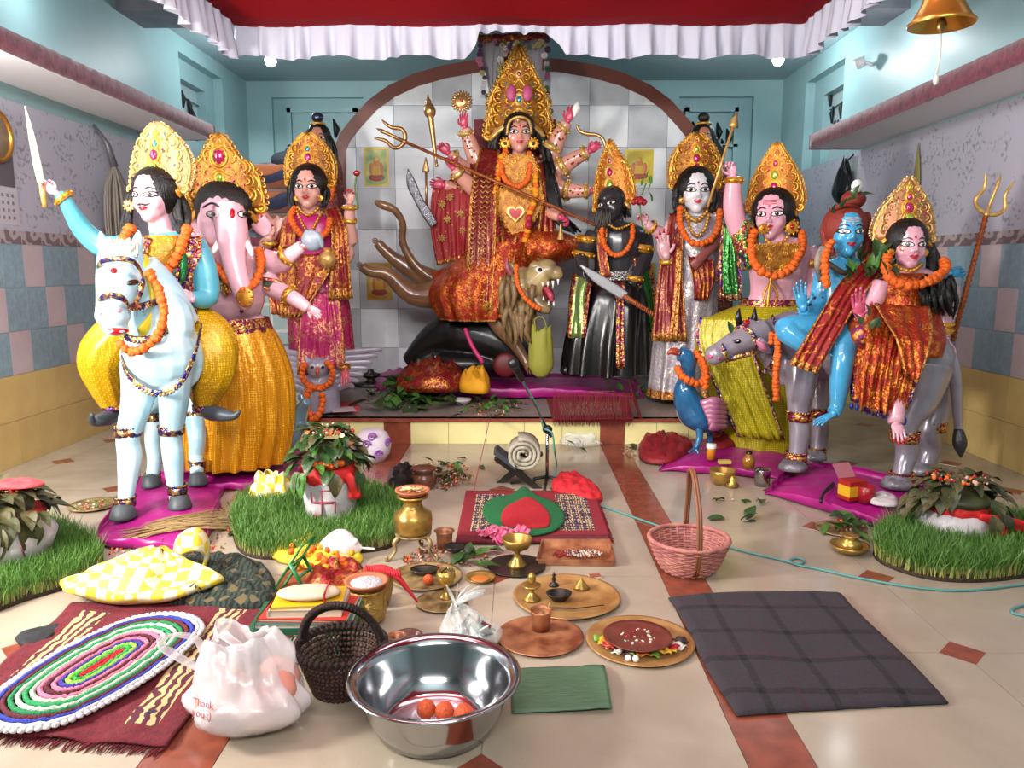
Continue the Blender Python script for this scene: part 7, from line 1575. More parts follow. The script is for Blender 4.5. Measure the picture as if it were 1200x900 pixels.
# plaid blanket
def plaidm():
    m, nt, b = _nt('charcoal_plaid_wool'); n = N(nt); tc = n('UVMap').outputs[0] if 0 else n('TexCoord').outputs['Object']
    s_ = n('SeparateXYZ', {0: tc}); no = n('TexNoise', {'Vector': tc, 'Scale': 90.0}).outputs['Fac']
    def bandf(sock, f, ph, w_): return n.step(n.math('ABSOLUTE', n.math('SINE', n.math('ADD', n.math('MULTIPLY', sock, f), ph))), w_, w_-.06)
    bx = bandf(s_.outputs[0], 13.0, .3, .22); by = bandf(s_.outputs[1], 14.0, .9, .28); rx = bandf(s_.outputs[0], 6.5, .9, .05); ry = bandf(s_.outputs[1], 7.0, .2, .07)
    c_ = n.mix(n.math('MULTIPLY', n.math('ADD', bx, by), .5), col('#302b31'), col('#0b090c')); c_ = n.mix(n.math('MULTIPLY', n.math('MAXIMUM', rx, ry), .7), c_, col('#48121f')); c_ = n.mix(n.math('MULTIPLY', n.step(no, .5, .7), .3), c_, col('#3c383c'))
    nt.links.new(c_, b.inputs['Base Color']); b.inputs['Roughness'].default_value = 1; nt.links.new(n('Bump', {'Strength': .5, 'Distance': .004, 'Height': no}).outputs[0], b.inputs['Normal']); return m
t = thing('plaid_blanket', 'folded charcoal plaid wool blanket on the floor at the right front', 'blanket', F(945, 770).to_tuple()); pm_ = plaidm()
A_, B_, C2, D_ = F(783, 703), F(985, 698), F(1112, 826), F(862, 842)
def bl_(u, v):
    e = .012*math.sin(v*7+u*3); p = A_.lerp(B_, u).lerp(D_.lerp(C2, u), v); p = p+V((e*.6, e*.5+.03*math.sin(u*PI)*(1-v)*1.2, 0)); ed = min(1, min(u, 1-u, v, 1-v)*25+.25); return V((p.x, p.y, .002+.022*ed+.012*noise.noise(V((p.x*4, p.y*4, 2)))*ed+.006*max(0, noise.noise(V((p.x*11, p.y*9, 5))))))
m = M(); m.grid(bl_, 60, 44); obj('top_layer', m, pm_, t, solid=.006); m = M(); m.grid(lambda u, v: bl_(.01+.98*u, .01+.98*v)*1-V((0, 0, .012)), 30, 20); obj('lower_layer', m, pm_, t, solid=.006)
# ---- plates with things on them
def plate_(label, x, y, rx, mt, hh=4, name='plate', cat='plate', rimw=8, flut=0, z=0.0):
    return lt(name, label, cat, x, y, [(.001, .6), (rx-rimw-3, .6), (rx-rimw, 1.5), (rx-2, hh), (rx, hh+.5), (rx, hh+1.2), (rx-3, hh+.9), (rx-rimw, 2.8), (rx-rimw-3, 1.8), (.001, 1.8)], mt, z, 64, None, 'dish', fn=(lambda b, zz: 1+.008*math.sin(b*flut)) if flut else None)
plate_('plain copper plate with a small copper tumbler on it', 633, 748, 49, copper, 3)
t, c, k = lt('tumbler', 'small copper tumbler standing on the plain copper plate', 'cup', 634, 737, [(.001, .3), (10, 0), (10.5, 10), (11.5, 20), (13, 23), (12, 23), (10.5, 20), (9.5, 2), (.001, 2)], copper, .008, 24)
m = M(); m.tube([c+V((0, 0, 8*k)), c+V((8*k, .0, 26*k)), c+V((10*k, .01, 31*k))], [(1.2*k, .5*k), (1.2*k, .5*k), (2.6*k, .6*k)], 6); tag(obj('spoon', m, gold_p, None, c), 'tiny copper spoon standing in the tumbler on the copper plate', 'spoon')
plate_('large brass plate with fluted rim carrying small lamps', 664, 702, 61, brass_d if 0 else mat('warm_brass', '#b8905a', .4, metal=.35, bump=.1, bs=30, c2='#946638', vs=8), 4, flut=60)
t, c, k = lt('oil_lamp', 'brass pedestal lamp with spoon shaped cup at the left of the fluted brass plate', 'lamp', 623, 702, [(.001, .2), (11, 0), (9, 2), (3, 8), (2.5, 12), (8, 14), (11, 17), (9, 17), (.001, 15)], brass, .009); m = M(); m.ell(c+V((0, 0, 25*k)), (5*k, 5*k, 7*k)); obj('finial', m, brass, t)
lt('incense_holder', 'small dark turned incense holder at the back of the fluted brass plate', 'holder', 649, 686, [(.001, .2), (6, 0), (5, 2), (1.6, 4), (2.8, 8), (1.5, 10), (2, 13), (.6, 16), (.001, 16)], m_dkm, .009, 14)
lt('small_bowl', 'small black bowl on the fluted brass plate', 'bowl', 655, 703, [(.001, .2), (8, 0), (14, 7), (15, 9), (13.5, 8.5), (8, 2), (.001, 1.6)], m_dkm, .009, 22, sq=(1, .8))
lt('brass_cone', 'small brass cone on the right of the fluted brass plate', 'cone', 681, 689, [(.001, .2), (10, 0), (8, 3), (2.5, 9), (1, 12), (.001, 13)], brass, .009, 18)
m = M(); m.tube([F(640, 712, .02), F(675, 713, .018), F(708, 709, .02)], [.004, .003, .002], 6); tag(obj('black_spoon', m, m_dkm, None, F(675, 714, .014)), 'long thin black spoon across the fluted brass plate', 'spoon')
plate_('brass offering plate holding packets under a smaller copper dish', 750, 753, 60, mat('warm_brass', '#a07038'), 3); c = F(750, 753); k = sc_(750, 753)
pk = [mat('green_packet', '#6a9a3a', .35), mat('yellow_packet', '#c99a20', .35), mat('red_packet', '#a01828', .35), mat('white_packet', '#cfcfc4', .4), mat('dark_packet', '#3a2a28', .5), mat('orange_packet', '#b8641c', .4)]
r_ = random.Random(12); names = ['green', 'yellow', 'red', 'white', 'dark', 'orange']
for i in range(14):
    a = PI+i*.3 if i < 11 else i*.9; rr = 44*k; m = M(); p = c+V((math.cos(a)*rr, math.sin(a)*rr*.8, .018+.004*(i % 3))); m.grid(lambda u, v: p+rotz(a+i)@V(((u-.5)*.055, (v-.5)*.035, .004*math.sin(u*9+i)+.006*math.sin(v*5))), 8, 5)
    q = obj('offering_packet', m, pk[i % 6], None, p, solid=.004); tag(q, 'small crumpled '+names[i % 6]+' packet '+('left of', 'in front of', 'right of')[i//6]+' the copper dish on the offering plate', 'packet', 'packets on the brass offering plate')
t, c2_, k2 = lt('copper_dish', 'smaller copper dish with smears of rice and red powder on the offering plate', 'plate', 747, 747, [(.001, .6), (34, .6), (38, 2.5), (38, 3.2), (34, 1.6), (.001, 1.6)], mat('reddish_copper', '#85453a', .35, metal=.6, var=.2, vs=12), .035, 44)
bumps(t, c2_+V((0, 0, .004)), .07, 40, (.003, .008), [m_rice, m_lip, m_rice], seed=3)
for i, (x, y) in enumerate(((736, 771), (745, 772))):
    tag(obj('candy', M().ell(F(x, y, .02), .013, n=10, m=7), m_eye, None, F(x, y, .02)), ('left', 'right')[i]+' of two round white sweets at the front of the brass offering plate', 'sweet')
# clear bag
clr = mat('clear_plastic', '#dfe4e2', .12, alpha=.3, bump=1, bs=20, coat=.5); t, _ = bag('clear_bag', 'knotted clear plastic bag of small packets left of the copper plate', 'bag', clr, F(551, 758), (.13, .1), .17, neck=.12, seed=3, lean=(-.06, .03), amp=.1, solid=0)
c = F(551, 758)
m = M(); r_ = random.Random(2)
for i in range(26): m.box((-.03, -.02, -.003), (.03, .02, .003), r_.randrange(5), rrot(), c+V((r_.uniform(-.07, .07), r_.uniform(-.05, .05), .04+r_.random()*.05)))
obj('packets', m, [pk[3], mat('grey_packet', '#6a7272', .4), mat('maroon_packet', '#6a2430', .4), pk[4], mat('pale_green_packet', '#8aa090', .4)], t, smooth=False, kind='stuff')
m = M()
for i in range(7): a = i*.5-.6; m.tube([c+V((-.06, .03, .165)), c+V((-.05+.05*math.sin(a), .03+.02*math.cos(a), .2)), c+V((-.04+.1*math.sin(a), .04, .22+.03*math.cos(a)))], [(.006, .003), (.014, .002), (.004, .001)], 6, 0, 3)
obj('knot', m, clr, t)
# goblets and small dishes
plate_('small silvery plate sprinkled with ash under the brass goblet', 518, 707, 30, brass_d, 2, rimw=5); t, c, k = lt('goblet', 'brass goblet filled with brown incense on the small ash covered plate', 'goblet', 523, 700, [(.001, .2), (10, 0), (8, 2), (2.5, 8), (3, 13), (9, 18), (11, 26), (10, 32), (9, 32), (8.5, 27), (.001, 25)], brass, .006); bumps(t, c+V((0, 0, 31*k)), 9*k, 40, (.003, .008), [m_crumb, m_dleaf], seed=5)
c = F(518, 707, .012)
plate_('brass dish holding a dark bowl and an orange sweet', 500, 678, 41, brass_d, 3, rimw=6); lt('small_bowl', 'dark oval bowl on the brass dish beside the orange sweet', 'bowl', 498, 673, [(.001, .2), (9, 0), (16, 5), (17, 7), (15, 6), (8, 1.5), (.001, 1.2)], m_dkm, .008, 22, sq=(1, .7))
p = F(502, 684, .012); tag(obj('laddu', M().ell(p+V((0, 0, .02)), .026, n=14, m=9), mat('orange_laddu', '#c04a18'), None, p), 'single orange sweet on the brass dish', 'sweet')
t, c, k = lt('saucer', 'small brass saucer with orange paste on the floor', 'plate', 563, 680, [(.001, .5), (12, .5), (17, 4), (17.5, 5), (15, 4), (11, 1.6), (.001, 1.6)], brass, 0, 26); obj('paste', M().ell(c+V((0, 0, 2.2*k)), (11*k, 10*k, 1.2*k)), mat('orange_paste', '#a8622a', .4), t)
plate_('dark plate under the brass chalice', 605, 665, 34, m_dkm, 2, rimw=5); lt('chalice', 'tall brass chalice on the dark plate beside the pink ribbon', 'chalice', 606, 663, [(.001, .2), (11.5, 0), (10, 3), (4.5, 10), (3, 16), (4.5, 18), (14, 23), (17.5, 32), (17.5, 34), (16, 33), (12, 24), (.001, 21)], brass, .006, 32)
lt('incense_lamp', 'small dark clay lamp on a foot left of the chalice', 'lamp', 533, 655, [(.001, .2), (5, 0), (2, 4), (3, 7), (11, 13), (12, 16), (10, 15), (.001, 11)], m_dkm, 0, 18)
lt('copper_cup', 'copper cup in front of the maroon prayer mat corner', 'cup', 521, 642, [(.001, .2), (8.5, 0), (9, 10), (9.5, 18), (12, 21), (11, 21), (8.5, 17), (8, 2), (.001, 2)], copper, 0, 22)
A_, B_, C2, D_ = fl((638, 640), (712, 640), (718, 664), (632, 663)); t = thing('copper_tray', 'rectangular copper tray heaped with rice and red powder', 'tray', ((A_+C2)/2).to_tuple())
m = M(); m.add([tuple(q+V((0, 0, .004))) for q in (D_, C2, B_, A_)]+[tuple(q+V((0, 0, .035))+(q-(A_+C2)/2)*.05) for q in (D_, C2, B_, A_)]+[tuple(q+V((0, 0, .035))+(q-(A_+C2)/2)*.09) for q in (D_, C2, B_, A_)], [(0, 1, 2, 3), (0, 4, 5, 1), (1, 5, 6, 2), (2, 6, 7, 3), (3, 7, 4, 0), (4, 8, 9, 5), (5, 9, 10, 6), (6, 10, 11, 7), (7, 11, 8, 4)]); obj('tray_body', m, copper, t, smooth=False, solid=.004)
bumps(t, (A_+C2)/2+V((.03, 0, .01)), .1, 240, (.004, .01), [m_rice, m_rice, m_rice, m_or, mat('blue_grain', '#2a3a6a', .6), m_crumb], 'rice_heap', .004, ry=.05, seed=7); bumps(t, (A_+C2)/2+V((-.08, 0, .008)), .05, 60, (.006, .014), [mat('vermilion_powder', '#8a2a1c', .8)], 'red_powder', 0, .4, ry=.04)
def boxy(name, label, cat, x, y, dims, rz, mats_, z=0.0, faces=None, group=None):
    c = F(x, y, z); t = thing(name, label, cat, c, group); w_, d_, h_ = dims; R = rotz(rz); m = M(); m.box((-w_/2, -d_/2, 0), (w_/2, d_/2, h_), 0, R, c); obj('box_body', m, mats_[0], t, smooth=False)
    if len(mats_) > 1: m = M(); m.box((-w_/2-.001, -d_/2-.001, h_*.2), (w_/2+.001, d_/2+.001, h_*.75), 0, R, c); obj('printed_band', m, mats_[1], t, smooth=False)
    return t
boxy('matchbox', 'small matchbox lying above the fluted brass plate', 'matchbox', 697, 677, (.055, .035, .014), .2, [mat('matchbox_red', '#8a4a34', .6), mat('matchbox_cream', '#c9b898', .6)])
# ---- prayer mat
t, base = rug('prayer_mat', 'maroon prayer mat with patterned cream side bands in the middle of the floor', 'mat', (F(546, 580), F(697, 580), F(716, 638), F(534, 640)), [mat('wine_red_mat', '#7a101e', .95, bump=.5, bs=120), trib2, maroon], lambda u, v: 1 if (.08 < u < .3 or .68 < u < .92) and .08 < v < .85 else (2 if v > .9 else 0), fringe=(1,), frl=.025, th=.03)
t = thing('cushion_mat', 'green felt mat with red centre lying on the maroon prayer mat', 'mat', F(615, 604, .035).to_tuple())
ou = [(614, 571), (628, 581), (650, 590), (661, 602), (661, 613), (651, 622), (630, 628), (610, 628), (592, 626), (576, 616), (566, 603), (568, 592), (580, 584), (600, 580)]
def flatpoly(name, pts, z, th, mt, par, k=3):
    q = [F(x, y, z) for x, y in cr(pts, k, True)]; c = sum(q, V())/len(q); m = M(); n = len(q)
    R_ = [[V((p.x, p.y, z)) for p in q], [V((p.x, p.y, z+th*.7)) for p in q], [c+(p-c)*.95+V((0, 0, th)) for p in q], [c+(p-c)*.5+V((0, 0, th+.003)) for p in q]]; m.rings(R_); return obj(name, m, mt, par)
flatpoly('green_border', ou, .036, .012, mat('green_felt', '#0a5a2c', .95, bump=.4, bs=60), t); flatpoly('red_centre', [(606, 588), (618, 583), (632, 590), (643, 602), (644, 614), (636, 619), (600, 618), (588, 613), (589, 600), (596, 593)], .049, .008, mat('red_felt', '#a00c1c', .95, bump=.4, bs=60), t)
m = M(); r_ = random.Random(5); pc_ = F(587, 636, 0)
for i in range(34):
    a = r_.uniform(0, 6.28); r0 = r_.uniform(.01, .09); c_ = pc_+V((r_.uniform(-.1, .14), r_.uniform(-.05, .05), .02+r_.random()*.05)); pts = [c_+V((math.cos(a+b)*r0*.6, math.sin(a+b)*r0*.4, .02*math.sin(b*2))) for b in (0, 1, 2, 3, 4)]; m.tube(pts, [(.004, .013)]*5, 6, 0, 3, ref=(0, -.4, 1))
tag(obj('pink_ribbon', m, mat('hot_pink_ribbon', '#d0507a', .35, sheen=.2), None, pc_), 'tangled hot pink ribbon heap at the front edge of the green mat', 'ribbon')
noisecloth('red_cloth', F(672, 576), fl((650, 580), (648, 568), (665, 560), (690, 570), (706, 586), (690, 590), (668, 584)), .07, red_cl, seed=11, label='red cotton cloth crumpled behind the right corner of the prayer mat', cat='cloth')
# ---- pot on tripod
t = thing('tripod_stand', 'dark brass three legged stand under the brass water pot', 'stand', F(485, 652)); c = F(485, 652); k = sc_(485, 652); zt = 26*k
m = M(); m.lathe([(14*k, zt), (20*k, zt), (21*k, zt+2*k), (14*k, zt+2*k)], c, 24); obj('ring', m, brass_d, t)
for a in (-2.6, -.5, 1.4):
    d = V((math.cos(a), math.sin(a), 0)); m = M(); m.tube([c+d*18*k+V((0, 0, zt)), c+d*24*k+V((0, 0, zt-6*k)), c+d*22*k+V((0, 0, zt-14*k)), c+d*28*k+V((0, 0, 4*k)), c+d*33*k+V((0, 0, 2*k)), c+d*33*k+V((0, 0, 7*k))], [3*k, 2.6*k, 1.8*k, 2*k, 2.4*k, 1.5*k], 8, 0, 3); obj('leg', m, brass_d, t)
t, _, _ = lt('water_pot', 'brass water pot standing on the three legged stand beside the grass', 'pot', 485, 652, [(.001, 28), (16, 28), (21, 32), (22, 44), (21, 52), (12, 58), (10, 64), (12, 69), (18, 71), (18, 73), (12, 72), (9, 64), (.001, 60)], brass, 0, 36)
t, c, k = lt('clay_saucer', 'clay saucer with dry twigs covering the brass water pot', 'saucer', 485, 652, [(.001, 73), (13, 73), (19, 78), (20, 80), (17, 79), (12, 76), (.001, 76)], clay, 0, 26); m = M()
for i in range(16): a = rnd.uniform(0, 6.3); m.tube([c+V((math.cos(a)*14*k, math.sin(a)*10*k, 79*k)), c+V((-math.cos(a)*12*k, -math.sin(a)*9*k, 82*k))], .0035, 5)
obj('dry_twigs', m, mat('pale_straw', '#b8a070', .8), t, kind='stuff')
# ---- conch
m = M(); c = F(405, 655); k = sc_(405, 655); R_ = []
for i in range(22):
    q = i/21; x = (-28+62*q)*k; r = (17*math.sin(PI*min(1, q*1.25+.05))**.8*(1 if q < .5 else 1)+1.5)*k*(1-.35*max(0, q-.5)*2); z = 15*k-q*q*3*k; R_.append([c+V((x, math.cos(a)*r*.9, z+math.sin(a)*r*(1+.12*math.sin(3*a+q*9)))) for a in [2*PI*j/20 for j in range(20)]])
m.rings(R_)
for i in range(5): m.ell(c+V((-12*k+i*6*k, -4*k, 27*k-i*1.2*k)), (4*k, 4*k, 4*k), n=8, m=6)
t = tag(obj('conch', m, mat('white_shell', '#e0d8d8'), None, c), 'large white conch shell lying in front of the centre grass patch', 'conch')
# ---- books, green book rest, stool
st = thing('green_stool', 'low dark green plastic stool carrying the stack of books', 'stool', F(362, 768)); c = F(362, 762); m_gp = mat('dark_green_plastic', '#0f4f34', .4, coat=.3); m = M(); m.box((-.2, -.13, .13), (.2, .13, .15), 0, rotz(.05), c); obj('stool_top', m, m_gp, st, smooth=False)
for sx in (-1, 1):
    for sy in (-1, 1): m = M(); m.box((sx*.17-.02, sy*.1-.02, 0), (sx*.17+.02, sy*.1+.02, .13), 0, rotz(.05), c); obj('leg', m, m_gp, st, smooth=False)
for i in range(9):
    m = M(); a0 = -.15+i*.036; m.tube([c+V((a0, -.125, .02)), c+V((a0+.02, -.128, .06)), c+V((a0-.005, -.125, .12))], .006, 5, 0, 3); m.tube([c+V((a0+.02, -.125, .02)), c+V((a0, -.128, .07)), c+V((a0+.02, -.125, .12))], .006, 5, 0, 3); obj('lattice_bar', m, m_gp, st)
z = .151
for i, (nm, w_, d_, h_, rz, cc_, lab) in enumerate((('book', .36, .25, .018, .03, '#2f5a50', 'wide grey green book at the bottom of the stack on the green stool'), ('book', .34, .22, .014, -.03, '#a82a1c', 'red covered book second from the bottom of the stack'), ('book', .28, .19, .03, .05, '#b8a898', 'thick cream paged book in the middle of the stack'), ('book', .27, .17, .012, .12, '#c9a010', 'yellow covered book near the top of the stack'), ('book', .24, .13, .035, .08, '#c0a890', 'topmost cream cloth wrapped book tied with red string'))):
    p = c+V((.01, .0, z)); t = thing('book', lab, 'book', p, 'books on the green stool'); R = rotz(rz); m = M(); m.box((-w_/2, -d_/2, 0), (w_/2, d_/2, h_), 0, R, p)
    if i < 4:
        q = M(); q.box((-w_/2+.004, -d_/2+.003, .003), (w_/2+.002, d_/2-.003, h_-.003), 0, R, p); m = M(); m.box((-w_/2, -d_/2, 0), (w_/2, d_/2, .003), 0, R, p); m.box((-w_/2, -d_/2, h_-.003), (w_/2, d_/2, h_), 0, R, p); m.box((-w_/2, -d_/2, 0), (-w_/2+.004, d_/2, h_), 0, R, p); obj('pages', q, mat('book_pages', '#b9a894', .9), t, smooth=False)
        obj('cover', m, mat('cover_'+cc_.strip('#'), cc_, .5), t, smooth=False)
    else:
        m = M(); m.ell(p+V((0, 0, h_*.5)), (w_*.52, d_*.52, h_*.62), R, 20, 10); obj('cloth_wrap', m, mat('cover_'+cc_.strip('#'), cc_, .8, bump=.5, bs=18), t); m = M(); m.box((w_*.28, -d_/2-.002, -.001), (w_*.3, d_/2+.002, h_*1.12), 0, R, p); obj('string', m, red_cl, t, smooth=False)
    z += h_
t = thing('book_rest', 'green folding plastic book rest behind the books', 'stand', F(345, 690)); c = F(345, 690)
for q, (a, b) in enumerate((((-.09, -.02, .0), (.05, .03, .22)), ((.06, .02, 0), (.0, .0, .14)))):
    m = M(); A_, B_ = c+V(a), c+V(b)
    m.tube([A_+V((0, -.05, 0)), B_+V((0, -.05, 0)), B_+V((.03, .06, 0)), A_+V((.03, .06, 0))], [(.01, .006)]*4, 6, closed=True); m.tube([A_.lerp(B_, .5)+V((0, -.05, 0)), A_.lerp(B_, .5)+V((.03, .06, 0))], .008, 6); obj('panel_frame', m, mat('bright_green_plastic', '#0f7038', .4, coat=.3), t)
noisecloth('yellow_cloth', F(380, 660), fl((318, 655), (335, 640), (360, 632), (400, 640), (425, 655), (410, 668), (365, 668)), .04, mat('yellow_cotton', '#cdb428', .7, bump=.5, bs=20), seed=21, label='yellow cotton cloth under orange marigold petals beside the conch', cat='cloth')
t = thing('marigold_petals', 'loose orange marigold heads scattered on the yellow cloth', 'flowers', F(375, 655))
for i in range(34):
    f_ = rnd.random(); inst('marigold', rnd.choice(mg), t, F(325+90*f_+rnd.uniform(-5, 5), 650+rnd.uniform(-12, 16), .06+.02*rnd.random()), rrot(), .016*rnd.uniform(.6, 1.3))
noisecloth('red_gold_cloth', F(395, 690), fl((360, 690), (370, 672), (400, 664), (425, 672), (432, 690), (415, 706), (380, 708)), .07, red_br, seed=13, label='red and gold brocade cloth crumpled behind the books', cat='cloth')
# brass pots group
t, c, k = lt('brass_pot', 'engraved brass pot with a clay saucer of white powder beside the books', 'pot', 431, 730, [(.001, .3), (12, 0), (20, 8), (22, 20), (18, 32), (17, 38), (22, 42), (20, 42), (15, 38), (.001, 30)], mat('engraved_brass', '#b08c48', .35, metal=.65, bump=1, bs=50), 0, 30)
t, c, k = lt('clay_saucer', 'clay saucer heaped with white powder on the engraved brass pot', 'saucer', 431, 730, [(.001, 42), (16, 42), (24, 49), (24.5, 51), (21, 50), (14, 45), (.001, 45)], clay, 0, 28); obj('powder', M().ell(c+V((0, 0, 47*k)), (19*k, 18*k, 4*k)), mat('grey_white_powder', '#a9a9ac', .9, bump=1, bs=90), t)
t, c, k = lt('brass_pot', 'tall brass pot holding red wrapped sticks behind the saucer of white powder', 'pot', 441, 708, [(.001, .3), (14, 0), (18, 12), (20, 28), (22, 36), (20, 36), (16, 28), (.001, 20)], mat('engraved_brass', '#9a7430'), 0, 30)
m = M(); m.tube([c+V((-.05, 0, 40*k)), c+V((.03, -.02, 44*k)), c+V((.1, -.04, 38*k)), c+V((.2, -.1, 14*k))], [.012, .02, .015, .004], 8, 0, 4)
for i in range(14): u = i/13; p = c+V((-.04+.15*u, -.01-.03*u, (42-2*u)*k)); m.tube([p+V((0, 0, .018)), p+V((.01, -.018, 0)), p+V((0, 0, -.018))], .006, 5, 0, 2)
tag(obj('wrapped_sticks', m, red_cl, None, c+V((0, 0, 36*k))), 'bundle of sticks wound with red thread on the tall brass pot', 'sticks')
t, c, k = lt('clay_lamp', 'tilted brown clay oil lamp between the seed basket and the clear bag', 'lamp', 478, 760, [(.001, .3), (7, 0), (14, 8), (17, 16), (15, 15), (10, 6), (.001, 3)], mat('brown_glazed_clay', '#5a3020', .35, coat=.3), 0, 22); 
lt('copper_beaker', 'small copper beaker right of the seed basket', 'cup', 466, 764, [(.001, .2), (8, 0), (9, 16), (11, 20), (10, 20), (8, 15), (.001, 2)], copper, 0, 18)
# ---- pink wicker basket
c = F(806, 668); k = sc_(806, 668); t = thing('wicker_basket', 'pink wicker basket with tall bent handle standing on the red floor strip', 'basket', c); wk = mat('pink_wicker', '#9a5858', .7, bump=.5, bs=60, c2='#b87a6a', vs=16)
RB = lambda q: 27+17*q**.7
for i in range(14):
    q = i/13; r = RB(q)*k; m = M(); n = 60; m.tube([c+V((math.cos(a)*(r+.0035*math.sin(a*15+i*PI)), math.sin(a)*(r+.0035*math.sin(a*15+i*PI)), (2+34*q)*k)) for a in [2*PI*j/n for j in range(n)]], 1.5*k, 5, closed=True); obj('woven_strand', m, wk, t)
for j in range(30): a = 2*PI*j/30; m = M(); m.tube([c+V((math.cos(a)*RB(q)*k, math.sin(a)*RB(q)*k, (1+37*q)*k)) for q in (0, .3, .6, 1)], 1.1*k, 5); obj('stake', m, wk, t)
m = M(); m.lathe([(.001, 2*k), (27*k, 2*k), (27*k, 4*k), (.001, 4*k)], c, 30); obj('base', m, wk, t); m = M(); m.tube([c+V((math.cos(a)*44*k, math.sin(a)*44*k, 38*k)) for a in [2*PI*j/48 for j in range(48)]], 2.6*k, 7, closed=True); obj('rim', m, wk, t)
for q in (0, 1): m = M(); m.tube([c+V((-.0+.012*q, -RB(.2)*k, .03)), c+V((-.0+.012*q, -44*k, 40*k)), c+V((.0+.012*q, -36*k, 80*k)), c+V((.0+.012*q, -8*k, 112*k)), c+V((.0+.012*q, 12*k, 112*k)), c+V((.02+.012*q, 34*k, 80*k)), c+V((.02+.012*q, 44*k, 38*k))], 2.0*k, 7, 0, 4); obj('handle', m, mat('bent_cane', '#7a4a30', .5), t)
bumps(t, c+V((0, 0, .02)), 24*k, 60, (.006, .016), [m_dleaf, m_crumb], 'scraps', seed=4)
# ---- cable
def cable(name, label, pts, r, mt):
    q = [F(x, y, r+.001) for x, y in cr(pts, 6)]; m = M(); m.tube(q, r, 6); return tag(obj(name, m, mt, None, q[0]), label, 'cable')
cable('cable', 'long pale teal cable snaking across the floor to the right', [(645, 572), (690, 588), (720, 598), (765, 614), (790, 622), (860, 643), (910, 655), (935, 661), (942, 657), (934, 654), (926, 657), (934, 662), (960, 667), (1010, 678), (1070, 688), (1130, 692), (1200, 685), (1260, 680)], .0065, mat('teal_cable', '#4f8a86', .4))
cable('cable', 'short piece of teal cable entering at the right edge', [(1240, 712), (1205, 709), (1190, 712), (1186, 716), (1192, 720), (1240, 728)], .0065, mat('teal_cable', '#4f8a86'))
# ---- grass patches with pots
m_gr = mat('grass_green', '#3f6a22', .55, c2='#587f34', vs=9); m_gr2 = mat('grass_base_pale', '#8a8a4a', .7); m_soil = mat('dark_soil', '#3a2c1e', .95, bump=1, bs=60)
def grass(label, pts, h, n, seed):
    r = random.Random(seed); W_ = [F(x, y) for x, y in cr(pts, 5, True)]; c = sum(W_, V())/len(W_); t = thing('grass_patch', label, 'grass', c)
    m = M(); N_ = len(W_); m.rings([[V((p.x, p.y, .001)) for p in W_], [c+(p-c)*.96+V((0, 0, .03)) for p in W_], [c+(p-c)*.5+V((0, 0, .04)) for p in W_]]); obj('soil', m, m_soil, t)
    vs, fs, mi = [], [], []; xs_ = [p.x for p in W_]; ys_ = [p.y for p in W_]; cnt = 0
    while cnt < n:
        x, y = r.uniform(min(xs_), max(xs_)), r.uniform(min(ys_), max(ys_)); ins = False; j = N_-1
        for i in range(N_):
            if (W_[i].y > y) != (W_[j].y > y) and x < (W_[j].x-W_[i].x)*(y-W_[i].y)/(W_[j].y-W_[i].y)+W_[i].x: ins = not ins
            j = i
        if not ins: continue
        cnt += 1; hh = h*r.uniform(.5, 1.35); a = r.uniform(0, 6.28); l = r.uniform(.1, .55)*hh; dx, dy = math.cos(a), math.sin(a); b = r.uniform(0, 3.14); wx, wy = math.cos(b)*.0028, math.sin(b)*.0028; k_ = len(vs)
        vs += [(x-wx, y-wy, .02), (x+wx, y+wy, .02), (x-wx+dx*l*.2, y-wy+dy*l*.2, .02+hh*.45), (x+wx+dx*l*.2, y+wy+dy*l*.2, .02+hh*.45), (x+dx*l, y+dy*l, .02+hh)]
        fs += [(k_, k_+1, k_+3, k_+2), (k_+2, k_+3, k_+4)]; mi += [1 if hh < h*1.2 else 0, 0]
    q = M(); q.add(vs, fs, mi); obj('grass_blades', q, [m_gr, m_gr2], t, kind='stuff'); return t
grass('patch of green wheat grass in the centre left around the painted pot', [(276, 640), (275, 600), (310, 580), (380, 572), (450, 580), (478, 605), (462, 640), (410, 650), (350, 655), (300, 655)], .085, 15000, 1)
grass('patch of green wheat grass at the left edge of the photograph', [(-60, 640), (0, 625), (60, 622), (105, 640), (122, 662), (90, 685), (30, 705), (-40, 722)], .1, 11000, 2)
grass('patch of green wheat grass at the right edge of the photograph', [(1025, 655), (1040, 625), (1110, 612), (1190, 618), (1230, 640), (1215, 672), (1150, 683), (1080, 678)], .11, 13000, 3)
m_clayw = mat('white_washed_clay', '#b9b4b6', .7, var=.12, vs=12, bump=.2)
t, c, k = lt('painted_pot', 'whitewashed pot painted with red marks under a mound of leaves on the centre grass', 'pot', 388, 606, [(.001, .4), (24, 0), (27, 4), (30, 28), (32, 50), (30, 57), (27, 58), (.001, 56)], m_clayw, .03, 36)
pm_r = mat('faded_red_paint', '#a05060', .8); m = M(); yb_ = c.y-30*k
def onpot(x, z, r=30.6): a = (x)/30.0; return c+V((math.sin(a)*r*k, -math.cos(a)*r*k, z*k))
for pts in ([(-2, 12), (-2, 40)], [(-14, 26), (12, 26)], [(-2, 40), (10, 40)], [(-2, 12), (-12, 12)], [(12, 26), (12, 14)], [(-14, 26), (-14, 38)]):
    m.tube([onpot(*pts[0]), onpot(((pts[0][0]+pts[1][0])/2), (pts[0][1]+pts[1][1])/2), onpot(*pts[1])], [(1.6*k, .9*k)]*3, 6)
for x in (-22, -14, -6, 4, 12, 20): m.ell(onpot(x, 47, 31.5), (2.6*k, 1*k, 1.6*k), n=7, m=5)
obj('painted_symbol', m, pm_r, t)
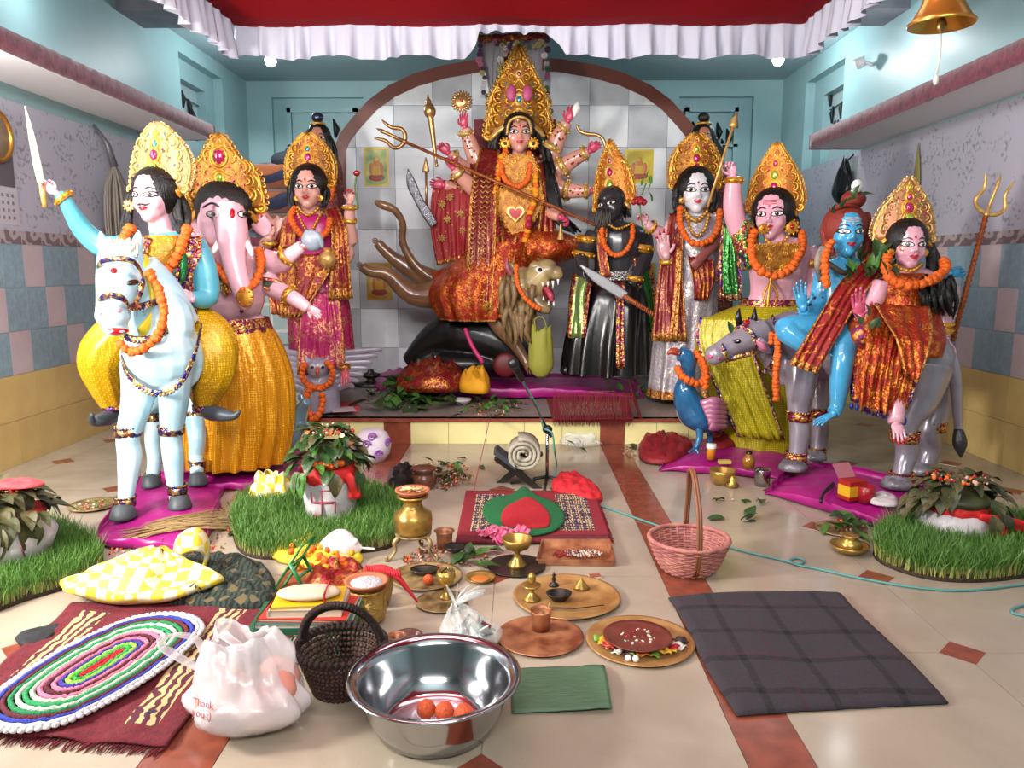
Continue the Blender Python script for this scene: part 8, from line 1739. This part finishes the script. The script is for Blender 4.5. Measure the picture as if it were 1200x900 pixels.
m = M(); m.lathe([(30*k, 44*k), (33*k, 48*k), (32.5*k, 60*k), (28*k, 64*k), (24*k, 62*k)], c, 40, fn=lambda b, z: 1+.03*math.sin(b*9)+.02*math.sin(b*23)); obj('red_cloth_band', m, mat('scarlet_cloth', '#c01a18', .7, bump=.6, bs=20), t); 
m = M(); m.tube([c+V((25*k, -22*k, 56*k)), c+V((32*k, -26*k, 46*k)), c+V((34*k, -26*k, 30*k))], [(5*k, 1.5*k), (6*k, 1.5*k), (7*k, 1.2*k)], 8, 0, 3, ref=(1, 0, 0)); obj('cloth_end', m, mat('scarlet_cloth', '#c01a18'), t)
def mound(label, c, R_, h, n, L_, kinds, seed, petals=40, droop=6, pcol=None, name='leaf_mound'):
    r = random.Random(seed); t = thing(name, label, 'leaves', c)
    m = M(); m.ell(c+V((0, 0, h*.1)), (R_*.6, R_*.6, h*.35)); obj('core', m, m_dleaf2, t)
    for i in range(n):
        a, q = r.uniform(0, 6.28), math.sqrt(r.random()); p = c+V((math.cos(a)*R_*q*.8, math.sin(a)*R_*q*.8, h*(1-q*q)*.8+.01)); rx = .5*q+r.uniform(-.5, .4)
        inst('leaf', r.choice(kinds), t, p, rotz(a-PI/2+r.uniform(-.7, .7)) @ Matrix.Rotation(-rx, 3, 'X'), L_*r.uniform(.7, 1.2))
    for i in range(droop):
        a = r.uniform(PI, 2*PI); p = c+V((math.cos(a)*R_*.9, math.sin(a)*R_*.9, .0)); inst('leaf', r.choice(kinds), t, p, rotz(a-PI/2) @ Matrix.Rotation(-1.35, 3, 'X'), L_*1.3)
    if petals: bumps(t, c+V((0, 0, h*.75)), R_*.6, petals, (.006, .018), pcol or [m_or, m_lip, m_crumb, mat('pale_petals', '#c9a090', .7)], 'petals', seed=seed)
    return t
mound('mound of fresh green and brown leaves with flowers on the painted pot', c+V((0, 0, 62*k)), 48*k, 52*k, 110, .11, LEAVES[:3]+DRY[:2], 5, 90, 7)
g_ = thing('marigold_wreath', 'row of rust orange marigolds below the leaves of the painted pot', 'flowers', c+V((0, -.2, 60*k)))
for i in range(12): a = -2.2+i*.12; inst('marigold', mg[0], g_, c+V((math.cos(a)*31*k, math.sin(a)*31*k, (64+rnd.random()*6)*k)), rrot(), .02)
t, c, k = lt('clay_pot', 'whitewashed pot wrapped with red cloth at the left edge', 'pot', 8, 660, [(.001, .4), (24, 0), (40, 12), (46, 30), (38, 44), (30, 48), (.001, 46)], m_clayw, .03, 36); m = M(); m.lathe([(36*k, 42*k), (38*k, 47*k), (34*k, 54*k), (20*k, 54*k)], c, 36, fn=lambda b, z: 1+.03*math.sin(b*9)); obj('red_cloth_band', m, red_cl, t)
for a in (-1.2, -.7, -1.8): m = M(); m.tube([c+V((math.cos(a)*47*k, math.sin(a)*47*k, 30*k)), c+V((math.cos(a+.1)*42*k, math.sin(a+.1)*42*k, 16*k))], .004, 5); obj('red_streak', m, pm_r, t)
mound('mound of large dull green leaves on the pot at the left edge', c+V((0, 0, 50*k)), 46*k, 34*k, 64, .14, DRY, 6, 120, 7); 
noisecloth('red_cloth_piece', c+V((0, 0, 78*k)), [c+V((x*k, y*k, 0)) for x, y in ((0, -15), (34, -14), (44, 0), (30, 10), (2, 8))], .02, mat('rose_red_cloth', '#c03a40', .8), seed=3, label='rose red cloth scrap on top of the leaves at the left edge', cat='cloth', amp=.01)
t, c, k = lt('clay_pot', 'whitewashed pot with trailing red cloth on the right grass patch', 'pot', 1118, 628, [(.001, .4), (24, 0), (34, 8), (36, 16), (30, 26), (24, 32), (.001, 30)], m_clayw, .03, 36); m = M(); m.lathe([(28*k, 27*k), (30*k, 31*k), (26*k, 37*k), (18*k, 38*k)], c, 36, fn=lambda b, z: 1+.03*math.sin(b*9)); obj('red_cloth_band', m, mat('scarlet_cloth', '#c01a18'), t)
for q in (0, 1): m = M(); m.tube([c+V((6*k, -29*k, 30*k)), c+V(((22+q*14)*k, -32*k, 24*k)), c+V(((26+q*40)*k, -33*k, (2+q*8)*k))], [(4*k, 1.5*k), (7*k, 2*k), (10*k, 1.2*k)], 8, 0, 4, ref=(0, -.4, 1)); obj('cloth_end', m, mat('scarlet_cloth', '#c01a18'), t)
mound('mound of dry brown leaves with red petals on the right pot', c+V((0, 0, 36*k)), 50*k, 34*k, 80, .12, DRY, 7, 60, 6); 
# ================================================================ PLINTH, LECTERN, MICROPHONE, SMALL THINGS
def leafpile(label, pts, n, L_, kinds, z, seed, petals=0, cat='leaves', h=.05, pc=None):
    r = random.Random(seed); W_ = [F(x, y, z) for x, y in pts]; c = sum(W_, V())/len(W_); t = thing('leaf_pile', label, cat, c)
    for i in range(n):
        ws = [r.random() for _ in W_]; s_ = sum(ws); p = sum((w_*q for w_, q in zip(W_, ws)), V())/s_; p = c+(p-c)*2.2; p.z = z+.008+h*r.random()
        inst('leaf', r.choice(kinds), t, p, eul(r.uniform(-.6, .7), r.uniform(-.5, .5), r.uniform(0, 6.28)), L_*r.uniform(.7, 1.25))
    if petals: bumps(t, c+V((0, 0, h*.3)), max(abs(q.x-c.x) for q in W_), petals, (.005, .013), pc or [m_or, m_lip, m_crumb, mat('pale_petals', '#c9a090', .7), m_dleaf], 'petals', seed=seed, ry=max(abs(q.y-c.y) for q in W_)*.9)
    return t
leafpile('heap of long dark green leaves on the left of the plinth', [(432, 468), (450, 482), (500, 480), (545, 472), (520, 452), (470, 452)], 110, .24, [LEAVES[3], LEAVES[0], LEAVES[1]], PZ, 1, 80, h=.12)
leafpile('pile of green leaves and pale flower petals at the plinth edge', [(538, 488), (548, 470), (590, 462), (612, 475), (600, 488)], 40, .11, LEAVES[:2], PZ, 2, 160, h=.04)
leafpile('dark leaves and red petals behind the plinth rug', [(520, 440), (560, 446), (612, 452), (600, 440)], 20, .12, DRY[:2]+LEAVES[:1], PZ, 3, 50, h=.06)
leafpile('scattered green leaves at the hem of the white faced goddess', [(725, 468), (745, 455), (768, 462), (760, 476)], 12, .12, LEAVES[:3], PZ, 4, 20)
leafpile('scraps of leaves and crushed flowers left of the prayer mat', [(455, 572), (470, 548), (540, 540), (556, 556), (520, 575)], 26, .1, DRY+LEAVES[:1], 0, 5, 170, h=.03)
leafpile('plate of leaves and red petals behind the brass water pot', [(508, 572), (520, 556), (548, 556), (545, 572)], 14, .1, LEAVES[:2]+DRY[:1], .01, 6, 60, h=.05)
leafpile('green betel leaves in front of the prayer mat beside the chalice', [(535, 668), (545, 652), (572, 650), (580, 662)], 9, .12, LEAVES[:2], 0, 7, 20, h=.02)
leafpile('reddish crumbs of offerings below the brass pot stand', [(470, 662), (500, 640), (540, 650), (530, 668)], 2, .06, DRY, 0, 8, 150, h=.02)
leafpile('crushed flowers and leaves on the floor left of the centre grass', [(268, 660), (255, 600), (275, 575), (290, 610)], 8, .08, DRY, 0, 9, 160, h=.01)
leafpile('scraps of straw and petals above the yellow checked bag', [(120, 652), (180, 632), (250, 640), (235, 660)], 6, .08, DRY, 0, 10, 130, h=.01)
leafpile('twig with one betel leaf on the floor above the wicker basket', [(830, 586), (850, 586), (878, 588), (890, 588)], 3, .1, LEAVES[:1], 0, 11, 4, h=.01)
leafpile('three joined betel leaves lying right of the wicker basket handle', [(856, 612), (866, 606), (876, 616)], 4, .12, LEAVES[:1], 0, 12, 0, h=.01)
leafpile('green leaves heaped on the small brass dish by the right grass', [(965, 622), (975, 612), (1005, 610), (1015, 624)], 15, .11, LEAVES[:3], .01, 13, 20, h=.03)
leafpile('loose petals and sticks on the floor left of the peacock platform', [(735, 545), (740, 520), (760, 520), (770, 545)], 6, .1, LEAVES[:1]+DRY, 0, 14, 50, h=.03)
t, base = rug('small_rug', 'small worn red oriental rug with fringe hanging over the plinth edge', 'rug', (F(648, 493, PZ), F(742, 492, PZ), F(736, 468, PZ), F(640, 468, PZ)), [mat('dull_red_rug', '#6a141c', .95, bump=.5, bs=120), trib3], lambda u, v: 1 if .12 < u < .88 and .15 < v < .8 else 0, z0=PZ, fringe=(0, 1), frl=.08, th=.012)
A_, B_ = P(648, 493, 6.44), P(740, 493, 6.44); m = M(); r_ = random.Random(3)
for i in range(90): p = A_.lerp(B_, (i+.5)/90); p.z = PZ+.004; m.tube([p, p+V((0, -.015, -.01)), p+V((r_.uniform(-.01, .01), -.02, -.05-.02*r_.random()))], [.005, .004, .001], 4)
obj('hanging_fringe', m, mat('dull_red_rug', '#6a141c'), t, kind='stuff')
boxy('book', 'red and white covered book lying on the plinth near the left goddess', 'book', 402, 480, (.26, .3, .05), .35, [mat('red_book', '#a03038', .5)], PZ)
c = F(402, 480, PZ+.051); o = M(); o.box((-.1, -.11, 0), (.1, .12, .003), 0, rotz(.35), c); obj('cover_panel', o, mat('pale_cover', '#b9a8a8', .5), C.objects['book.005'] if 'book.005' in C.objects else None, smooth=False)
lt('white_bowl', 'small white bowl on the plinth between the leaf heaps', 'bowl', 541, 474, [(.001, .3), (6, 0), (11, 5), (12, 7), (10.5, 6.5), (6, 1.5), (.001, 1)], mat('white_china', '#c9c6c6', .25), PZ, 24)
noisecloth('red_bundle', F(500, 455, .34), fl((466, 458), (475, 449), (505, 446), (538, 448), (545, 456), (520, 461), z=.34), .24, red_br, seed=31, label='red and gold cloth bundle at the left foot of the black buffalo', cat='cloth', amp=.03)
noisecloth('magenta_cloth', F(478, 450, PZ), fl((440, 456), (452, 438), (480, 430), (520, 440), (530, 456), (490, 462), z=PZ), .08, sat_mag, seed=32, label='magenta satin cloth spread beside the red bundle on the plinth', cat='cloth', amp=.03)
noisecloth('yellow_cloth', F(555, 457, .34), fl((540, 460), (542, 454), (555, 451), (572, 454), (570, 462), z=.34), .2, mat('bright_yellow_cloth', '#d99a10', .7), seed=33, label='bright yellow cloth bundle on the plinth before the buffalo', cat='cloth', amp=.02)
m = M(); m.ell(P(592, 428, 7.4), (.12, .04, .12)); tag(obj('red_disc', m, mat('dark_red_disc', '#5a0a12', .5), None, P(592, 440, 7.4)), 'dark red round pad standing before the black buffalo', 'pad')
m = M(); m.tube([P(545, 385, 7.35), P(553, 405, 7.3), P(566, 425, 7.25)], .02, 8, 0, 3); tag(obj('pink_strip', m, mat('pink_strip', '#c0286a', .5), None, P(566, 425, 7.25)), 'thin pink ribbon strip across the black buffalo', 'ribbon')
t, _ = bag('fabric_bag', 'yellow green fabric bag standing under the jaw of the lion', 'bag', mat('yellow_green_fabric', '#8a8a30', .7, bump=.4, bs=30), P(634, 443, 7.3), (.12, .08), .48, neck=.8, seed=5, amp=.05)
ORGk = t; m = M(); m.tube([P(628, 388, 7.2), P(627, 374, 7.2), P(636, 372, 7.2), P(641, 385, 7.2)], [(.012, .006)]*4, 8, 0, 4); obj('handle', m, mat('yellow_green_fabric', '#8a8a30'), t)
lt('oil_lamp', 'dark tarnished metal lamp set on the plinth behind the owl', 'lamp', 435, 452, [(.001, .3), (18, 0), (22, 3), (8, 5), (4, 8), (10, 11), (12, 14), (5, 16), (3, 19), (.001, 20)], m_dkm, PZ, 24)
# lectern with book and towel
t = thing('folding_lectern', 'low dark wooden crossed lectern behind the prayer mat', 'lectern', F(608, 570)); m_wd = mat('dark_wood', '#1f1716', .35, coat=.2); c = F(608, 568)
for s_ in (-1, 1):
    m = M(); m.prism([(-.16, 0), (-.1, 0), (.02, .09), (.17, .2), (.13, .215), (-.02, .13)], (c+V((0, .04 if s_ > 0 else -.1, 0)), (s_, 0, 0), (0, 0, 1), (0, 1, 0)), .14 if 0 else .1); obj('crossed_board', m, m_wd, t, smooth=False)
m = M(); R = eul(0, .65, 0); p = c+V((-.1, -.05, .2)); m.box((-.09, -.1, 0), (.09, .1, .03), 0, R, p); t = tag(obj('book', m, mat('dark_grey_book', '#2f343c', .5), None, p, smooth=False), 'dark grey book propped on the left arm of the crossed lectern', 'book')
t = thing('rolled_towel', 'cream towel rolled into a coil on the crossed lectern', 'towel', c+V((.02, 0, .16))); m = M(); q = c+V((.03, -.12, .245)); mt_ = mat('cream_towel', '#a39c8a', .95, bump=1, bs=120)
spiral(m, q, V((1, 0, 0)), V((0, 0, 1)), .12, 3.2, .0, 1, 0, 8)
m = M(); pts = []; n = 60
for i in range(n+1): u = i/n; a = u*2*PI*3.3; r = .02+.095*u; pts.append(q+V((math.cos(a)*r, .0+.01*math.sin(a*3), math.sin(a)*r*.95)))
m.tube(pts, [(.016, .09)]*len(pts), 8, ref=(0, 0, 1)) if 0 else None
R_ = []
for i, p in enumerate(pts):
    d = (V(pts[min(i+1, n)])-V(pts[max(i-1, 0)])).normalized(); nn = V((d.z, 0, -d.x)); R_.append([p+nn*.012+V((0, -.02, 0)), p+nn*.006+V((0, -.03, 0)), p-nn*.012+V((0, -.02, 0)), p-nn*.012+V((0, .2, 0)), p+nn*.012+V((0, .2, 0))])
m.rings(R_); obj('coil', m, mt_, t)
# microphone stand
t = thing('microphone_stand', 'chrome boom microphone stand between the lectern and the red cloth', 'stand', F(641, 570)); c = F(641, 570); ch = mat('chrome', '#9a9aa0', .12, metal=1); bk = mat('black_plastic', '#101113', .4); tp = P(637, 500, c.y)
m = M(); m.tube([c+V((0, 0, .04)), V((c.x, c.y, P(641, 500, c.y).z))], .011, 8, 0, 1); obj('pole', m, ch, t)
for a in (2.9, -.1, 4.6): m = M(); m.tube([c+V((0, 0, .07)), c+V((math.cos(a)*.26, math.sin(a)*.2, .01))], [.012, .01], 8); obj('leg', m, bk, t)
cl = V((c.x, c.y, P(641, 503, c.y).z)); m = M(); m.ell(cl, (.035, .03, .03)); m.tube([cl+V((-.01, 0, 0)), cl+V((.03, -.02, -.05))], .012, 6); obj('clamp', m, bk, t)
e = P(612, 446, c.y-.25); m = M(); m.tube([cl+(cl-e)*.12, e], .009, 8, 0, 1); obj('boom', m, ch, t); m = M(); m.tube([e, e+(e-cl)*.04, e+(e-cl)*.22, e+(e-cl)*.3], [.016, .022, .024, .034], 10); m.ell(e+(e-cl)*.33, .036); obj('microphone', m, bk, t)
m = M(); m.tube([e, P(632, 480, c.y-.1), cl+V((-.03, -.03, .02)), cl+V((.03, -.03, -.02)), cl+V((.05, 0, -.15)), F(652, 548, .1), F(645, 572, .01)], .006, 6, 0, 5); obj('cable', m, mat('teal_cable', '#4f8a86'), t)
m = M(); m.tube([F(555, 575, .01), P(563, 540, 5.6), P(572, 500, 6.1), P(574, 488, 6.42)], [(.008, .002)]*4, 6, 0, 4); tag(obj('pink_tape', m, mat('pink_strip', '#c0286a'), None, F(555, 575)), 'pink ribbon strip running from the plinth edge to the lectern', 'ribbon')
# things left of the lectern
lt('clay_pot', 'dark pot with flat clay lid behind the brass water pot', 'pot', 497, 572, [(.001, .3), (11, 0), (15, 8), (12, 16), (10, 19), (14, 22), (15, 25), (10, 26), (.001, 26)], mat('brown_glazed_clay', '#5a3020'), 0, 24)
noisecloth('black_bag', F(470, 572), fl((456, 576), (458, 560), (472, 552), (486, 562), (484, 578)), .09, mat('black_plastic_film', '#0c0d10', .3), seed=41, label='crumpled black plastic bag left of the flat lidded clay pot', cat='bag')
t, c, k = lt('wrapped_pot', 'round pot wrapped in white and lilac swirl cloth behind the leaf mound', 'pot', 437, 540, [(.001, 1), (14, 0), (20, 10), (22, 22), (17, 33), (10, 38), (4, 36), (.001, 36)], mat('white_cotton', '#c4bac4', .8), 0, 30); m = M()
for (a, z_) in ((-2.3, 14), (-1.7, 24), (-1.1, 12), (-.5, 24), (-1.4, 32), (-2.7, 26)): r0 = 22.3 if z_ < 26 else 19; q = c+V((math.cos(a)*r0*k, math.sin(a)*r0*k, z_*k)); spiral(m, q, V((-math.sin(a), math.cos(a), 0)), V((0, 0, 1)), 5.5*k, 1.5, 1.2*k, n=14)
obj('lilac_swirls', m, mat('lilac_print', '#8a4aa0', .7), t, kind='stuff')
t = thing('clay_lamp', 'burning clay lamp with small flame beside the lilac swirl pot', 'lamp', c+V((-22*k, -.1, 26*k))); q = ORG[t.name]; m = M(); m.ell(q, (10*k, 7*k, 5*k)); obj('lamp_bowl', m, clay, t); m = M(); m.ell(q+V((-9*k, 0, 8*k)), (2.2*k, 2*k, 5*k)); obj('flame', m, mat('flame', '#ffb860', .5, emit=9), t)
t, _ = bag('plastic_packet', 'clear packet of marigold petals and leaves against the plinth front', 'bag', clr, F(680, 524), (.17, .08), .12, neck=.6, seed=15, amp=.12, solid=0); leafpile('marigold petals and green leaves inside the clear packet by the plinth', [(650, 526), (665, 512), (700, 512), (705, 526)], 8, .08, LEAVES[:2], .01, 20, 60)
# mouse
ms = Fig('mouse_statue', 'grey blue rearing mouse statue at the edge of the golden skirt', 'statue', 5.55, 345, 530, 0); B = M(); ms.T(B, [(325, 528, .0), (334, 518, 0), (346, 500, 0), (353, 482, -.02), (360, 470, -.08)], [(9, 9), (13, 13), (12, 12), (9, 9), (5, 5)], 14); ms.T(B, [(352, 500, -.06), (362, 496, -.12)], [4, 3], 8); ms.E(B, (353, 466, -.02), (4.5, 3, 5))
rb = remesh(B, .009, 3); body_obj(ms, rb, M(), mat('grey_blue_paint', '#56707c', .25, coat=.5)); m = M(); ms.T(m, [(325, 526, .05), (312, 530, .1), (300, 526, .15)], [3, 2, 1], 8); ms.obj('tail', m, mat('grey_blue_paint', '#56707c'))
# yellow checked bag at pot, straw, plate
yb2, _ = bag('cloth_bag', 'small yellow and white checked bag leaning left of the painted pot', 'bag', ychk, F(316, 590), (.13, .09), .2, neck=.5, seed=22, lean=(.02, 0), amp=.16); c = F(295, 580, .05); tag(obj('banana_flower', M().ell(c, (.1, .05, .04)), mat('maroon_bud', '#4a2018', .4), None, c), 'maroon banana bud poking from the small checked bag', 'flower')
t = thing('straw_bundle', 'bundle of dry straw stalks lying across the pink platform of the horse', 'straw', F(205, 620, .03)); r_ = random.Random(17); m = M()
for i in range(110):
    a = F(140+r_.random()*30, 622+r_.uniform(-3, 10), .02+.02*r_.random()); b = F(235+r_.random()*38, 606+r_.uniform(-10, 14), .03+.05*r_.random()); m.tube([a, a.lerp(b, .5)+V((0, 0, .02)), b], [.003, .003, .001], 4, cap=False)
obj('stalks', m, mat('dry_straw', '#8a7248', .8), t, kind='stuff')
t, c, k = plate_('small metal plate of petals and grain left of the horse platform', 110, 594, 24, brass_d, 2, rimw=4); bumps(t, c+V((0, 0, .006)), 20*k, 90, (.005, .012), [m_dleaf, m_lip, mat('pale_petals', '#c9a090'), m_leaf2], seed=6)
# right side vessels and bottles
G2 = 'vessels on the floor by the peacock platform'
lt('brass_bowl', 'pair of stacked shiny brass bowls left of the steel tumbler', 'bowl', 846, 568, [(.001, .3), (8, 0), (13, 6), (14, 14), (15, 18), (13.5, 17), (12, 6), (.001, 3)], brass, 0, 28, G2); lt('small_pot', 'little brass lidded pot right of the stacked brass bowls', 'pot', 858, 571, [(.001, .3), (6, 0), (8, 3), (4, 6), (5, 10), (2, 13), (.001, 15)], brass, 0, 20, G2); lt('steel_tumbler', 'steel tumbler at the left end of the bull platform', 'cup', 893, 569, [(.001, .3), (8, 0), (9, 18), (9.4, 19), (8, 17), (.001, 14)], steel, 0, 24, G2)
lt('brass_bowl', 'shallow brass bowl holding a small brass pot beside the right grass', 'bowl', 995, 648, [(.001, .3), (10, 0), (19, 7), (20, 10), (18, 9), (10, 2), (.001, 2)], brass, 0, 30); lt('small_pot', 'small brass pot sitting in the shallow brass bowl by the grass', 'pot', 995, 648, [(.001, 2), (9, 2), (13, 8), (11, 14), (6, 17), (10, 20), (10, 21), (5, 20), (.001, 19)], brass, .004, 26)
plate_('shallow brass plate under the heap of green leaves near the right grass', 985, 622, 26, brass_d, 2, rimw=4)
t, c, k = lt('medicine_jar', 'small orange jar with white cap on the peacock platform', 'jar', 833, 538, [(.001, .3), (5, 0), (5.2, 12), (4.4, 14), (.001, 14)], mat('amber_plastic', '#c07810', .25), .07, 18); obj('cap', M().lathe([(5.6*k, 13*k), (5.6*k, 18*k), (.001, 18*k)], c, 18), mat('white_cap', '#d0cccc', .5), t)
t, c, k = lt('honey_bottle', 'small honey coloured bottle with dark cap on the peacock platform', 'bottle', 877, 548, [(.001, .3), (6.5, 0), (7, 10), (4, 14), (3, 17), (.001, 17)], mat('honey_glass', '#8a5a14', .15), .07, 18); obj('cap', M().lathe([(3.6*k, 16*k), (3.6*k, 19*k), (.001, 19*k)], c, 14), m_black, t)
boxy('small_box', 'tiny yellow and white carton between the jar and the bottle', 'box', 849, 543, (.09, .04, .025), .05, [mat('pale_yellow_card', '#b8a850', .5)], .07)
bx_ = mat('red_carton', '#9a1c14', .45); t = boxy('carton', 'red and yellow carton with open lid on the bull platform', 'box', 998, 584, (.13, .1, .12), .35, [bx_, mat('yellow_label', '#c99a18', .5)], .075); c = ORG[t.name]; m = M(); m.box((-.065, 0, 0), (.065, .1, .004), 0, rotz(.35) @ Matrix.Rotation(.9, 3, 'X'), c+rotz(.35) @ V((0, .05, .12))); obj('lid_flap', m, mat('pink_card', '#a0606a', .5), t, smooth=False)
lt('tin_can', 'short red tin right of the open carton on the bull platform', 'tin', 1015, 588, [(.001, .3), (8.5, 0), (8.5, 17), (7.5, 17.5), (7, 15.5), (.001, 15.5)], mat('dark_red_tin', '#8a1420', .35), .075, 24)
m = M(); m.tube([F(962, 588, .09), F(965, 578, .1), F(976, 568, .1)], [(.014, .01), (.01, .01), (.02, .012)], 8, 0, 3); tag(obj('torch', m, bk, None, F(965, 580, .085)), 'small black hand torch on the left part of the bull platform', 'torch')
noisecloth('crumpled_paper', F(1035, 590, .08), fl((1020, 592), (1030, 580), (1048, 586), (1050, 596), z=.075), .03, mat('white_paper', '#b9b4b4', .8), seed=51, label='crumpled white paper by the rear hoof of the bull', cat='paper', amp=.01)
noisecloth('red_cloth', F(775, 535, .01), fl((752, 540), (752, 520), (775, 512), (800, 520), (812, 532), (785, 545), z=.01), .1, mat('dark_red_cloth', '#7a1018', .6, bump=1, bs=20), seed=52, label='dark red cloth heap at the left end of the peacock platform', cat='cloth', amp=.02)
noisecloth('red_cloth', F(850, 520, .05), fl((832, 528), (836, 510), (858, 506), (872, 522), z=.05), .09, mat('dark_red_cloth', '#7a1018'), seed=53, label='dark red cloth tucked under the tail of the peacock', cat='cloth', amp=.02)
# ================================================================ WALL AND CEILING THINGS
c = P(1103, 30, 3.0); k = .0033; t = thing('temple_bell', 'brass bell hanging from the ceiling at the upper right', 'bell', (c.x, c.y, ZC)); ORG[t.name] = V((c.x, c.y, ZC))
obj('bell_body', M().lathe([(34*k, 0), (35*k, 3*k), (31*k, 6*k), (22*k, 22*k), (18*k, 40*k), (12*k, 50*k), (.001, 54*k), (.001, 50*k), (15*k, 38*k), (19*k, 22*k), (30*k, 3*k), (34*k, 0)], c, 40), mat('bell_brass', '#c08a3a', .28, metal=.8), t)
m = M(); m.tube([c+V((0, 0, 40*k)), c+V((0, 0, 2*k))], .008, 8); m.ell(c+V((0, 0, 0)), (.02, .02, .03)); obj('clapper', m, brass, t); m = M(); m.tube([c+V((0, 0, -.02)), c+V((.004, 0, -.1)), c+V((-.004, 0, -.17))], .004, 6, 0, 3); m.ell(c+V((-.004, 0, -.19)), (.01, .01, .02)); obj('pull_cord', m, mat('white_cord', '#b9b4ac', .7), t); m = M(); m.tube([c+V((0, 0, 52*k)), (c.x, c.y, ZC)], .01, 8); obj('chain', m, m_dkm, t)
def wallX(x, y, X0): d = ray(x, y); return V((0, 0, H))+d*(X0/d.x)
p = wallX(1012, 76, XR-.1); t = thing('wall_lamp', 'small white spotlight fixed high on the right wall', 'lamp', (XR, p.y, p.z)); m = M(); m.tube([(XR, p.y, p.z), (XR-.1, p.y, p.z+.03)], .02, 8); obj('bracket', m, white_p, t); m = M(); m.lathe([(.001, -.06), (.04, -.05), (.065, .05), (.06, .05), (.03, -.02)], V((XR-.14, p.y, p.z+.02)), 18, eul(0, -.5, .3)); obj('lamp_head', m, white_p, t)
p = wallX(75, 185, XL+.1); p = wallX(137, 235, XL+.16); t = thing('yak_tail_whisk', 'grey brown hair whisk with dark handle hanging on the left wall', 'whisk', (XL+.02, p.y, p.z+.7)); m = M(); r_ = random.Random(5)
for i in range(70): a = r_.uniform(0, 6.28); q = r_.random(); m.tube([p+V((.0, 0, .32)), p+V((.08*math.cos(a)*q, .13*math.sin(a)*q, .12)), p+V((.1*math.cos(a)*q, .17*math.sin(a)*q, -.2)), p+V((.08*math.cos(a)*q, .16*math.sin(a)*q, -.45-.1*r_.random()))], [.008, .014, .012, .003], 5, 0, 2, cap=False)
obj('hair', m, mat('whisk_hair', '#6a6258', .7), t); m = M(); m.tube([p+V((0, 0, .3)), p+V((-.04, -.02, .5)), V((XL+.03, p.y-.06, p.z+.66))], [.035, .025, .012], 10); obj('handle', m, mat('dark_handle', '#4a4a50', .35), t)
p = wallX(8, 222, XL+.01); t = thing('wall_calendar', 'white paper calendar with date grid on the left wall', 'calendar', (XL, p.y, p.z+.4)); obj('sheet', M().box((XL+.004, p.y-.22, p.z-.26), (XL+.01, p.y+.12, p.z+.42)), mat('calendar_paper', '#b3aeb4', .7), t, smooth=False); obj('photo_print', M().box((XL+.01, p.y-.2, p.z+.02), (XL+.012, p.y+.1, p.z+.36)), mat('calendar_photo', '#5a565c', .4), t, smooth=False)
for i in range(4):
    for j in range(5): obj('date_cell', M().box((XL+.01, p.y-.19+j*.058, p.z-.22+i*.055), (XL+.012, p.y-.165+j*.058, p.z-.195+i*.055)), mat('grey_print', '#77737c', .6), t, smooth=False)
p = wallX(-6, 158, XL+.02); t = thing('wall_clock', 'round gold rimmed clock cut by the left edge of the photograph', 'clock', (XL, p.y, p.z)); R = eul(0, PI/2, 0); obj('clock_face', M().lathe([(.001, .02), (.17, .02), (.17, 0)], V((XL, p.y, p.z)), 30, R), mat('cream_dial', '#a39a8a', .4), t); obj('clock_rim', M().lathe([(.165, 0), (.165, .03), (.18, .04), (.2, .03), (.2, 0)], V((XL, p.y, p.z)), 36, R), mat('bell_brass', '#c08a3a'), t)
p = wallX(987, 240, XR-.1); t, _ = bag('black_bag', 'black plastic bag hanging from a nail on the right wall', 'bag', mat('black_plastic_film', '#0c0d10'), p, (.1, .17), .48, neck=.1, seed=7, amp=.12); m = M(); m.tube([p+V((0, 0, .45)), V((XR, p.y, p.z+.55))], .008, 6); obj('tie', m, m_black, t)
q = wallX(1000, 200, XR-.01); t = tag(obj('paper_strip', M().box((XR-.01, q.y-.1, q.z-.3), (XR-.002, q.y+.06, q.z+.15)), mat('grey_printed_paper', '#8a8f92', .7), None, q, smooth=False), 'narrow grey printed paper strip behind the hanging black bag', 'paper')
p = wallX(1075, 200, XR-.03); m = M(); m.tube([p+V((0, 0, -.45)), p+V((0, 0, -.1)), p+V((0, .02, .25))], [(.05, .012), (.06, .012), (.004, .003)], 10, 0, 4, ref=(0, 1, 0)); tag(obj('dried_spathe', m, mat('olive_yellow', '#857c40', .6), None, p), 'olive yellow pointed dried frond hung on the right wall', 'frond')
c = wallX(1018, 131, 3.4); c.z = 2.84; t = thing('red_garment', 'red and gold folded cloth lying on the right wall shelf', 'cloth', c); m = M(); m.ell(c+V((0, 0, .06)), (.1, .22, .07)); m.ell(c+V((0, -.05, .13)), (.07, .1, .05), mi=1); obj('fold', m, [red_cl, gold_y], t)
c = V((XL+.28, 4.7, 3.025)); tag(obj('round_basket', M().lathe([(.001, 0), (.2, .0), (.26, .12), (.2, .2), (.001, .22)], c, 26), mat('brown_jute', '#4a3626', .8, bump=1, bs=60), None, c), 'brown rounded bundle on the left wall shelf at the top left corner', 'basket')
